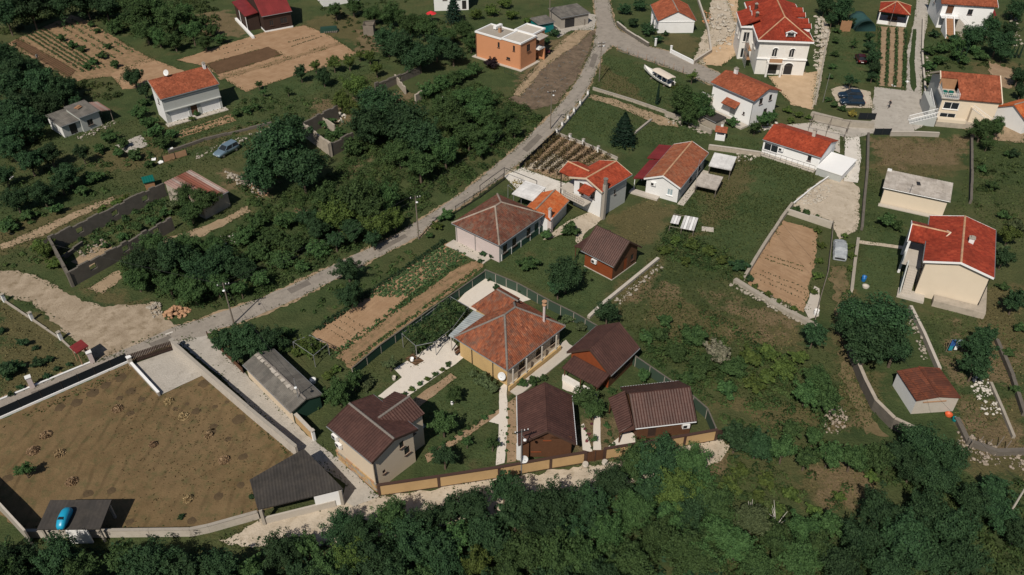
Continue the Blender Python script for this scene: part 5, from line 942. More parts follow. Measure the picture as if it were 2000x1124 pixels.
def bar_fence(name, label, cat, pix, h, m='dark_metal', sp=0.3, r=0.02, z=0.0, posts=2.0):
    P = [xy(p) for p in pix]; T = thing(name, label, cat, P[0]); O = P[0]
    for a, b in zip(P[:-1], P[1:]):
        L = (b-a).length; n = max(1, int(L/sp))
        for zz in (h, h*0.15): MB().tube([a-O+Vector((0, 0, zz)), b-O+Vector((0, 0, zz))], r*1.3, 5).build('rail', m, T)
        for i in range(n+1):
            c = a+(b-a)*i/n-O; big = i % max(1, int(posts/sp)) == 0; MB().tube([c, c+Vector((0, 0, h+(0.1 if big else 0)))], r*(1.8 if big else 0.8), 5).build('post' if big else 'bar', m, T)
    return T
panel_fence('netting_fence', 'dark shade-net fence on a white kerb between road and dry meadow', 'fence', [(-60, 845), (0, 818), (125, 763), (250, 708)], 1.35, 'shade_net', 'dark_metal', 2.0, kerb=('bright_white', 0.28), z0=0.3)
T = thing('picket_gate', 'dark picket driveway gate between two low walls', 'gate', xy((255, 712))); a, b = Vector((0, 0, 0)), xy((342, 684))-xy((255, 712)); n = 28
for z_ in (0.35, 1.25): MB().tube([a+Vector((0, 0, z_)), b+Vector((0, 0, z_))], 0.035).build('rail', 'dark_timber', T)
ang = math.atan2(b.y, b.x)
for i in range(n): c = a+b*(i+0.5)/n; MB().box((c.x, c.y, 0.1), (0.14, 0.04, 1.4), ang).build('picket', 'dark_timber', T)
wall_run('driveway_wall', 'low white-topped wall on the left side of the concrete driveway', 'wall', [(257, 714), (312, 774)], 0.55, 0.2, 'concrete', 'bright_white', pill=[(257, 714)], pill_h=1.3, pill_m='pale_concrete')
wall_run('alley_wall', 'long pale wall between the dry meadow and the alley', 'wall', [(342, 686), (400, 737), (490, 815), (582, 892)], 1.55, 0.25, 'pale_concrete', 'concrete', pill=[(342, 684), (350, 690)], pill_h=1.6, jag=0.03)
wall_run('meadow_wall', 'tall wall closing the dry meadow at the lower left corner', 'wall', [(-60, 925), (0, 985), (48, 1037)], 2.2, 0.15, 'concrete', 'pale_concrete', 0.04, z=2.2)
wall_run('meadow_wall', 'pale wall along the bottom of the dry meadow above the trees', 'wall', [(48, 1037), (210, 1036), (370, 1034), (405, 1027), (502, 1000)], 1.0, 0.22, 'pale_concrete', 'concrete', z=1.0)
wall_run('stone_wall', 'short tan stone wall with white end pillar between shed and beige house', 'wall', [(568, 812), (612, 858)], 1.3, 0.3, 'tan_panel', 'pale_concrete', pill=[(614, 860)], pill_m='bright_white', pill_h=1.5, pill_w=0.3)
panel_fence('brown_fence', 'low brown fence along the alley above the long grey shed', 'fence', [(406, 658), (440, 694), (476, 730)], 0.8, 'timber', 'dark_timber', 1.8)
# tan boundary wall with brown frame and gate
T = thing('tan_wall', 'tan panelled boundary wall with brown posts along the dusty lane', 'wall', xy((742, 968))); O = xy((742, 968))
def tan(pa, pb, h=1.55):
    a, b = xy(pa)-O, xy(pb)-O; d = b-a; ang = math.atan2(d.y, d.x); c = (a+b)/2
    MB().box((c.x, c.y, 0.12), (d.length-0.3, 0.16, h-0.12), ang).build('panel', 'tan_panel', T); MB().box((c.x, c.y, h+0.002), (d.length, 0.3, 0.12), ang).build('coping', 'brown_paint', T); MB().box((c.x, c.y, 0), (d.length, 0.2, 0.11), ang).build('footing', 'brown_paint', T)
    for e in (a, b): MB().box((e.x, e.y, 0), (0.24, 0.27, h+0.1), ang).build('pillar', 'brown_paint', T)
for pa, pb in (((742, 968), (858, 951)), ((858, 951), (975, 933)), ((975, 933), (1075, 915)), ((1075, 915), (1142, 904)), ((1180, 897), (1265, 883)), ((1265, 883), (1335, 871)), ((1335, 871), (1396, 860))): tan(pa, pb)
T = thing('garden_gate', 'brown double garden gate with curved top in the tan wall', 'gate', xy((1161, 901))); d = xy((1180, 897))-xy((1142, 904)); ang = math.atan2(d.y, d.x); T.rotation_euler.z = ang
for k in range(10): u = (k-4.5)/10*d.length*0.88; MB().box((u, 0, 0.08), (0.17, 0.05, 1.35+0.2*math.cos(u*1.6)), 0).build('slat', 'timber', T)
for u in (-0.9, 0, 0.9): MB().box((u*d.length/2*0.95, -0.05, 0.05), (0.1, 0.08, 1.55)).build('stile', 'brown_paint', T)
for px in ((1143, 912), (1181, 908)):
    p_ = MB().lathe([(0.16, 0), (0.28, 0.1), (0.34, 0.35), (0.26, 0.5), (0.3, 0.55)], 10).build('flower_pot', 'pale_concrete', None, loc=xy(px)); tag(p_, 'stone flower pot %s of the brown garden gate' % ('left' if px[0] < 1160 else 'right'), 'flower pot')
T = thing('corner_gate', 'dark brown side gate at the right end of the tan wall', 'gate', xy((1396, 860))); d = xy((1372, 868))-xy((1396, 860)); d = Vector((1.3, 0.15, 0))
for k in range(8): MB().box((0.15+k*0.16, 0.02*k, 0.05), (0.14, 0.05, 1.45), 0.12).build('slat', 'dark_timber', T)
panel_fence('green_fence', 'green mesh fence curving behind the right-hand brown cottage', 'fence', [(1394, 856), (1378, 818), (1352, 795), (1325, 775), (1240, 716), (1205, 690)], 1.55, 'green_mesh', 'concrete', 2.0, th=0.04, top='old_masonry')
panel_fence('green_fence', 'green mesh fence between the ochre house garden and the cabin lawn', 'fence', [(948, 545), (1010, 571), (1070, 604), (1120, 629), (1165, 655)], 1.5, 'green_mesh', 'concrete', 2.0, th=0.04, top='old_masonry')
panel_fence('green_fence', 'dark green fence between vegetable strips and the vine arbour', 'fence', [(948, 545), (870, 600), (800, 650), (745, 690), (690, 736)], 1.3, 'green_panel', 'concrete', 2.2, th=0.04, top='old_masonry')
panel_fence('green_screen', 'dark green screen along the lawn side of the pink house', 'fence', [(980, 510), (1070, 445)], 1.0, 'green_panel', 'white_paint', 2.0, th=0.04)
wall_run('roadside_kerb', 'low white kerb wall across the road from the dry meadow', 'wall', [(-40, 798), (0, 783), (184, 707)], 0.16, 0.12, 'white_render', 'white_render', pill=[(64, 757), (181, 708)], pill_h=1.6, pill_m='pink_render', pill_w=0.5)
wall_run('pillared_wall', 'broken low wall with white pillars along the gravel yard', 'wall', [(-30, 565), (10, 590), (64, 626), (120, 664), (148, 690)], 0.2, 0.22, 'limestone', None, pill=[(10, 590), (64, 626), (120, 664)], pill_h=1.2, pill_m='white_render', pill_w=0.34, jag=0.45)
wall_run('pillared_wall', 'low wall with six white stubs along the upper road bend', 'wall', [(1087, 264), (1120, 224), (1148, 189)], 0.45, 0.25, 'pale_concrete', 'concrete', pill=[(1087, 264), (1098, 250), (1109, 237), (1121, 223), (1133, 208), (1148, 189)], pill_h=1.2, pill_m='white_render', pill_w=0.35)
wall_run('pillared_wall', 'low pillared wall above the vineyard rows', 'wall', [(1087, 264), (1150, 288), (1205, 313)], 0.45, 0.25, 'pale_concrete', 'concrete', pill=[(1113, 274), (1139, 284), (1168, 298)], pill_h=1.1, pill_m='white_render', pill_w=0.35)
panel_fence('netting_fence', 'dark netting fence between the road and the vineyard', 'fence', [(1015, 331), (1085, 266)], 1.0, 'shade_net', 'dark_metal', 2.0)
bar_fence('iron_railing', 'dark iron railing along the road behind the pink house', 'railing', [(890, 417), (938, 387), (985, 352)], 1.2, sp=0.25, r=0.028)
T = thing('gate_frame', 'dark iron entrance frame over the courtyard behind the pink house', 'gate frame', xy((938, 387)))
e = xy((985, 352))-xy((938, 387)); f = xy((1048, 378))-xy((938, 387))
for c in (Vector(), e, f): MB().tube([c, c+Vector((0, 0, 2.2))], 0.06).build('post', 'dark_metal', T)
MB().tube([Vector((0, 0, 2.2)), e+Vector((0, 0, 2.2)), f+Vector((0, 0, 2.2))], 0.05).build('beam', 'dark_metal', T)
wall_run('field_wall', 'low concrete wall along the dirt track below the boat', 'wall', [(1158, 176), (1230, 198), (1300, 222)], 0.5, 0.25, 'pale_masonry', 'concrete')
wall_run('stone_wall', 'old dry-stone wall below the big tree near the boat', 'wall', [(1300, 226), (1340, 240), (1388, 262)], 0.8, 0.4, 'limestone', jag=0.25)
wall_run('stone_wall', 'stone garden wall below the barbecue', 'wall', [(1384, 292), (1430, 298), (1484, 306)], 0.8, 0.3, 'pale_masonry', 'pale_concrete')
wall_run('stone_wall', 'short stone wall stub with concrete top inside the meadow left of the fir', 'wall', [(1240, 262), (1272, 236)], 0.3, 0.25, 'pale_concrete', 'concrete')
wall_run('garden_wall', 'white garden wall in front of the orange-roofed gable house', 'wall', [(1310, 104), (1354, 126)], 0.7, 0.25, 'white_render', 'bright_white', pill=[(1280, 90), (1310, 104)], pill_h=1.5, pill_w=0.3, pill_m='bright_white')
wall_run('retaining_wall', 'pale retaining wall between gable house and building site', 'wall', [(1354, 126), (1388, 104), (1382, 60), (1362, 0), (1355, -20)], 0.7, 0.3, 'pale_masonry', 'pale_concrete')
wall_run('stone_wall', 'brown stone wall at the road fork', 'wall', [(1205, 50), (1222, 64), (1266, 92)], 0.8, 0.3, 'old_masonry', 'pale_concrete', jag=0.15)
wall_run('stone_wall', 'rough stone bank below the two parked navy cars', 'wall', [(1585, 232), (1640, 246), (1702, 250)], 1.1, 0.9, 'limestone', jag=0.12)
panel_fence('mesh_gate', 'dark mesh gate beside the parked navy cars', 'gate', [(1676, 234), (1708, 235)], 1.3, 'shade_net', 'dark_metal', 1.6)
panel_fence('mesh_gate', 'dark mesh gate at the yard mouth above the allotment', 'gate', [(1706, 264), (1738, 264)], 1.2, 'shade_net', 'dark_metal', 1.6)
wall_run('yard_wall', 'grey yard wall along the allotment top', 'wall', [(1738, 266), (1790, 266), (1832, 268)], 0.8, 0.2, 'concrete', 'pale_concrete')
wall_run('stone_wall', 'dark stone wall between the lane and the allotment', 'wall', [(1694, 268), (1692, 340), (1686, 400), (1682, 450)], 0.8, 0.35, 'old_masonry', jag=0.15)
wall_run('stone_wall', 'dark stone wall on the right side of the allotment', 'wall', [(1896, 272), (1896, 340), (1894, 398)], 0.8, 0.35, 'old_masonry', jag=0.15)
wall_run('garden_wall', 'white wall edging the rubble yard below the scarlet roof', 'wall', [(1622, 346), (1585, 372), (1546, 404)], 0.4, 0.15, 'pale_concrete', 'white_render', 0.04)
wall_run('stone_wall', 'rough stone wall on the left edge of the walled vegetable plot', 'wall', [(1546, 404), (1525, 432), (1490, 486), (1452, 548)], 0.6, 0.4, 'limestone', jag=0.3)
wall_run('stone_wall', 'rough stone wall along the bottom of the walled vegetable plot', 'wall', [(1436, 552), (1500, 592), (1592, 642)], 0.6, 0.6, 'limestone', jag=0.3)
wall_run('stone_wall', 'pale stone wall at the top of the walled vegetable plot', 'wall', [(1538, 418), (1580, 432), (1622, 446)], 0.9, 0.4, 'site_stone', jag=0.25)
wall_run('board_fence', 'weathered grey board fence right of the walled vegetable plot', 'fence', [(1626, 440), (1615, 540), (1600, 590), (1586, 648)], 1.0, 0.08, 'grey_wood', seg='board_panel', jag=0.1)
wall_run('retaining_wall', 'dark angled retaining wall below the big leafy tree', 'wall', [(1655, 690), (1684, 760), (1704, 800), (1740, 836), (1795, 862)], 1.5, 0.3, 'old_masonry', 'pale_masonry')
wall_run('kerb_wall', 'pale concrete wall running down beside the timber cabin', 'wall', [(1285, 508), (1240, 545), (1180, 594), (1150, 622)], 0.35, 0.4, 'concrete', 'pale_concrete', cope_w=0.02)
wall_run('path_wall', 'pale concrete wall beside the path above the rusty shed', 'wall', [(1776, 606), (1802, 658), (1832, 728)], 0.7, 0.35, 'concrete', 'pale_concrete', cope_w=0.02)
wall_run('garden_wall', 'low pale wall on the left edge of the red-roofed house lawn', 'wall', [(1675, 470), (1668, 520), (1662, 572)], 0.45, 0.3, 'pale_concrete', 'limestone')
wall_run('stone_wall', 'crumbling stone wall at the lower right under the rusty shed', 'wall', [(1868, 822), (1890, 868), (1945, 888), (2010, 886)], 0.5, 0.5, 'old_masonry', jag=0.35)
wall_run('stone_wall', 'old stone footing right of the rusty shed', 'wall', [(1934, 752), (1955, 800), (1978, 856)], 0.4, 0.3, 'limestone', jag=0.3)
wall_run('stone_wall', 'old dark stone terrace wall at the far right', 'wall', [(1945, 668), (1975, 740), (1998, 812)], 0.6, 0.4, 'old_masonry', jag=0.2)
wall_run('lane_wall', 'pale stone wall along the right of the upper lane', 'wall', [(1802, 40), (1800, 110), (1806, 185)], 0.6, 0.25, 'limestone', 'pale_concrete', jag=0.1)
wall_run('path_kerb', 'pale stone edging beside the dirt path on the building site', 'wall', [(1618, 62), (1606, 130), (1592, 205)], 0.5, 0.3, 'limestone', jag=0.2)
wall_run('terrace_wall', 'dark stone terrace wall above the field path at the left', 'wall', [(330, 300), (400, 275), (530, 243)], 0.5, 0.35, 'old_masonry', jag=0.3)
panel_fence('rusty_gate', 'rusty brown mesh gate on the grass left of the silver-blue car', 'gate', [(320, 318), (366, 304)], 1.1, 'clay_rubble', 'dark_metal', 1.6, th=0.03)
for k, (px, py) in enumerate([(1205, 100), (1225, 106), (1245, 113), (1262, 119), (1278, 124), (1296, 130), (1315, 137), (1333, 143)]):
    tag(MB().tube([(0, 0, 0), (0.03, 0, 1.3)], 0.04).build('fence_post', 'clay_rubble', None, loc=xy((px, py))), 'rusty fence post beside the branch road, %s from the road fork' % ['first', 'second', 'third', 'fourth', 'fifth', 'sixth', 'seventh', 'eighth'][k], 'fence post', 'rusty posts above the boat meadow')
# ---- roofless ruins
def thick_wall(T, a, b, h, th=0.32, holes=(), m='old_masonry', h2=None):
    a, b = Vector(a), Vector(b); d = (b-a); L = d.length; d.normalize(); n = Vector((-d.y, d.x, 0)); mb = MB(); h2 = h2 or h; hm = min(h, h2)
    wall_face(mb, a, b, 0, hm, holes, th); wall_face(mb, b+n*th, a+n*th, 0, hm, [(L-u-w_, z, w_, hh) for u, z, w_, hh in holes], 0.01)
    k = max(2, int(L/0.8)); tops = [hm+random.uniform(0.0, 0.35)+(max(h, h2)-hm)*(abs((i/k) if h2 > h else 1-i/k)) for i in range(k+1)]
    for i in range(k):
        p, q = a+d*L*i/k, a+d*L*(i+1)/k; z0, z1 = hm, tops[i]
        mb.add([p+Vector((0, 0, z0)), q+Vector((0, 0, z0)), q+n*th+Vector((0, 0, z0)), p+n*th+Vector((0, 0, z0))]+[p+Vector((0, 0, z1)), q+Vector((0, 0, z1)), q+n*th+Vector((0, 0, z1)), p+n*th+Vector((0, 0, z1))], [(4, 5, 6, 7), (0, 1, 5, 4), (1, 2, 6, 5), (2, 3, 7, 6), (3, 0, 4, 7)])
    for p, q in ((a+n*th, a), (b, b+n*th)): mb.add([p, q, q+Vector((0, 0, hm)), p+Vector((0, 0, hm))], [(0, 1, 2, 3)])
    return mb.build('ruin_wall', m, T)
zt = 2.1; A, B, C, D = (xy(p, zt) for p in ((93, 466), (131, 537), (335, 425), (318, 358)))
T = thing('roofless_ruin', 'large roofless stone ruin with dark walls overgrown inside', 'ruin', A); O = A
thick_wall(T, A-O, B-O, zt, holes=[(2.0, 0.9, 0.8, 0.9)]); thick_wall(T, B-O, C-O, zt, holes=[(3.0, 0.8, 1.0, 0.9), (8.0, 0.8, 1.0, 0.9), (13, 0.8, 1.0, 0.9)], h2=1.8); thick_wall(T, D-O, A-O, zt, holes=[(3.0, 0.8, 1.0, 0.9), (8.0, 0.8, 1.0, 0.9), (13.5, 0.8, 1.0, 0.9), (18, 0.8, 1, 0.9)])
thick_wall(T, xy((120, 512), 0)-O, xy((165, 480), 0)-O, 0.5, 0.3)
ngon_sheet('ruin_floor', gp((140, 512), (205, 470), (225, 490), (160, 530)), 0.035, 'dirt_track', 0.3)
zt = 2.3; A, B, C, D = (xy(p, zt) for p in ((588, 242), (643, 283), (690, 258), (657, 208)))
T = thing('roofless_ruin', 'small roofless house ruin with pale end wall and window holes', 'ruin', A); O = A
thick_wall(T, A-O, B-O, zt, 0.35, [(1.6, 0.9, 0.6, 1.0), (4.6, 0.9, 0.6, 1.0)], 'pale_masonry'); thick_wall(T, B-O, C-O, zt*0.9, 0.35); thick_wall(T, D-O, A-O, zt, 0.35); thick_wall(T, xy((625, 228), 1.6)-O, xy((652, 247), 1.6)-O, 1.6, 0.25, m='pale_masonry')
A, B, C = xy((733, 165), 1.8), xy((820, 128), 1.8), xy((812, 188), 1.5); T = thing('roofless_ruin', 'broken wall ruin among bushes below the orchard', 'ruin', A); O = A
thick_wall(T, A-O, B-O, 1.7, 0.35, [(2, 0.6, 0.6, 0.8), (6, 0.6, 0.6, 0.8)], 'old_masonry', 1.2); thick_wall(T, C-O, xy((826, 180), 1.5)-O, 1.5, 0.35, m='pale_masonry'); thick_wall(T, xy((770, 150), 1.0)-O, xy((790, 175), 1.0)-O, 1.1, 0.3, m='pale_masonry')

# ================================================================== poles and cables
def pole(label, px, h, arms=1, lamp=True, m='pole_wood', r=0.11, az=0.3):
    T = thing('utility_pole' if arms else 'street_lamp', label, 'utility pole' if arms else 'street lamp', xy(px)); T.rotation_euler.z = az
    MB().tube([(0, 0, 0), (0, 0, h)], r, 8, r*0.65).build('shaft', m, T)
    for k in range(arms):
        z = h-0.35-0.6*k; MB().box((0, 0, z), (1.5, 0.1, 0.1)).build('crossarm', 'dark_metal', T)
        for x in (-0.65, 0.65, 0.0 if k else 0.3): MB().lathe([(0.03, 0), (0.05, 0.05), (0.03, 0.1), (0.05, 0.15), (0.02, 0.2)], 6, (x, 0, z+0.1)).build('insulator', 'white_paint', T)
    if lamp:
        la = MB().tube([(0, 0, h-0.9), (0, -0.5, h-0.5), (0, -0.9, h-0.45)], 0.03).build('lamp_arm', 'steel', T); MB().lathe([(0.05, 0.12), (0.16, 0.08), (0.17, 0), (0.08, -0.08)], 8, (0, -1.0, h-0.45)).build('lamp_head', 'lamp_glass', la)
    return T.location + Vector((0, 0, h))
tops = [pole('wooden pole with lamp at the left road bend', (457, 633), 6.4), pole('wooden pole beside the road left of the pink house', (818, 467), 7.1), pole('wooden pole at the vineyard end of the upper road', (1075, 253), 7.2), pole('wooden pole with crossarm near the boat meadow gate', (1170, 160), 7.9, 2)]
t5 = pole('tall pole with crossarm in front of the garage behind the orange house', (1073, 48), 9.0, 1, False); t6 = pole('white lamp pole behind the tan wall by the gable-facing cottage', (1018, 926), 6.6, 1, True, 'steel', 0.09)
t7 = pole('slanting grey pole in the trees at the lower right edge', (1955, 1032), 6.2, 0, False, 'pale_concrete', 0.12); t8 = pole('grey street lamp at the lower end of the long grey shed', (590, 809), 5.4, 0, True, 'steel', 0.07)
t9 = pole('thin garden lamp post in the thicket left of the orange house', (836, 78), 3.8, 0, True, 'steel', 0.05); t10 = pole('thin pole in front of the red pavilion', (1737, 50), 6.0, 0, False, 'steel', 0.05); t11 = pole('slim steel pole beside the building site path', (1607, 200), 5.6, 0, False, 'steel', 0.05)
dish('pale blue-grey satellite dish on the lane side of the tan wall', xy((1023, 922))+Vector((0, 0, 1.2)), 0.42, -1.4)
def cable(label, a, b, sag=0.5, r=0.014):
    a, b = Vector(a), Vector(b); pts_ = [(b-a)*k/10-Vector((0, 0, 4*sag*(k/10)*(1-k/10))) for k in range(11)]
    tag(MB().tube(pts_, r, 4).build('overhead_cable', 'dark_metal', None, loc=a), label, 'cable')
for k, (p, q) in enumerate(zip(tops[:-1], tops[1:])):
    for s_ in (-0.5, 0.5): cable(['cable %s between the road bend pole and the pink house pole', 'cable %s between the pink house pole and the vineyard pole', 'cable %s between the vineyard pole and the boat meadow pole'][k] % ('on the house side' if s_ > 0 else 'on the thicket side'), p+Vector((s_, -s_*0.4, -0.15)), q+Vector((s_, -s_*0.4, -0.15)))
cable('cable from the boat meadow pole up to the garage pole', tops[3]-Vector((0, 0, 0.3)), t5-Vector((0, 0, 0.3))); cable('cable from the road bend pole across the gravel yard to the left edge', tops[0]-Vector((0, 0, .2)), G(-60, 500)+Vector((0, 0, 6.5)))
cable('cable from the shed street lamp to the road bend pole', t8, tops[0]-Vector((0, 0, .4))); cable('cable sloping over the rusty shed to the lower right pole', G(1500, 480)+Vector((0, 0, 5)), t7-Vector((0, 0, .3)))

# ================================================================== vehicles
def loft(secs, n=None):
    mb = MB(); V = [p for s_ in secs for p in s_]; k = len(secs[0]); F = []
    for i in range(len(secs)-1):
        for j in range(k): F.append((i*k+j, i*k+(j+1) % k, (i+1)*k+(j+1) % k, (i+1)*k+j))
    F += [tuple(range(k-1, -1, -1)), tuple(range((len(secs)-1)*k, len(secs)*k))]; return mb.add(V, F)
def car(name, label, loc, rz, paint, L=4.3, W=1.75, H=1.45, style='hatch', z=0.05, scale=1.0):
    T = thing(name, label, 'car', (loc[0], loc[1], z), rz); T.scale = (scale,)*3; w2 = W/2
    def sec(x, zt, zb=0.28, k=1.0): a = w2*k; return [(x, -a*0.96, zb), (x, -a, zb+0.3), (x, -a*0.97, zt-0.08), (x, -a*0.82, zt), (x, a*0.82, zt), (x, a*0.97, zt-0.08), (x, a, zb+0.3), (x, a*0.96, zb)]
    h = L/2
    body = loft([sec(-h, 0.72, 0.4, 0.86), sec(-h+0.12, 0.9, 0.3, 0.95), sec(-h*0.6, 0.95), sec(0, 0.95), sec(h*0.42, 0.95), sec(h*0.8, 0.82), sec(h-0.1, 0.7, 0.3, 0.92), sec(h, 0.58, 0.38, 0.82)]).build('body', paint, T, True)
    xr0, xr1, xf1, xf0 = {'wagon': (-h*0.95, -h*0.85, h*0.05, h*0.42), 'hatch': (-h*0.9, -h*0.66, h*0.05, h*0.42), 'sedan': (-h*0.78, -h*0.4, h*0.05, h*0.42)}[style]
    def cab(x, zt, k): a = w2*k; return [(x, -a, 0.93), (x, -a*0.98, 0.95), (x, a*0.98, 0.95), (x, a, 0.93)] if zt is None else None
    bw, tw = w2*0.93, w2*0.74
    V = [(xr0, -bw, 0.92), (xf0, -bw, 0.92), (xf0, bw, 0.92), (xr0, bw, 0.92), (xr1, -tw, H), (xf1, -tw, H), (xf1, tw, H), (xr1, tw, H)]
    MB().add(V, [(0, 1, 5, 4), (1, 2, 6, 5), (2, 3, 7, 6), (3, 0, 4, 7)]).build('windows', 'glass', T)
    MB().add([(x, y, zz) for zz in (H-0.01, H+0.05) for x, y in ((xr1-0.08, -tw-0.03), (xf1+0.06, -tw-0.03), (xf1+0.06, tw+0.03), (xr1-0.08, tw+0.03))], [(3, 2, 1, 0), (4, 5, 6, 7), (0, 1, 5, 4), (1, 2, 6, 5), (2, 3, 7, 6), (3, 0, 4, 7)]).build('roof', paint, T)
    for sy in (-1, 1):
        for (a, b) in ((V[0 if sy < 0 else 3], V[4 if sy < 0 else 7]), (V[1 if sy < 0 else 2], V[5 if sy < 0 else 6])): MB().tube([a, b], 0.045, 5).build('window_pillar', paint, T)
        MB().tube([((xr0+xf0)/2-0.1, sy*bw, 0.93), ((xr1+xf1)/2-0.05, sy*tw, H)], 0.035, 5).build('window_pillar', paint, T)
        for x in (-h*0.62, h*0.62):
            wv = MB().lathe([(0.3, -0.1), (0.32, -0.05), (0.32, 0.05), (0.3, 0.1)], 14).build('wheel', 'rubber', T); wv.rotation_euler = (R(90), 0, 0); wv.location = (x, sy*(w2-0.08), 0.27); MB().lathe([(0.19, -0.112), (0.19, 0.112)], 10).build('rim', 'steel', wv)
        MB().box((h-0.1, sy*w2*0.62, 0.52), (0.16, 0.34, 0.13)).build('headlight', 'lamp_glass', T); MB().box((-h+0.08, sy*w2*0.72, 0.62), (0.12, 0.22, 0.2)).build('tail_light', 'red_cloth', T); MB().box((xf0-0.25, sy*(w2+0.06), 0.92), (0.12, 0.16, 0.12)).build('mirror', paint, T)
    MB().box((-h+0.02, 0, 0.48), (0.06, 0.5, 0.12)).build('number_plate', 'white_paint', T); MB().box((h-0.03, 0, 0.4), (0.06, 0.5, 0.11)).build('number_plate', 'white_paint', T)
    return T
car('parked_car', 'silver-blue estate car parked on grass beside the big dark tree', (-47.2, 120.6), math.atan2(-3.8, -2.4), 'silver_blue', 4.4, style='wagon')
car('parked_car', 'navy car parked nearer the stone bank of the two navy cars', (62.2, 138.9), math.pi-0.1, 'navy_paint', 4.3, style='hatch'); car('parked_car', 'navy car parked farther from the stone bank, beside the small tree', (62.8, 141.7), math.pi-0.1, 'navy_paint', 4.3, style='hatch')
car('parked_car', 'dark maroon car seen from behind on the lawn by the plot rows', (70.4, 158.8), R(82), 'maroon_paint', 3.9, style='hatch')
# covered car
T = thing('covered_car', 'car under a wrinkled silver cover in the grassy lane', 'car', (45.3, 92.4, 0.03), math.atan2(4.85, 1.5)); V = []; secs = []
for x, zt, k in ((-2.2, 0.6, 0.82), (-2.05, 0.95, 0.95), (-1.4, 1.1, 1.0), (-0.9, 1.42, 1.0), (0.3, 1.45, 1.0), (1.0, 1.05, 1.0), (1.7, 0.95, 0.98), (2.1, 0.75, 0.92), (2.2, 0.5, 0.8)):
    a = 0.92*k; secs.append([(x+random.uniform(-.04, .04), y*a, z*zt+random.uniform(-.03, .03)) for y, z in ((-1, 0.1), (-1.02, 0.5), (-0.85, 0.85), (-0.4, 1.0), (0.0, 1.02), (0.4, 1.0), (0.85, 0.85), (1.02, 0.5), (1, 0.1))])
loft(secs).build('cover', 'silver_tarp', T, False)
for x in (-1.2, -0.3, 0.6): MB().tube([(x, -0.95, 0.5), (x, -0.8, 1.2), (x, 0.8, 1.2), (x, 0.95, 0.5)], 0.02, 4).build('strap', 'dish_grey', T)
MB().box((-2.16, 0, 0.3), (0.12, 1.3, 0.2)).build('bumper', 'dark_metal', T)
# blue shell on the carport roof
T = thing('blue_shell', 'small bright blue car-shaped shell standing on the dark carport roof', 'shell', tuple(G(125, 1012, 2.75))[:2]+(2.42,), math.atan2((G(133, 997, 2.75)-G(118, 1027, 2.75)).y, (G(133, 997, 2.75)-G(118, 1027, 2.75)).x)); secs = []
for x, zt, w_ in ((-1.15, 0.35, 0.25), (-1.0, 0.6, 0.4), (-0.6, 0.82, 0.46), (0, 0.86, 0.46), (0.5, 0.74, 0.45), (0.9, 0.5, 0.4), (1.1, 0.32, 0.25)): secs.append([(x, y*w_, z*zt) for y, z in ((-0.9, 0.05), (-1, 0.4), (-0.85, 0.8), (-0.45, 1), (0.45, 1), (0.85, 0.8), (1, 0.4), (0.9, 0.05))])
loft([[(-p[0], p[1], p[2]) for p in s_][::-1] for s_ in secs]).build('hull', 'sky_blue_paint', T, True); MB().box((-0.35, 0, 0.68), (0.3, 0.55, 0.14), 0, 0.8).build('window', 'glass', T); MB().tube([(-1.1, 0, 0.1), (-1.25, 0, 0.0)], 0.05).build('nose_post', 'clay_rubble', T)
# boat
p_st, p_bow = Vector((30.5, 145.4, 0)), Vector((26.0, 153.0, 0)); T = thing('boat', 'white boat with cream canopy standing on the green meadow', 'boat', (p_st+p_bow)/2, math.atan2(7.6, -4.5)); secs = []
for x, w_, zk, zs in ((-4.0, 0.95, 0.35, 1.05), (-2.4, 1.1, 0.25, 1.05), (-0.6, 1.1, 0.22, 1.08), (1.0, 0.95, 0.24, 1.15), (2.4, 0.68, 0.32, 1.28), (3.6, 0.34, 0.55, 1.45), (4.6, 0.05, 1.05, 1.7)): secs.append([(x, -w_, zs), (x, -w_*0.82, (zs+zk)/2), (x, -0.04, zk), (x, 0.04, zk), (x, w_*0.82, (zs+zk)/2), (x, w_, zs), (x, w_*0.88, zs), (x, w_*0.7, zs-0.45), (x, -w_*0.7, zs-0.45), (x, -w_*0.88, zs)])
loft(secs).build('hull', 'hull_white', T); MB().add([(1.0, -0.9, 1.16), (2.4, -0.64, 1.29), (3.6, -0.31, 1.46), (4.55, 0, 1.71), (3.6, 0.31, 1.46), (2.4, 0.64, 1.29), (1.0, 0.9, 1.16), (1.0, 0, 1.26)], [(7, 0, 1), (7, 1, 2), (7, 2, 3), (7, 3, 4), (7, 4, 5), (7, 5, 6)]).build('foredeck', 'hull_white', T)
cv = []
for x, k in ((-3.8, 0.9), (-3.5, 1.0), (-1.2, 1.0), (0.9, 0.98), (1.3, 0.85)): cv.append([(x, y*k, 2.02+0.2*math.cos(y*1.4)*k+dz) for y, dz in ((-0.98, 0), (-0.6, 0), (0, 0), (0.6, 0), (0.98, 0), (0.98, -0.08), (0, -0.08), (-0.98, -0.08))])
loft(cv).build('canopy', 'canopy_cloth', T)
for x in (-3.5, -2.0, -0.5, 1.0):
    for y in (-0.93, 0.93): MB().tube([(x, y, 1.0), (x, y, 2.1)], 0.03).build('canopy_post', 'white_paint', T)
for x in (-3.0, -1.9, -0.8, 0.3): MB().box((x, 0, 0.65), (0.4, 1.4, 0.3)).build('bench', 'navy_paint', T)
MB().box((-4.15, 0, 0.5), (0.35, 0.4, 0.9)).build('outboard_motor', 'dark_metal', T)
for x in (-2.5, 1.5): MB().box((x, 0, 0), (0.25, 1.6, 0.28)).build('support', 'grey_wood', T)

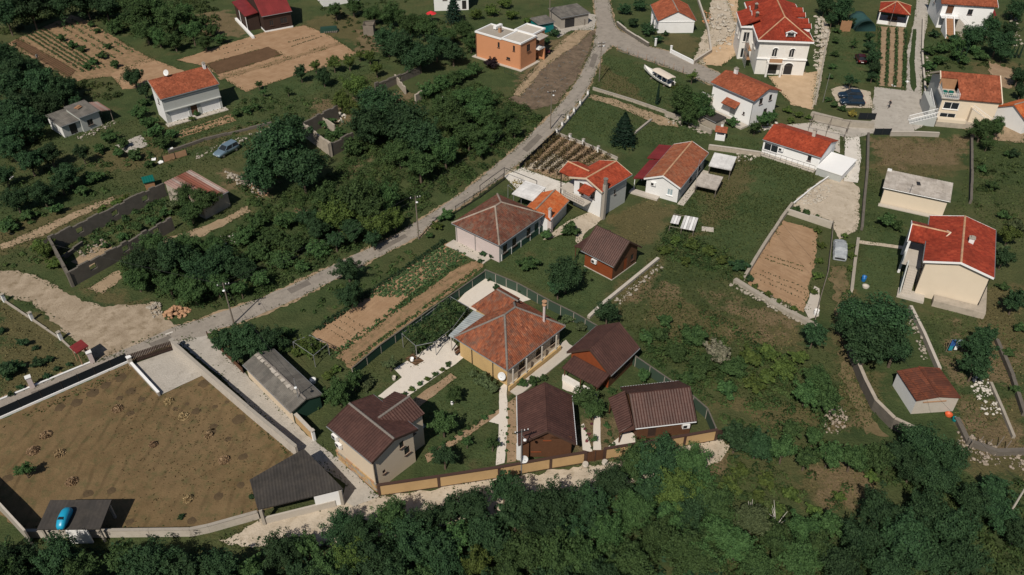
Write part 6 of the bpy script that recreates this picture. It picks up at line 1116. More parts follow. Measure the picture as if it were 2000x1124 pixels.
# ================================================================== people (small in view)
def person(label, loc, rz, shirt, trousers, stride=0.22, h=1.72, lean=0.05, arm=0.18, bow=0.0):
    V = [(0, 0, .93), (0, 0, 1.15), (bow*.3, 0, 1.38), (bow*.45, 0, 1.48), (bow*.6, 0, 1.56), (bow*.7+.02, 0, 1.66), (bow*.7+.02, 0, 1.74)]; E = [(0, 1), (1, 2), (2, 3), (3, 4), (4, 5), (5, 6)]; rad = [.16, .14, .17, .075, .06, .1, .085]
    def ch(root, pts_, rr):
        p = root
        for q, r_ in zip(pts_, rr): V.append(q); rad.append(r_); E.append((p, len(V)-1)); p = len(V)-1
        return p
    for s_ in (-1, 1):
        f = stride*s_; ch(0, [(0, .1*s_, .88), (f*.6+.04, .1*s_, .48), (f-.02, .1*s_, .08), (f+.14, .11*s_, .04)], (.1, .075, .05, .045))
        e = ch(2, [(bow*.33, .2*s_, 1.4), (bow*.3-f*.4+.0, .25*s_, 1.12), (bow*.5-f*.6+.1, .24*s_, .88), (bow*.5-f*.6+.13, .24*s_, .8)], (.06, .048, .036, .04)); b0 = V[e]
        for k in range(4): ch(e, [(b0[0]+.01, b0[1]+(k-1.5)*.018, b0[2]-.05), (b0[0]+.015, b0[1]+(k-1.5)*.018, b0[2]-.09+.008*abs(k-1.5))], (.009, .008))
        ch(e, [(b0[0]+.035, b0[1]-.02*s_, b0[2]-.02), (b0[0]+.05, b0[1]-.025*s_, b0[2]-.055)], (.01, .008))
    me = bpy.data.meshes.new('person'); me.from_pydata(V, E, []); o = bpy.data.objects.new('person', me); COL.objects.link(o)
    sk = o.modifiers.new('skin', 'SKIN'); sk.use_smooth_shade = True; sd = o.modifiers.new('sub', 'SUBSURF'); sd.levels = 1; sd.render_levels = 1
    for k, r_ in enumerate(rad): me.skin_vertices[0].data[k].radius = (r_, r_)
    me.skin_vertices[0].data[0].use_root = True
    dg = bpy.context.evaluated_depsgraph_get(); nm = bpy.data.meshes.new_from_object(o.evaluated_get(dg)); bpy.data.objects.remove(o)
    for m_ in (shirt, trousers, 'skin', 'hair', 'rubber'): nm.materials.append(MATS[m_])
    for p in nm.polygons:
        c = p.center; p.material_index = 4 if c.z < .09 else 1 if c.z < .95 and abs(c.y) < .19 else 2 if c.z < .93 else 0 if c.z < 1.5 else 3 if (c.z > 1.68 or c.x < bow*.7-.02) else 2
    o = bpy.data.objects.new('person', nm); COL.objects.link(o); o.location = loc; o.rotation_euler = (0, lean, rz); k = h/1.82; o.scale = (k, k, k); tag(o, label, 'person'); return o
person('person in dark clothes walking across the concrete yard', xy((1736, 212))+Vector((0, 0, .05)), R(200), 'dark_cloth', 'dark_cloth', 0.3)
person('person in grey shirt working bent over in the dark ploughed strip', xy((74, 119))+Vector((0, 0, .05)), R(-30), 'grey_cloth', 'dark_cloth', 0.15, bow=0.5, lean=0.1)
# ================================================================== vegetation
def leaf_mesh(name, C, NRM, size, m, rng, droop=0.0, fold=0.25, shade=None):
    """one mesh of small folded leaf sprays (two triangles each) at points C"""
    n = len(C); r1 = rng.normal(size=(n, 3)); a = np.cross(NRM, r1); a /= np.linalg.norm(a, axis=1, keepdims=True)+1e-9
    b = np.cross(NRM, a); b /= np.linalg.norm(b, axis=1, keepdims=True)+1e-9
    s = (size*rng.uniform(0.6, 1.35, n))[:, None]; nn = NRM/(np.linalg.norm(NRM, axis=1, keepdims=True)+1e-9)
    V = np.stack([C-a*s, C+b*s*0.62-nn*s*fold, C+a*s*1.05, C-b*s*0.62-nn*s*fold], 1).reshape(-1, 3)
    if droop: V[:, 2] -= droop*np.hypot(V[:, 0], V[:, 1])
    F = np.arange(4*n).reshape(n, 4)
    me = bpy.data.meshes.new(name); me.vertices.add(4*n); me.vertices.foreach_set('co', V.astype(np.float32).ravel())
    me.loops.add(4*n); me.loops.foreach_set('vertex_index', F.ravel().astype(np.int32)); me.polygons.add(n)
    me.polygons.foreach_set('loop_start', np.arange(0, 4*n, 4, dtype=np.int32)); me.polygons.foreach_set('loop_total', np.full(n, 4, np.int32)); me.update()
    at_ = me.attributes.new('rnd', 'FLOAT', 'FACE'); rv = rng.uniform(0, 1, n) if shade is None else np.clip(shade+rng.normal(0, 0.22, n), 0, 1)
    at_.data.foreach_set('value', rv.astype(np.float32)); me.materials.append(MATS[m]); return me
def unit(rng, n): v = rng.normal(size=(n, 3)); return v/np.linalg.norm(v, axis=1, keepdims=True)
def crown(seed, n, limbs, size, flat=0.95, up=0.35, m='leaf_mid', core=10, reach=(0.6, 1.12)):
    """irregular crown of radius about 1: leaf sprays on clumps strung along uneven limbs, gaps between them"""
    rng = np.random.default_rng(seed); cen = []; rad = []; ln = []
    for i in range(limbs):
        d = unit(rng, 1)[0]; d[2] = abs(d[2])*0.9+rng.uniform(-0.25, up) if rng.random() < 0.75 else d[2]*0.5; d /= np.linalg.norm(d); L = rng.uniform(*reach)
        k = rng.integers(4, 7)
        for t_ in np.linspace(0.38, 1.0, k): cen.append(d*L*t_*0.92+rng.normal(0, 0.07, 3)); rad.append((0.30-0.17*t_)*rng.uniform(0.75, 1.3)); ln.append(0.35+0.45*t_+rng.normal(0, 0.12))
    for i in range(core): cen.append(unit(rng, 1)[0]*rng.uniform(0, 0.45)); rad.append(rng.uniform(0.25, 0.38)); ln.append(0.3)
    cen, rad, ln = np.array(cen), np.array(rad), np.array(ln); cen[:, 2] *= flat; w_ = rad**1.7; k = rng.choice(len(rad), n, p=w_/w_.sum()); q = unit(rng, n); q[:, 2] = np.where(rng.random(n) < 0.4, np.abs(q[:, 2]), q[:, 2])
    C = cen[k]+q*rad[k][:, None]*rng.uniform(0.5, 1.2, (n, 1))*np.array([1, 1, 0.85]); out = cen[k]/(np.linalg.norm(cen[k], axis=1, keepdims=True)+.2)
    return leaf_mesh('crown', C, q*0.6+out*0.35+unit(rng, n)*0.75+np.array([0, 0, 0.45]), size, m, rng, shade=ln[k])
def conifer(seed, n, m='leaf_conifer', slim=1.0):
    rng = np.random.default_rng(seed); h = rng.random(n)**0.75; a = rng.uniform(0, 6.283, n); lay = 0.5+0.5*np.cos(h*60); r = (1-h)**0.85*slim*(0.55+0.45*lay)*rng.uniform(0.55, 1.08, n)
    C = np.stack([np.cos(a)*r, np.sin(a)*r, h*2.6-0.5-0.12*r], 1); NR = np.stack([np.cos(a)*0.7, np.sin(a)*0.7, np.full(n, 0.6)], 1)+unit(rng, n)*0.4
    return leaf_mesh('crown', C, NR, 0.085, m, rng)
BIG = [crown(11+k, 12000, 26+3*k, 0.042) for k in range(7)]; MED = [crown(31+k, 5000, 18+2*k, 0.064) for k in range(6)]; BSH = [crown(51+k, 1000, 10+k, 0.14, flat=0.75, core=6) for k in range(5)]; TALL = [crown(111+k, 12500, 28+3*k, 0.041, flat=1.1, up=0.6, reach=(0.65, 1.3)) for k in range(6)]
SPARSE = [crown(71+k, 1500, 13, 0.075, core=2, reach=(0.6, 1.2)) for k in range(3)]; CON = [conifer(81+k, 2600) for k in range(2)]; CYP = [conifer(91, 1500, slim=0.42)]
def trunk_mesh(seed, base=0.09, h=1.0):
    rng = random.Random(seed); mb = MB(); top = (rng.uniform(-.06, .06), rng.uniform(-.06, .06), h*0.75)
    mb.tube([(0, 0, -0.05), (rng.uniform(-.03, .03), rng.uniform(-.03, .03), h*0.4), top], base, 7, base*0.6)
    for k in range(5):
        a = k*1.257+rng.uniform(-.4, .4); e = rng.uniform(0.35, 0.6); mb.tube([top if k % 2 else (top[0]*.7, top[1]*.7, h*0.55), (math.cos(a)*e*.55, math.sin(a)*e*.55, h*1.0), (math.cos(a)*e, math.sin(a)*e, h*1.35+rng.uniform(0, .3))], base*0.5, 5, base*0.15)
    o = mb.build('trunk', 'bark'); me = o.data; bpy.data.objects.remove(o); return me
TRUNKS = [trunk_mesh(k) for k in range(4)]
LANDMARKS = [('white one-slope house', 360, 190), ('low grey shed', 125, 240), ('maroon-roofed dark house', 530, 30), ('orange flat-roofed house', 990, 95), ('stone mansion', 1525, 90), ('red pavilion', 1748, 30), ('cream terrace house', 1890, 195), ('white canopied house', 1450, 190), ('scarlet-roofed bungalow', 1560, 290), ('cream allotment shed', 1790, 375), ('big red-roofed cream house', 1870, 520), ('red cross-gabled house', 1165, 360), ('long orange-tiled house', 1315, 335), ('pink hipped house', 970, 445), ('timber cabin', 1190, 495), ('ochre hipped house', 995, 660), ('porch cottage', 1175, 700), ('gable-facing cottage', 1067, 820), ('ribbed-roof cottage', 1280, 805), ('beige alley house', 730, 860), ('long grey shed', 550, 740), ('dark-roofed barn', 580, 940), ('lower-left carport', 145, 1005), ('maroon roadside shelter', 155, 685), ('rusty shed', 1805, 765), ('striped shed', 380, 365), ('large roofless ruin', 210, 450), ('small roofless ruin', 640, 250), ('broken wall ruin', 780, 160), ('silver-blue car', 440, 300), ('boat', 1290, 158), ('two navy cars', 1664, 192), ('silver covered car', 1640, 495), ('walled vegetable plot', 1530, 520), ('cold frame', 1336, 430), ('road bend pole', 450, 600), ('pink house pole', 815, 430), ('rock pile by the road', 345, 608), ('gravel yard', 200, 640), ('garden gate', 1160, 890), ('dark retaining wall', 1700, 760), ('slanting lower-right pole', 1975, 1000), ('green fence corner', 1380, 800), ('top-left ploughed plot', 130, 90), ('big tan plot', 530, 110), ('white lane', 1660, 310), ('vineyard', 1090, 300), ('barbecue', 1406, 258), ('maroon-roofed hearth shelter', 1920, 30), ('white patio', 820, 710), ('gable house at the top', 1320, 40), ('laundry', 1860, 670)]
TINT = {'leaf_dark': 'dark green', 'leaf_mid': 'green', 'leaf_yellow': 'yellow-green', 'leaf_olive': 'grey-green', 'leaf_conifer': 'blue-green', 'leaf_purple': 'purple-leaved', 'leaf_bloom': 'pale blossoming', 'leaf_autumn': 'golden', 'leaf_scrub': 'rough green', 'leaf_rose': 'pink-flowering'}
ORD = ['', 'second', 'third', 'fourth', 'fifth', 'sixth', 'seventh', 'eighth', 'ninth', 'tenth', 'eleventh', 'twelfth', 'thirteenth', 'fourteenth', 'fifteenth', 'sixteenth', 'seventeenth', 'eighteenth', 'nineteenth', 'twentieth']
USED = {}; PLANTS = []
def plant(cx, cy, rp, m='leaf_mid', kind='tree', label=None, group=None, trunk=None):
    r = rp*mpp(cx, cy); k = len(PLANTS); tm = None
    if kind == 'tree': me = (TALL[k % 6] if label else BIG[k % 7]) if r > 1.7 else MED[k % 6]; hc = r*(1.05 if r > 1.7 else 1.3); zs = random.uniform(0.95, 1.3); tm = TRUNKS[k % 4]
    elif kind == 'sparse': me = SPARSE[k % 3]; hc = r*1.3; zs = 1.1; tm = TRUNKS[k % 4]
    elif kind == 'fir': me = CON[k % 2]; hc = r*0.7; zs = 0.82; tm = TRUNKS[k % 4]
    elif kind == 'cypress': me = CYP[0]; hc = r*0.9; zs = 1.5; tm = TRUNKS[0]
    else: me = (MED if r > 1.5 else BSH)[k % 5]; hc = r*0.62; zs = random.uniform(0.8, 1.0)
    g = G(cx, cy, hc); rz = random.uniform(0, 6.28)
    nm = {'tree': 'tree', 'sparse': 'young_tree', 'fir': 'fir_tree', 'cypress': 'cypress'}.get(kind, 'bush')
    cr = bpy.data.objects.new('crown' if tm else nm, me); COL.objects.link(cr); cr.rotation_euler = (0, 0, rz); cr.scale = (r*random.uniform(0.95, 1.2), r*random.uniform(0.95, 1.2), r*zs)
    if m != 'leaf_mid' and kind not in ('fir', 'cypress'): cr.material_slots[0].link = 'OBJECT'; cr.material_slots[0].material = MATS[m]
    if tm:
        T = thing(nm, None, None, (g.x, g.y, 0)); cr.parent = T; cr.location = (0, 0, hc)
        tr = bpy.data.objects.new('trunk', tm); COL.objects.link(tr); tr.parent = T; s_ = min(r, 2.6); tr.scale = (s_*0.8+0.1, s_*0.8+0.1, hc*0.85)
    else: T = cr; cr.location = (g.x, g.y, hc)
    PLANTS.append((T, cx, cy, rp, 'leaf_conifer' if kind in ('fir', 'cypress') else m, kind, r, label, group)); return T
D, M_, Y, OL = 'leaf_dark', 'leaf_mid', 'leaf_yellow', 'leaf_olive'
def many(rows, m, kind='tree', **kw):
    for a in rows: plant(*a, m, kind, **kw)
# ---- upper left wood and scrub
many([(10, 30, 36), (58, 18, 38), (110, 8, 36), (165, 2, 34), (8, 118, 34), (42, 148, 36), (80, 172, 36), (18, 170, 38), (118, 182, 28), (52, 205, 36), (92, 212, 28), (15, 222, 36), (55, 248, 30), (12, 268, 28), (205, 12, 28), (150, 205, 14), (135, 168, 20), (68, 130, 14)], D)
many([(262, 28, 30), (300, 18, 28), (335, 40, 30), (375, 62, 26), (285, 62, 24), (340, 80, 20), (400, 85, 16), (250, 8, 24), (310, 75, 18), (360, 30, 22)], M_); many([(225, 55, 18), (415, 60, 16), (430, 78, 14), (390, 45, 18)], M_, 'bush')
many([(120, 75, 11), (140, 88, 12), (158, 96, 10), (182, 120, 12), (200, 108, 11), (170, 130, 10), (225, 125, 12), (190, 60, 8), (178, 48, 9), (210, 90, 9)], M_, 'bush')
# ---- around the white one-slope house
many([(262, 152, 22), (282, 178, 16)], D); many([(272, 220, 18), (292, 240, 18), (305, 258, 18), (318, 278, 20), (335, 262, 14), (282, 200, 12)], M_, 'bush'); plant(383, 222, 9, M_, 'bush'); plant(374, 232, 7, Y, 'bush')
many([(462, 222, 12), (482, 215, 12), (498, 208, 10)], M_, 'bush')
# ---- left middle gardens
many([(22, 292, 24), (58, 318, 28), (98, 305, 24), (132, 342, 28), (30, 392, 26), (82, 378, 28), (118, 360, 22), (10, 345, 22), (160, 300, 18)], D)
many([(215, 268, 18), (240, 280, 16), (185, 345, 18), (232, 300, 14), (262, 305, 16), (160, 372, 16), (55, 420, 18), (12, 440, 20), (110, 410, 16), (195, 290, 14), (290, 320, 12)], M_, 'bush')
many([(90, 490, 22), (108, 515, 16), (75, 478, 14), (200, 410, 14), (225, 398, 14), (248, 388, 12)], Y, 'bush'); many([(300, 430, 14), (270, 445, 14), (320, 415, 14), (240, 462, 12), (205, 480, 10)], M_, 'bush')
many([(362, 385, 26), (398, 395, 28), (372, 415, 24)], M_); plant(340, 400, 16, OL, 'bush')
# ---- big dark tree and its neighbours
many([(535, 300, 58), (590, 335, 48), (510, 345, 38), (568, 262, 38)], D)
# ---- ruins and orchard
many([(742, 208, 44), (785, 240, 44), (718, 250, 36), (825, 275, 40)], D); many([(695, 172, 30), (668, 200, 24), (705, 215, 26)], Y); many([(640, 240, 16), (660, 262, 16), (690, 290, 24), (650, 285, 14)], M_, 'bush')
many([(587, 143, 15), (632, 152, 18), (697, 160, 11)], D); many([(616, 130, 12), (652, 125, 14), (682, 122, 14), (722, 112, 12), (702, 108, 10), (735, 135, 14)], Y); many([(505, 166, 9), (515, 181, 8), (562, 178, 9)], M_, 'sparse')
many([(838, 178, 22), (862, 166, 20), (886, 155, 20), (908, 146, 18), (926, 138, 16)], M_, 'bush', group='hedge below the orange house'); plant(958, 125, 15, 'leaf_purple', 'bush'); many([(820, 112, 30), (788, 96, 30), (758, 82, 28), (852, 92, 28), (885, 105, 24)], D)
many([(800, 50, 24), (835, 55, 26), (870, 70, 22), (765, 30, 22), (905, 60, 20), (730, 30, 20), (690, 15, 18), (655, 22, 14), (920, 85, 18)], M_); plant(886, 30, 22, D, 'fir'); many([(930, 30, 14), (960, 22, 16), (1000, 30, 14), (1030, 40, 10), (985, 8, 14)], Y, 'bush')
many([(1085, 65, 12), (1068, 80, 10), (1052, 95, 10), (1040, 108, 9)], D, 'bush'); plant(1068, 102, 8, 'leaf_rose', 'bush'); plant(1090, 22, 10, D, 'bush'); plant(655, 18, 12, D)
# ---- thicket between the ruins and the road
many([(880, 235, 34), (925, 222, 28), (955, 235, 24), (915, 268, 30), (870, 300, 32), (820, 325, 34), (985, 228, 22), (960, 265, 22), (905, 190, 26), (945, 195, 22), (865, 205, 24), (1005, 250, 18), (780, 300, 30), (940, 290, 20)], M_)
many([(705, 400, 46), (748, 392, 36), (640, 385, 30)], M_); many([(660, 425, 36), (735, 440, 34), (770, 430, 24)], Y); many([(690, 450, 26), (620, 450, 26), (655, 470, 20), (600, 430, 22), (730, 470, 18)], D)
many([(560, 430, 26), (530, 470, 28), (575, 480, 26), (620, 490, 22), (550, 510, 24), (590, 520, 18), (500, 500, 24), (505, 435, 22), (480, 465, 24)], M_, 'bush')
many([(282, 515, 38), (338, 508, 42), (395, 530, 42), (438, 512, 34), (475, 530, 28)], D); many([(330, 556, 32), (378, 570, 30), (268, 548, 26), (425, 560, 26), (470, 565, 18), (300, 480, 28), (365, 478, 28), (420, 480, 24), (508, 545, 20)], M_)
# ---- along the road and by the long shed
many([(680, 528, 27), (686, 580, 28)], D); plant(872, 420, 18, M_, 'bush'); plant(852, 442, 12, Y, 'bush'); plant(838, 460, 10, M_, 'bush')
many([(440, 668, 26), (482, 660, 32), (530, 664, 30), (462, 692, 22), (508, 690, 24)], D); many([(560, 650, 16), (420, 655, 14), (548, 685, 16)], M_, 'bush'); many([(585, 672, 16), (602, 686, 16), (578, 690, 14), (622, 680, 12)], Y, 'bush')
many([(662, 768, 30), (690, 742, 22)], M_); many([(640, 735, 13), (655, 722, 12)], Y, 'bush'); plant(718, 752, 17, OL, 'bush'); plant(762, 712, 15, OL, 'sparse'); plant(808, 684, 12, OL, 'sparse'); many([(632, 770, 14), (600, 800, 9), (618, 795, 8)], M_, 'bush')
# ---- gardens of the ochre house and cottages
many([(888, 772, 17), (866, 828, 28)], M_); many([(868, 892, 28)], D); many([(912, 865, 13), (962, 868, 16)], M_, 'sparse'); many([(925, 730, 12), (948, 745, 20), (962, 758, 16)], OL, 'bush')
many([(820, 815, 8), (846, 880, 8)], M_, 'bush')
for k, (a, b) in enumerate([(790, 770), (805, 760), (820, 750), (835, 741), (850, 732), (864, 722), (876, 712)]): plant(a, b, 7, Y if k % 2 else M_, 'bush', group='shrubs along the patio edge')
for k, (a, b) in enumerate([(865, 868), (882, 857), (898, 847), (914, 836), (930, 826), (946, 816), (962, 806)]): plant(a, b, 7, M_, 'bush', group='low hedge across the garden')
for k, (a, b) in enumerate([(992, 800), (991, 816), (993, 832), (990, 848), (992, 864), (989, 880)]): plant(a, b, 4, M_, 'bush', group='border plants by the white footpath')
many([(1145, 780, 28), (1160, 800, 24)], M_); plant(1258, 735, 15, M_); many([(1040, 745, 14), (1020, 750, 12), (1062, 738, 10), (1195, 765, 10), (1215, 760, 8), (1240, 760, 7)], M_, 'bush'); plant(1120, 778, 7, 'leaf_rose', 'bush'); plant(1160, 858, 8, M_, 'sparse'); many([(1186, 832, 7), (1190, 848, 7), (1184, 862, 6), (1195, 870, 6)], M_, 'bush')
many([(1142, 838, 4), (1150, 848, 4), (1146, 862, 4), (1155, 828, 4)], 'leaf_rose', 'bush')
# ---- cabin lawn
many([(1105, 540, 38), (1090, 560, 24)], D); many([(1033, 516, 20), (1068, 460, 14), (1112, 448, 20)], M_, 'bush'); plant(1186, 612, 24, D); many([(1096, 632, 10), (1112, 622, 12), (1135, 640, 14)], OL, 'bush'); many([(960, 500, 9), (945, 495, 9), (938, 510, 7)], D, 'bush'); many([(985, 548, 9), (1000, 556, 9), (970, 560, 8), (1018, 566, 9), (958, 545, 7)], D, 'bush')
# ---- right-hand meadow thicket
many([(1590, 655, 25)], D); plant(1402, 690, 30, 'leaf_bloom', 'bush'); many([(1290, 655, 24), (1320, 690, 26), (1350, 660, 28), (1370, 720, 28), (1430, 720, 26), (1300, 625, 18), (1265, 660, 18), (1420, 760, 24), (1345, 740, 22)], M_, 'bush'); many([(1465, 700, 24), (1500, 690, 24), (1530, 720, 26), (1500, 735, 24), (1470, 750, 22), (1560, 700, 22)], Y, 'bush'); many([(1600, 740, 30), (1612, 780, 28), (1575, 770, 26)], M_); many([(1445, 520, 18), (1465, 545, 10)], D, 'bush'); many([(1320, 470, 14), (1350, 480, 16), (1385, 490, 16), (1300, 490, 14), (1410, 510, 14), (1340, 510, 14)], Y, 'bush')
# ---- big fig tree, right
many([(1678, 618, 44), (1728, 630, 52), (1698, 672, 50), (1748, 684, 42), (1662, 640, 34)], D); many([(1912, 682, 32), (1904, 718, 28), (1924, 655, 22)], D); many([(1982, 590, 24), (1960, 505, 20)], D); plant(1972, 460, 22, Y); many([(1985, 440, 18), (1950, 480, 14)], OL, 'bush')
many([(1732, 432, 20), (1752, 440, 16)], M_, 'bush'); many([(1940, 362, 14), (1960, 420, 14), (1920, 330, 10), (1970, 690, 14), (1990, 640, 14), (1985, 760, 12), (1960, 560, 12)], M_, 'bush'); many([(1596, 450, 9), (1605, 480, 10), (1602, 510, 10), (1598, 540, 12), (1590, 570, 9)], Y, 'bush', group='shrubs on the right side of the walled vegetable plot'); many([(1660, 480, 9), (1662, 500, 10), (1660, 525, 9), (1650, 460, 8)], Y, 'bush', group='shrubs beside the covered car')
many([(1452, 542, 9), (1475, 560, 8), (1500, 575, 9), (1522, 588, 8), (1550, 602, 8), (1455, 525, 8)], Y, 'bush', group='shrubs on the bottom wall of the vegetable plot'); many([(1555, 408, 9), (1575, 416, 9), (1595, 425, 9), (1540, 412, 8)], M_, 'bush', group='plants on the top wall of the vegetable plot')
# ---- upper right gardens
many([(1335, 200, 32), (1368, 210, 28), (1348, 225, 22)], M_); many([(1322, 172, 12), (1352, 150, 12)], Y, 'sparse'); plant(1218, 266, 28, D, 'fir'); plant(1284, 195, 11, D, 'cypress'); plant(1430, 240, 14, M_, 'bush'); many([(1490, 235, 16), (1475, 250, 12), (1508, 228, 12)], M_); many([(1540, 215, 10), (1560, 225, 10), (1520, 255, 10), (1580, 230, 8), (1545, 235, 9)], Y, 'bush')
many([(1645, 20, 26), (1612, 12, 20), (1660, 45, 10), (1625, 40, 12)], D); many([(1700, 92, 13), (1706, 112, 14), (1708, 132, 13), (1704, 150, 10), (1698, 72, 10)], D, group='dark trees along the lawn edge'); plant(1662, 160, 14, D, 'sparse'); plant(1668, 85, 9, M_, 'sparse'); many([(1632, 80, 9), (1630, 105, 9), (1626, 130, 9), (1622, 150, 8), (1634, 60, 8)], M_, 'bush', group='shrubs along the building site path'); many([(1630, 205, 10), (1645, 212, 9), (1618, 195, 8)], M_, 'bush'); plant(1665, 222, 11, 'leaf_autumn', 'bush')
many([(1824, 66, 12), (1861, 76, 12)], D, 'bush'); many([(1900, 75, 24), (1950, 82, 30), (1935, 50, 22), (1972, 60, 20), (1960, 105, 18)], D); many([(1870, 90, 16), (1840, 95, 16), (1835, 118, 16), (1870, 110, 16), (1815, 100, 14), (1812, 130, 14), (1815, 158, 14), (1812, 185, 10), (1920, 110, 14), (1885, 120, 12), (1905, 100, 14)], M_, 'bush'); many([(1864, 112, 8), (1874, 116, 8), (1884, 114, 8)], D, 'cypress', group='row of little cypresses'); many([(1968, 108, 7), (1976, 108, 7), (1984, 108, 7), (1992, 108, 7)], D, 'cypress', group='row of young cypresses at the right edge'); plant(1888, 42, 8, 'leaf_autumn', 'bush')
many([(1918, 255, 24), (1945, 250, 20), (1930, 280, 14)], M_); many([(1985, 20, 20), (1995, 180, 14), (1990, 150, 20)], D); plant(1978, 300, 14, D, 'bush'); plant(1968, 300, 10, M_, 'bush'); many([(1235, 45, 14), (1265, 60, 16), (1285, 78, 12), (1220, 20, 14), (1250, 12, 16), (1300, 66, 8)], D, 'bush'); plant(1210, 45, 8, M_, 'bush')
many([(45, 670, 13), (70, 680, 8), (15, 720, 24), (35, 715, 16), (75, 708, 14), (95, 702, 10), (5, 645, 10), (110, 720, 8), (135, 712, 7), (90, 735, 8), (40, 757, 8), (20, 770, 8)], D, 'bush'); plant(48, 920, 17, M_, 'tree'); plant(492, 970, 8, D, 'bush'); plant(354, 1010, 7, D, 'bush')
# ---- bottom wood: rows stepping away from the lane
ROW = [(-25, 1085), (45, 1090), (110, 1082), (175, 1090), (240, 1075), (300, 1072), (360, 1085), (425, 1095), (490, 1092), (550, 1075), (605, 1068), (660, 1045), (715, 1050), (768, 1022), (822, 1030), (872, 1005), (925, 1000), (975, 962), (1028, 985), (1085, 992), (1140, 985), (1195, 950), (1245, 900), (1300, 912), (1345, 915)]
WOOD = []
for row in range(4):
    for k, (x, y) in enumerate(ROW):
        xx, yy = x+random.uniform(-10, 10)+(28 if row % 2 else 0), y+row*52+(20 if x < 520 else 0)+random.uniform(-8, 8); rr = random.uniform(30, 46)
        if yy-rr*1.2 > 1120: continue
        mm = random.choice([D, D, D, M_, Y if random.random() < 0.15 else M_]); WOOD.append((row, xx, plant(xx, yy, rr, mm, 'tree', 'x', 'trees of the bottom wood'), mm))
many([(1438, 858, 30), (1480, 872, 34)], D, group='thicket right of the tan wall'); many([(1530, 880, 30), (1575, 895, 28), (1620, 890, 28), (1665, 895, 30), (1712, 898, 30), (1545, 840, 20), (1590, 855, 20)], M_, group='thicket right of the tan wall'); many([(1800, 868, 44), (1850, 892, 38), (1830, 935, 40), (1780, 920, 34), (1760, 890, 28)], D)
many([(1715, 1000, 46), (1765, 1050, 52), (1808, 1000, 44), (1860, 1035, 46), (1680, 1060, 44), (1640, 1105, 44), (1880, 1095, 44), (1740, 1110, 44), (1905, 985, 40), (1950, 1000, 40), (1985, 1045, 36), (1945, 955, 26), (1820, 1090, 40)], D); many([(1470, 1020, 40)], OL); many([(1515, 1060, 40), (1440, 1070, 40)], M_); many([(1390, 985, 44), (1400, 1045, 42), (1360, 1090, 44), (1480, 1110, 40), (1560, 1095, 42), (1570, 1040, 36), (1600, 1070, 34), (1620, 1025, 28)], M_)
many([(1450, 920, 20), (1500, 940, 22), (1545, 965, 20), (1430, 950, 20), (1590, 1000, 18), (1480, 970, 18), (1520, 1000, 18), (1640, 970, 14), (1700, 930, 16)], Y, 'bush', group='low bushes in the lower right hollow')
# ---- labels: look, size and the landmark each stands by; ties are broken by nearness
buckets = {}
for (T, cx, cy, rp, m, kind, r, lab, grp) in PLANTS:
    if lab == 'x': continue
    bx = sorted(LANDMARKS, key=lambda L: math.hypot(cx-L[1], (cy-L[2])*1.2))[0]; dx, dy = cx-bx[1], (cy-bx[2])*1.3
    rel = ('right of' if dx > 0 else 'left of') if abs(dx) > abs(dy) else ('below' if dy > 0 else 'above')
    noun = {'tree': 'tree', 'sparse': 'young open-crowned tree', 'fir': 'fir tree', 'cypress': 'slim cypress'}.get(kind, 'bush'); sz = 'large' if rp > 34 else 'small' if rp < 13 else 'medium'
    buckets.setdefault(f'{sz} {TINT[m]} {noun} {rel} the {bx[0]}', []).append((math.hypot(dx, dy), T, noun, grp))
for base, L in buckets.items():
    for k, (dd, T, noun, grp) in enumerate(sorted(L, key=lambda e: e[0])):
        tag(T, base if len(L) == 1 else base+', '+('nearest' if k == 0 else ORD[k]+' nearest'), noun.split()[-1] if 'fir' not in noun else 'fir', grp)
for row in range(4):
    rr = sorted([w_ for w_ in WOOD if w_[0] == row], key=lambda e: e[1]); names = ['back', 'second', 'third', 'front']
    for k, (_, xx, T, mm) in enumerate(rr):
        o_ = (['first']+ORD[1:])[k] if k < 20 else 'twenty-'+(['first']+ORD[1:])[k-20]
        tag(T, f'{TINT[mm]} tree in the bottom wood, {names[row]} row, {o_} from left', 'tree')
# ================================================================== ground cover that nobody could count
fr = np.random.default_rng(77); FP = []
for P_ in FRINGE:
    for a, b in zip(P_, P_[1:]+P_[:1]):
        n = int((b-a).length*16); u = fr.uniform(0, 1, (n, 1)); FP.append(np.array(a)[None, :2]*(1-u)+np.array(b)[None, :2]*u+fr.normal(0, 0.3, (n, 2)))
FP = np.concatenate(FP); FP = FP[(np.sin(FP[:, 0]*0.9)+np.sin(FP[:, 1]*1.1+FP[:, 0]*0.4)+fr.normal(0, 0.5, len(FP))) > -0.2]; n = len(FP); NR = unit(fr, n)*0.9; NR[:, 2] += 0.5
o = bpy.data.objects.new('grass', leaf_mesh('grass', np.concatenate([FP, fr.uniform(0.02, 0.16, (n, 1))], 1), NR, 0.11, 'grass_green', fr)); COL.objects.link(o); tag(o, 'ragged grass fringing the roads, yards and plots', 'grass', kind='stuff')
def scatter(polys, dens, rng):
    out = []
    for p in polys:
        q = [tuple(v)[:2] for v in gp(*p)]; xs_ = [v[0] for v in q]; ys_ = [v[1] for v in q]; A = (max(xs_)-min(xs_))*(max(ys_)-min(ys_)); n = int(A*dens)
        x = rng.uniform(min(xs_), max(xs_), n); y = rng.uniform(min(ys_), max(ys_), n); k = inpoly(x, y, q); out.append(np.stack([x[k], y[k]], 1))
    return np.concatenate(out)
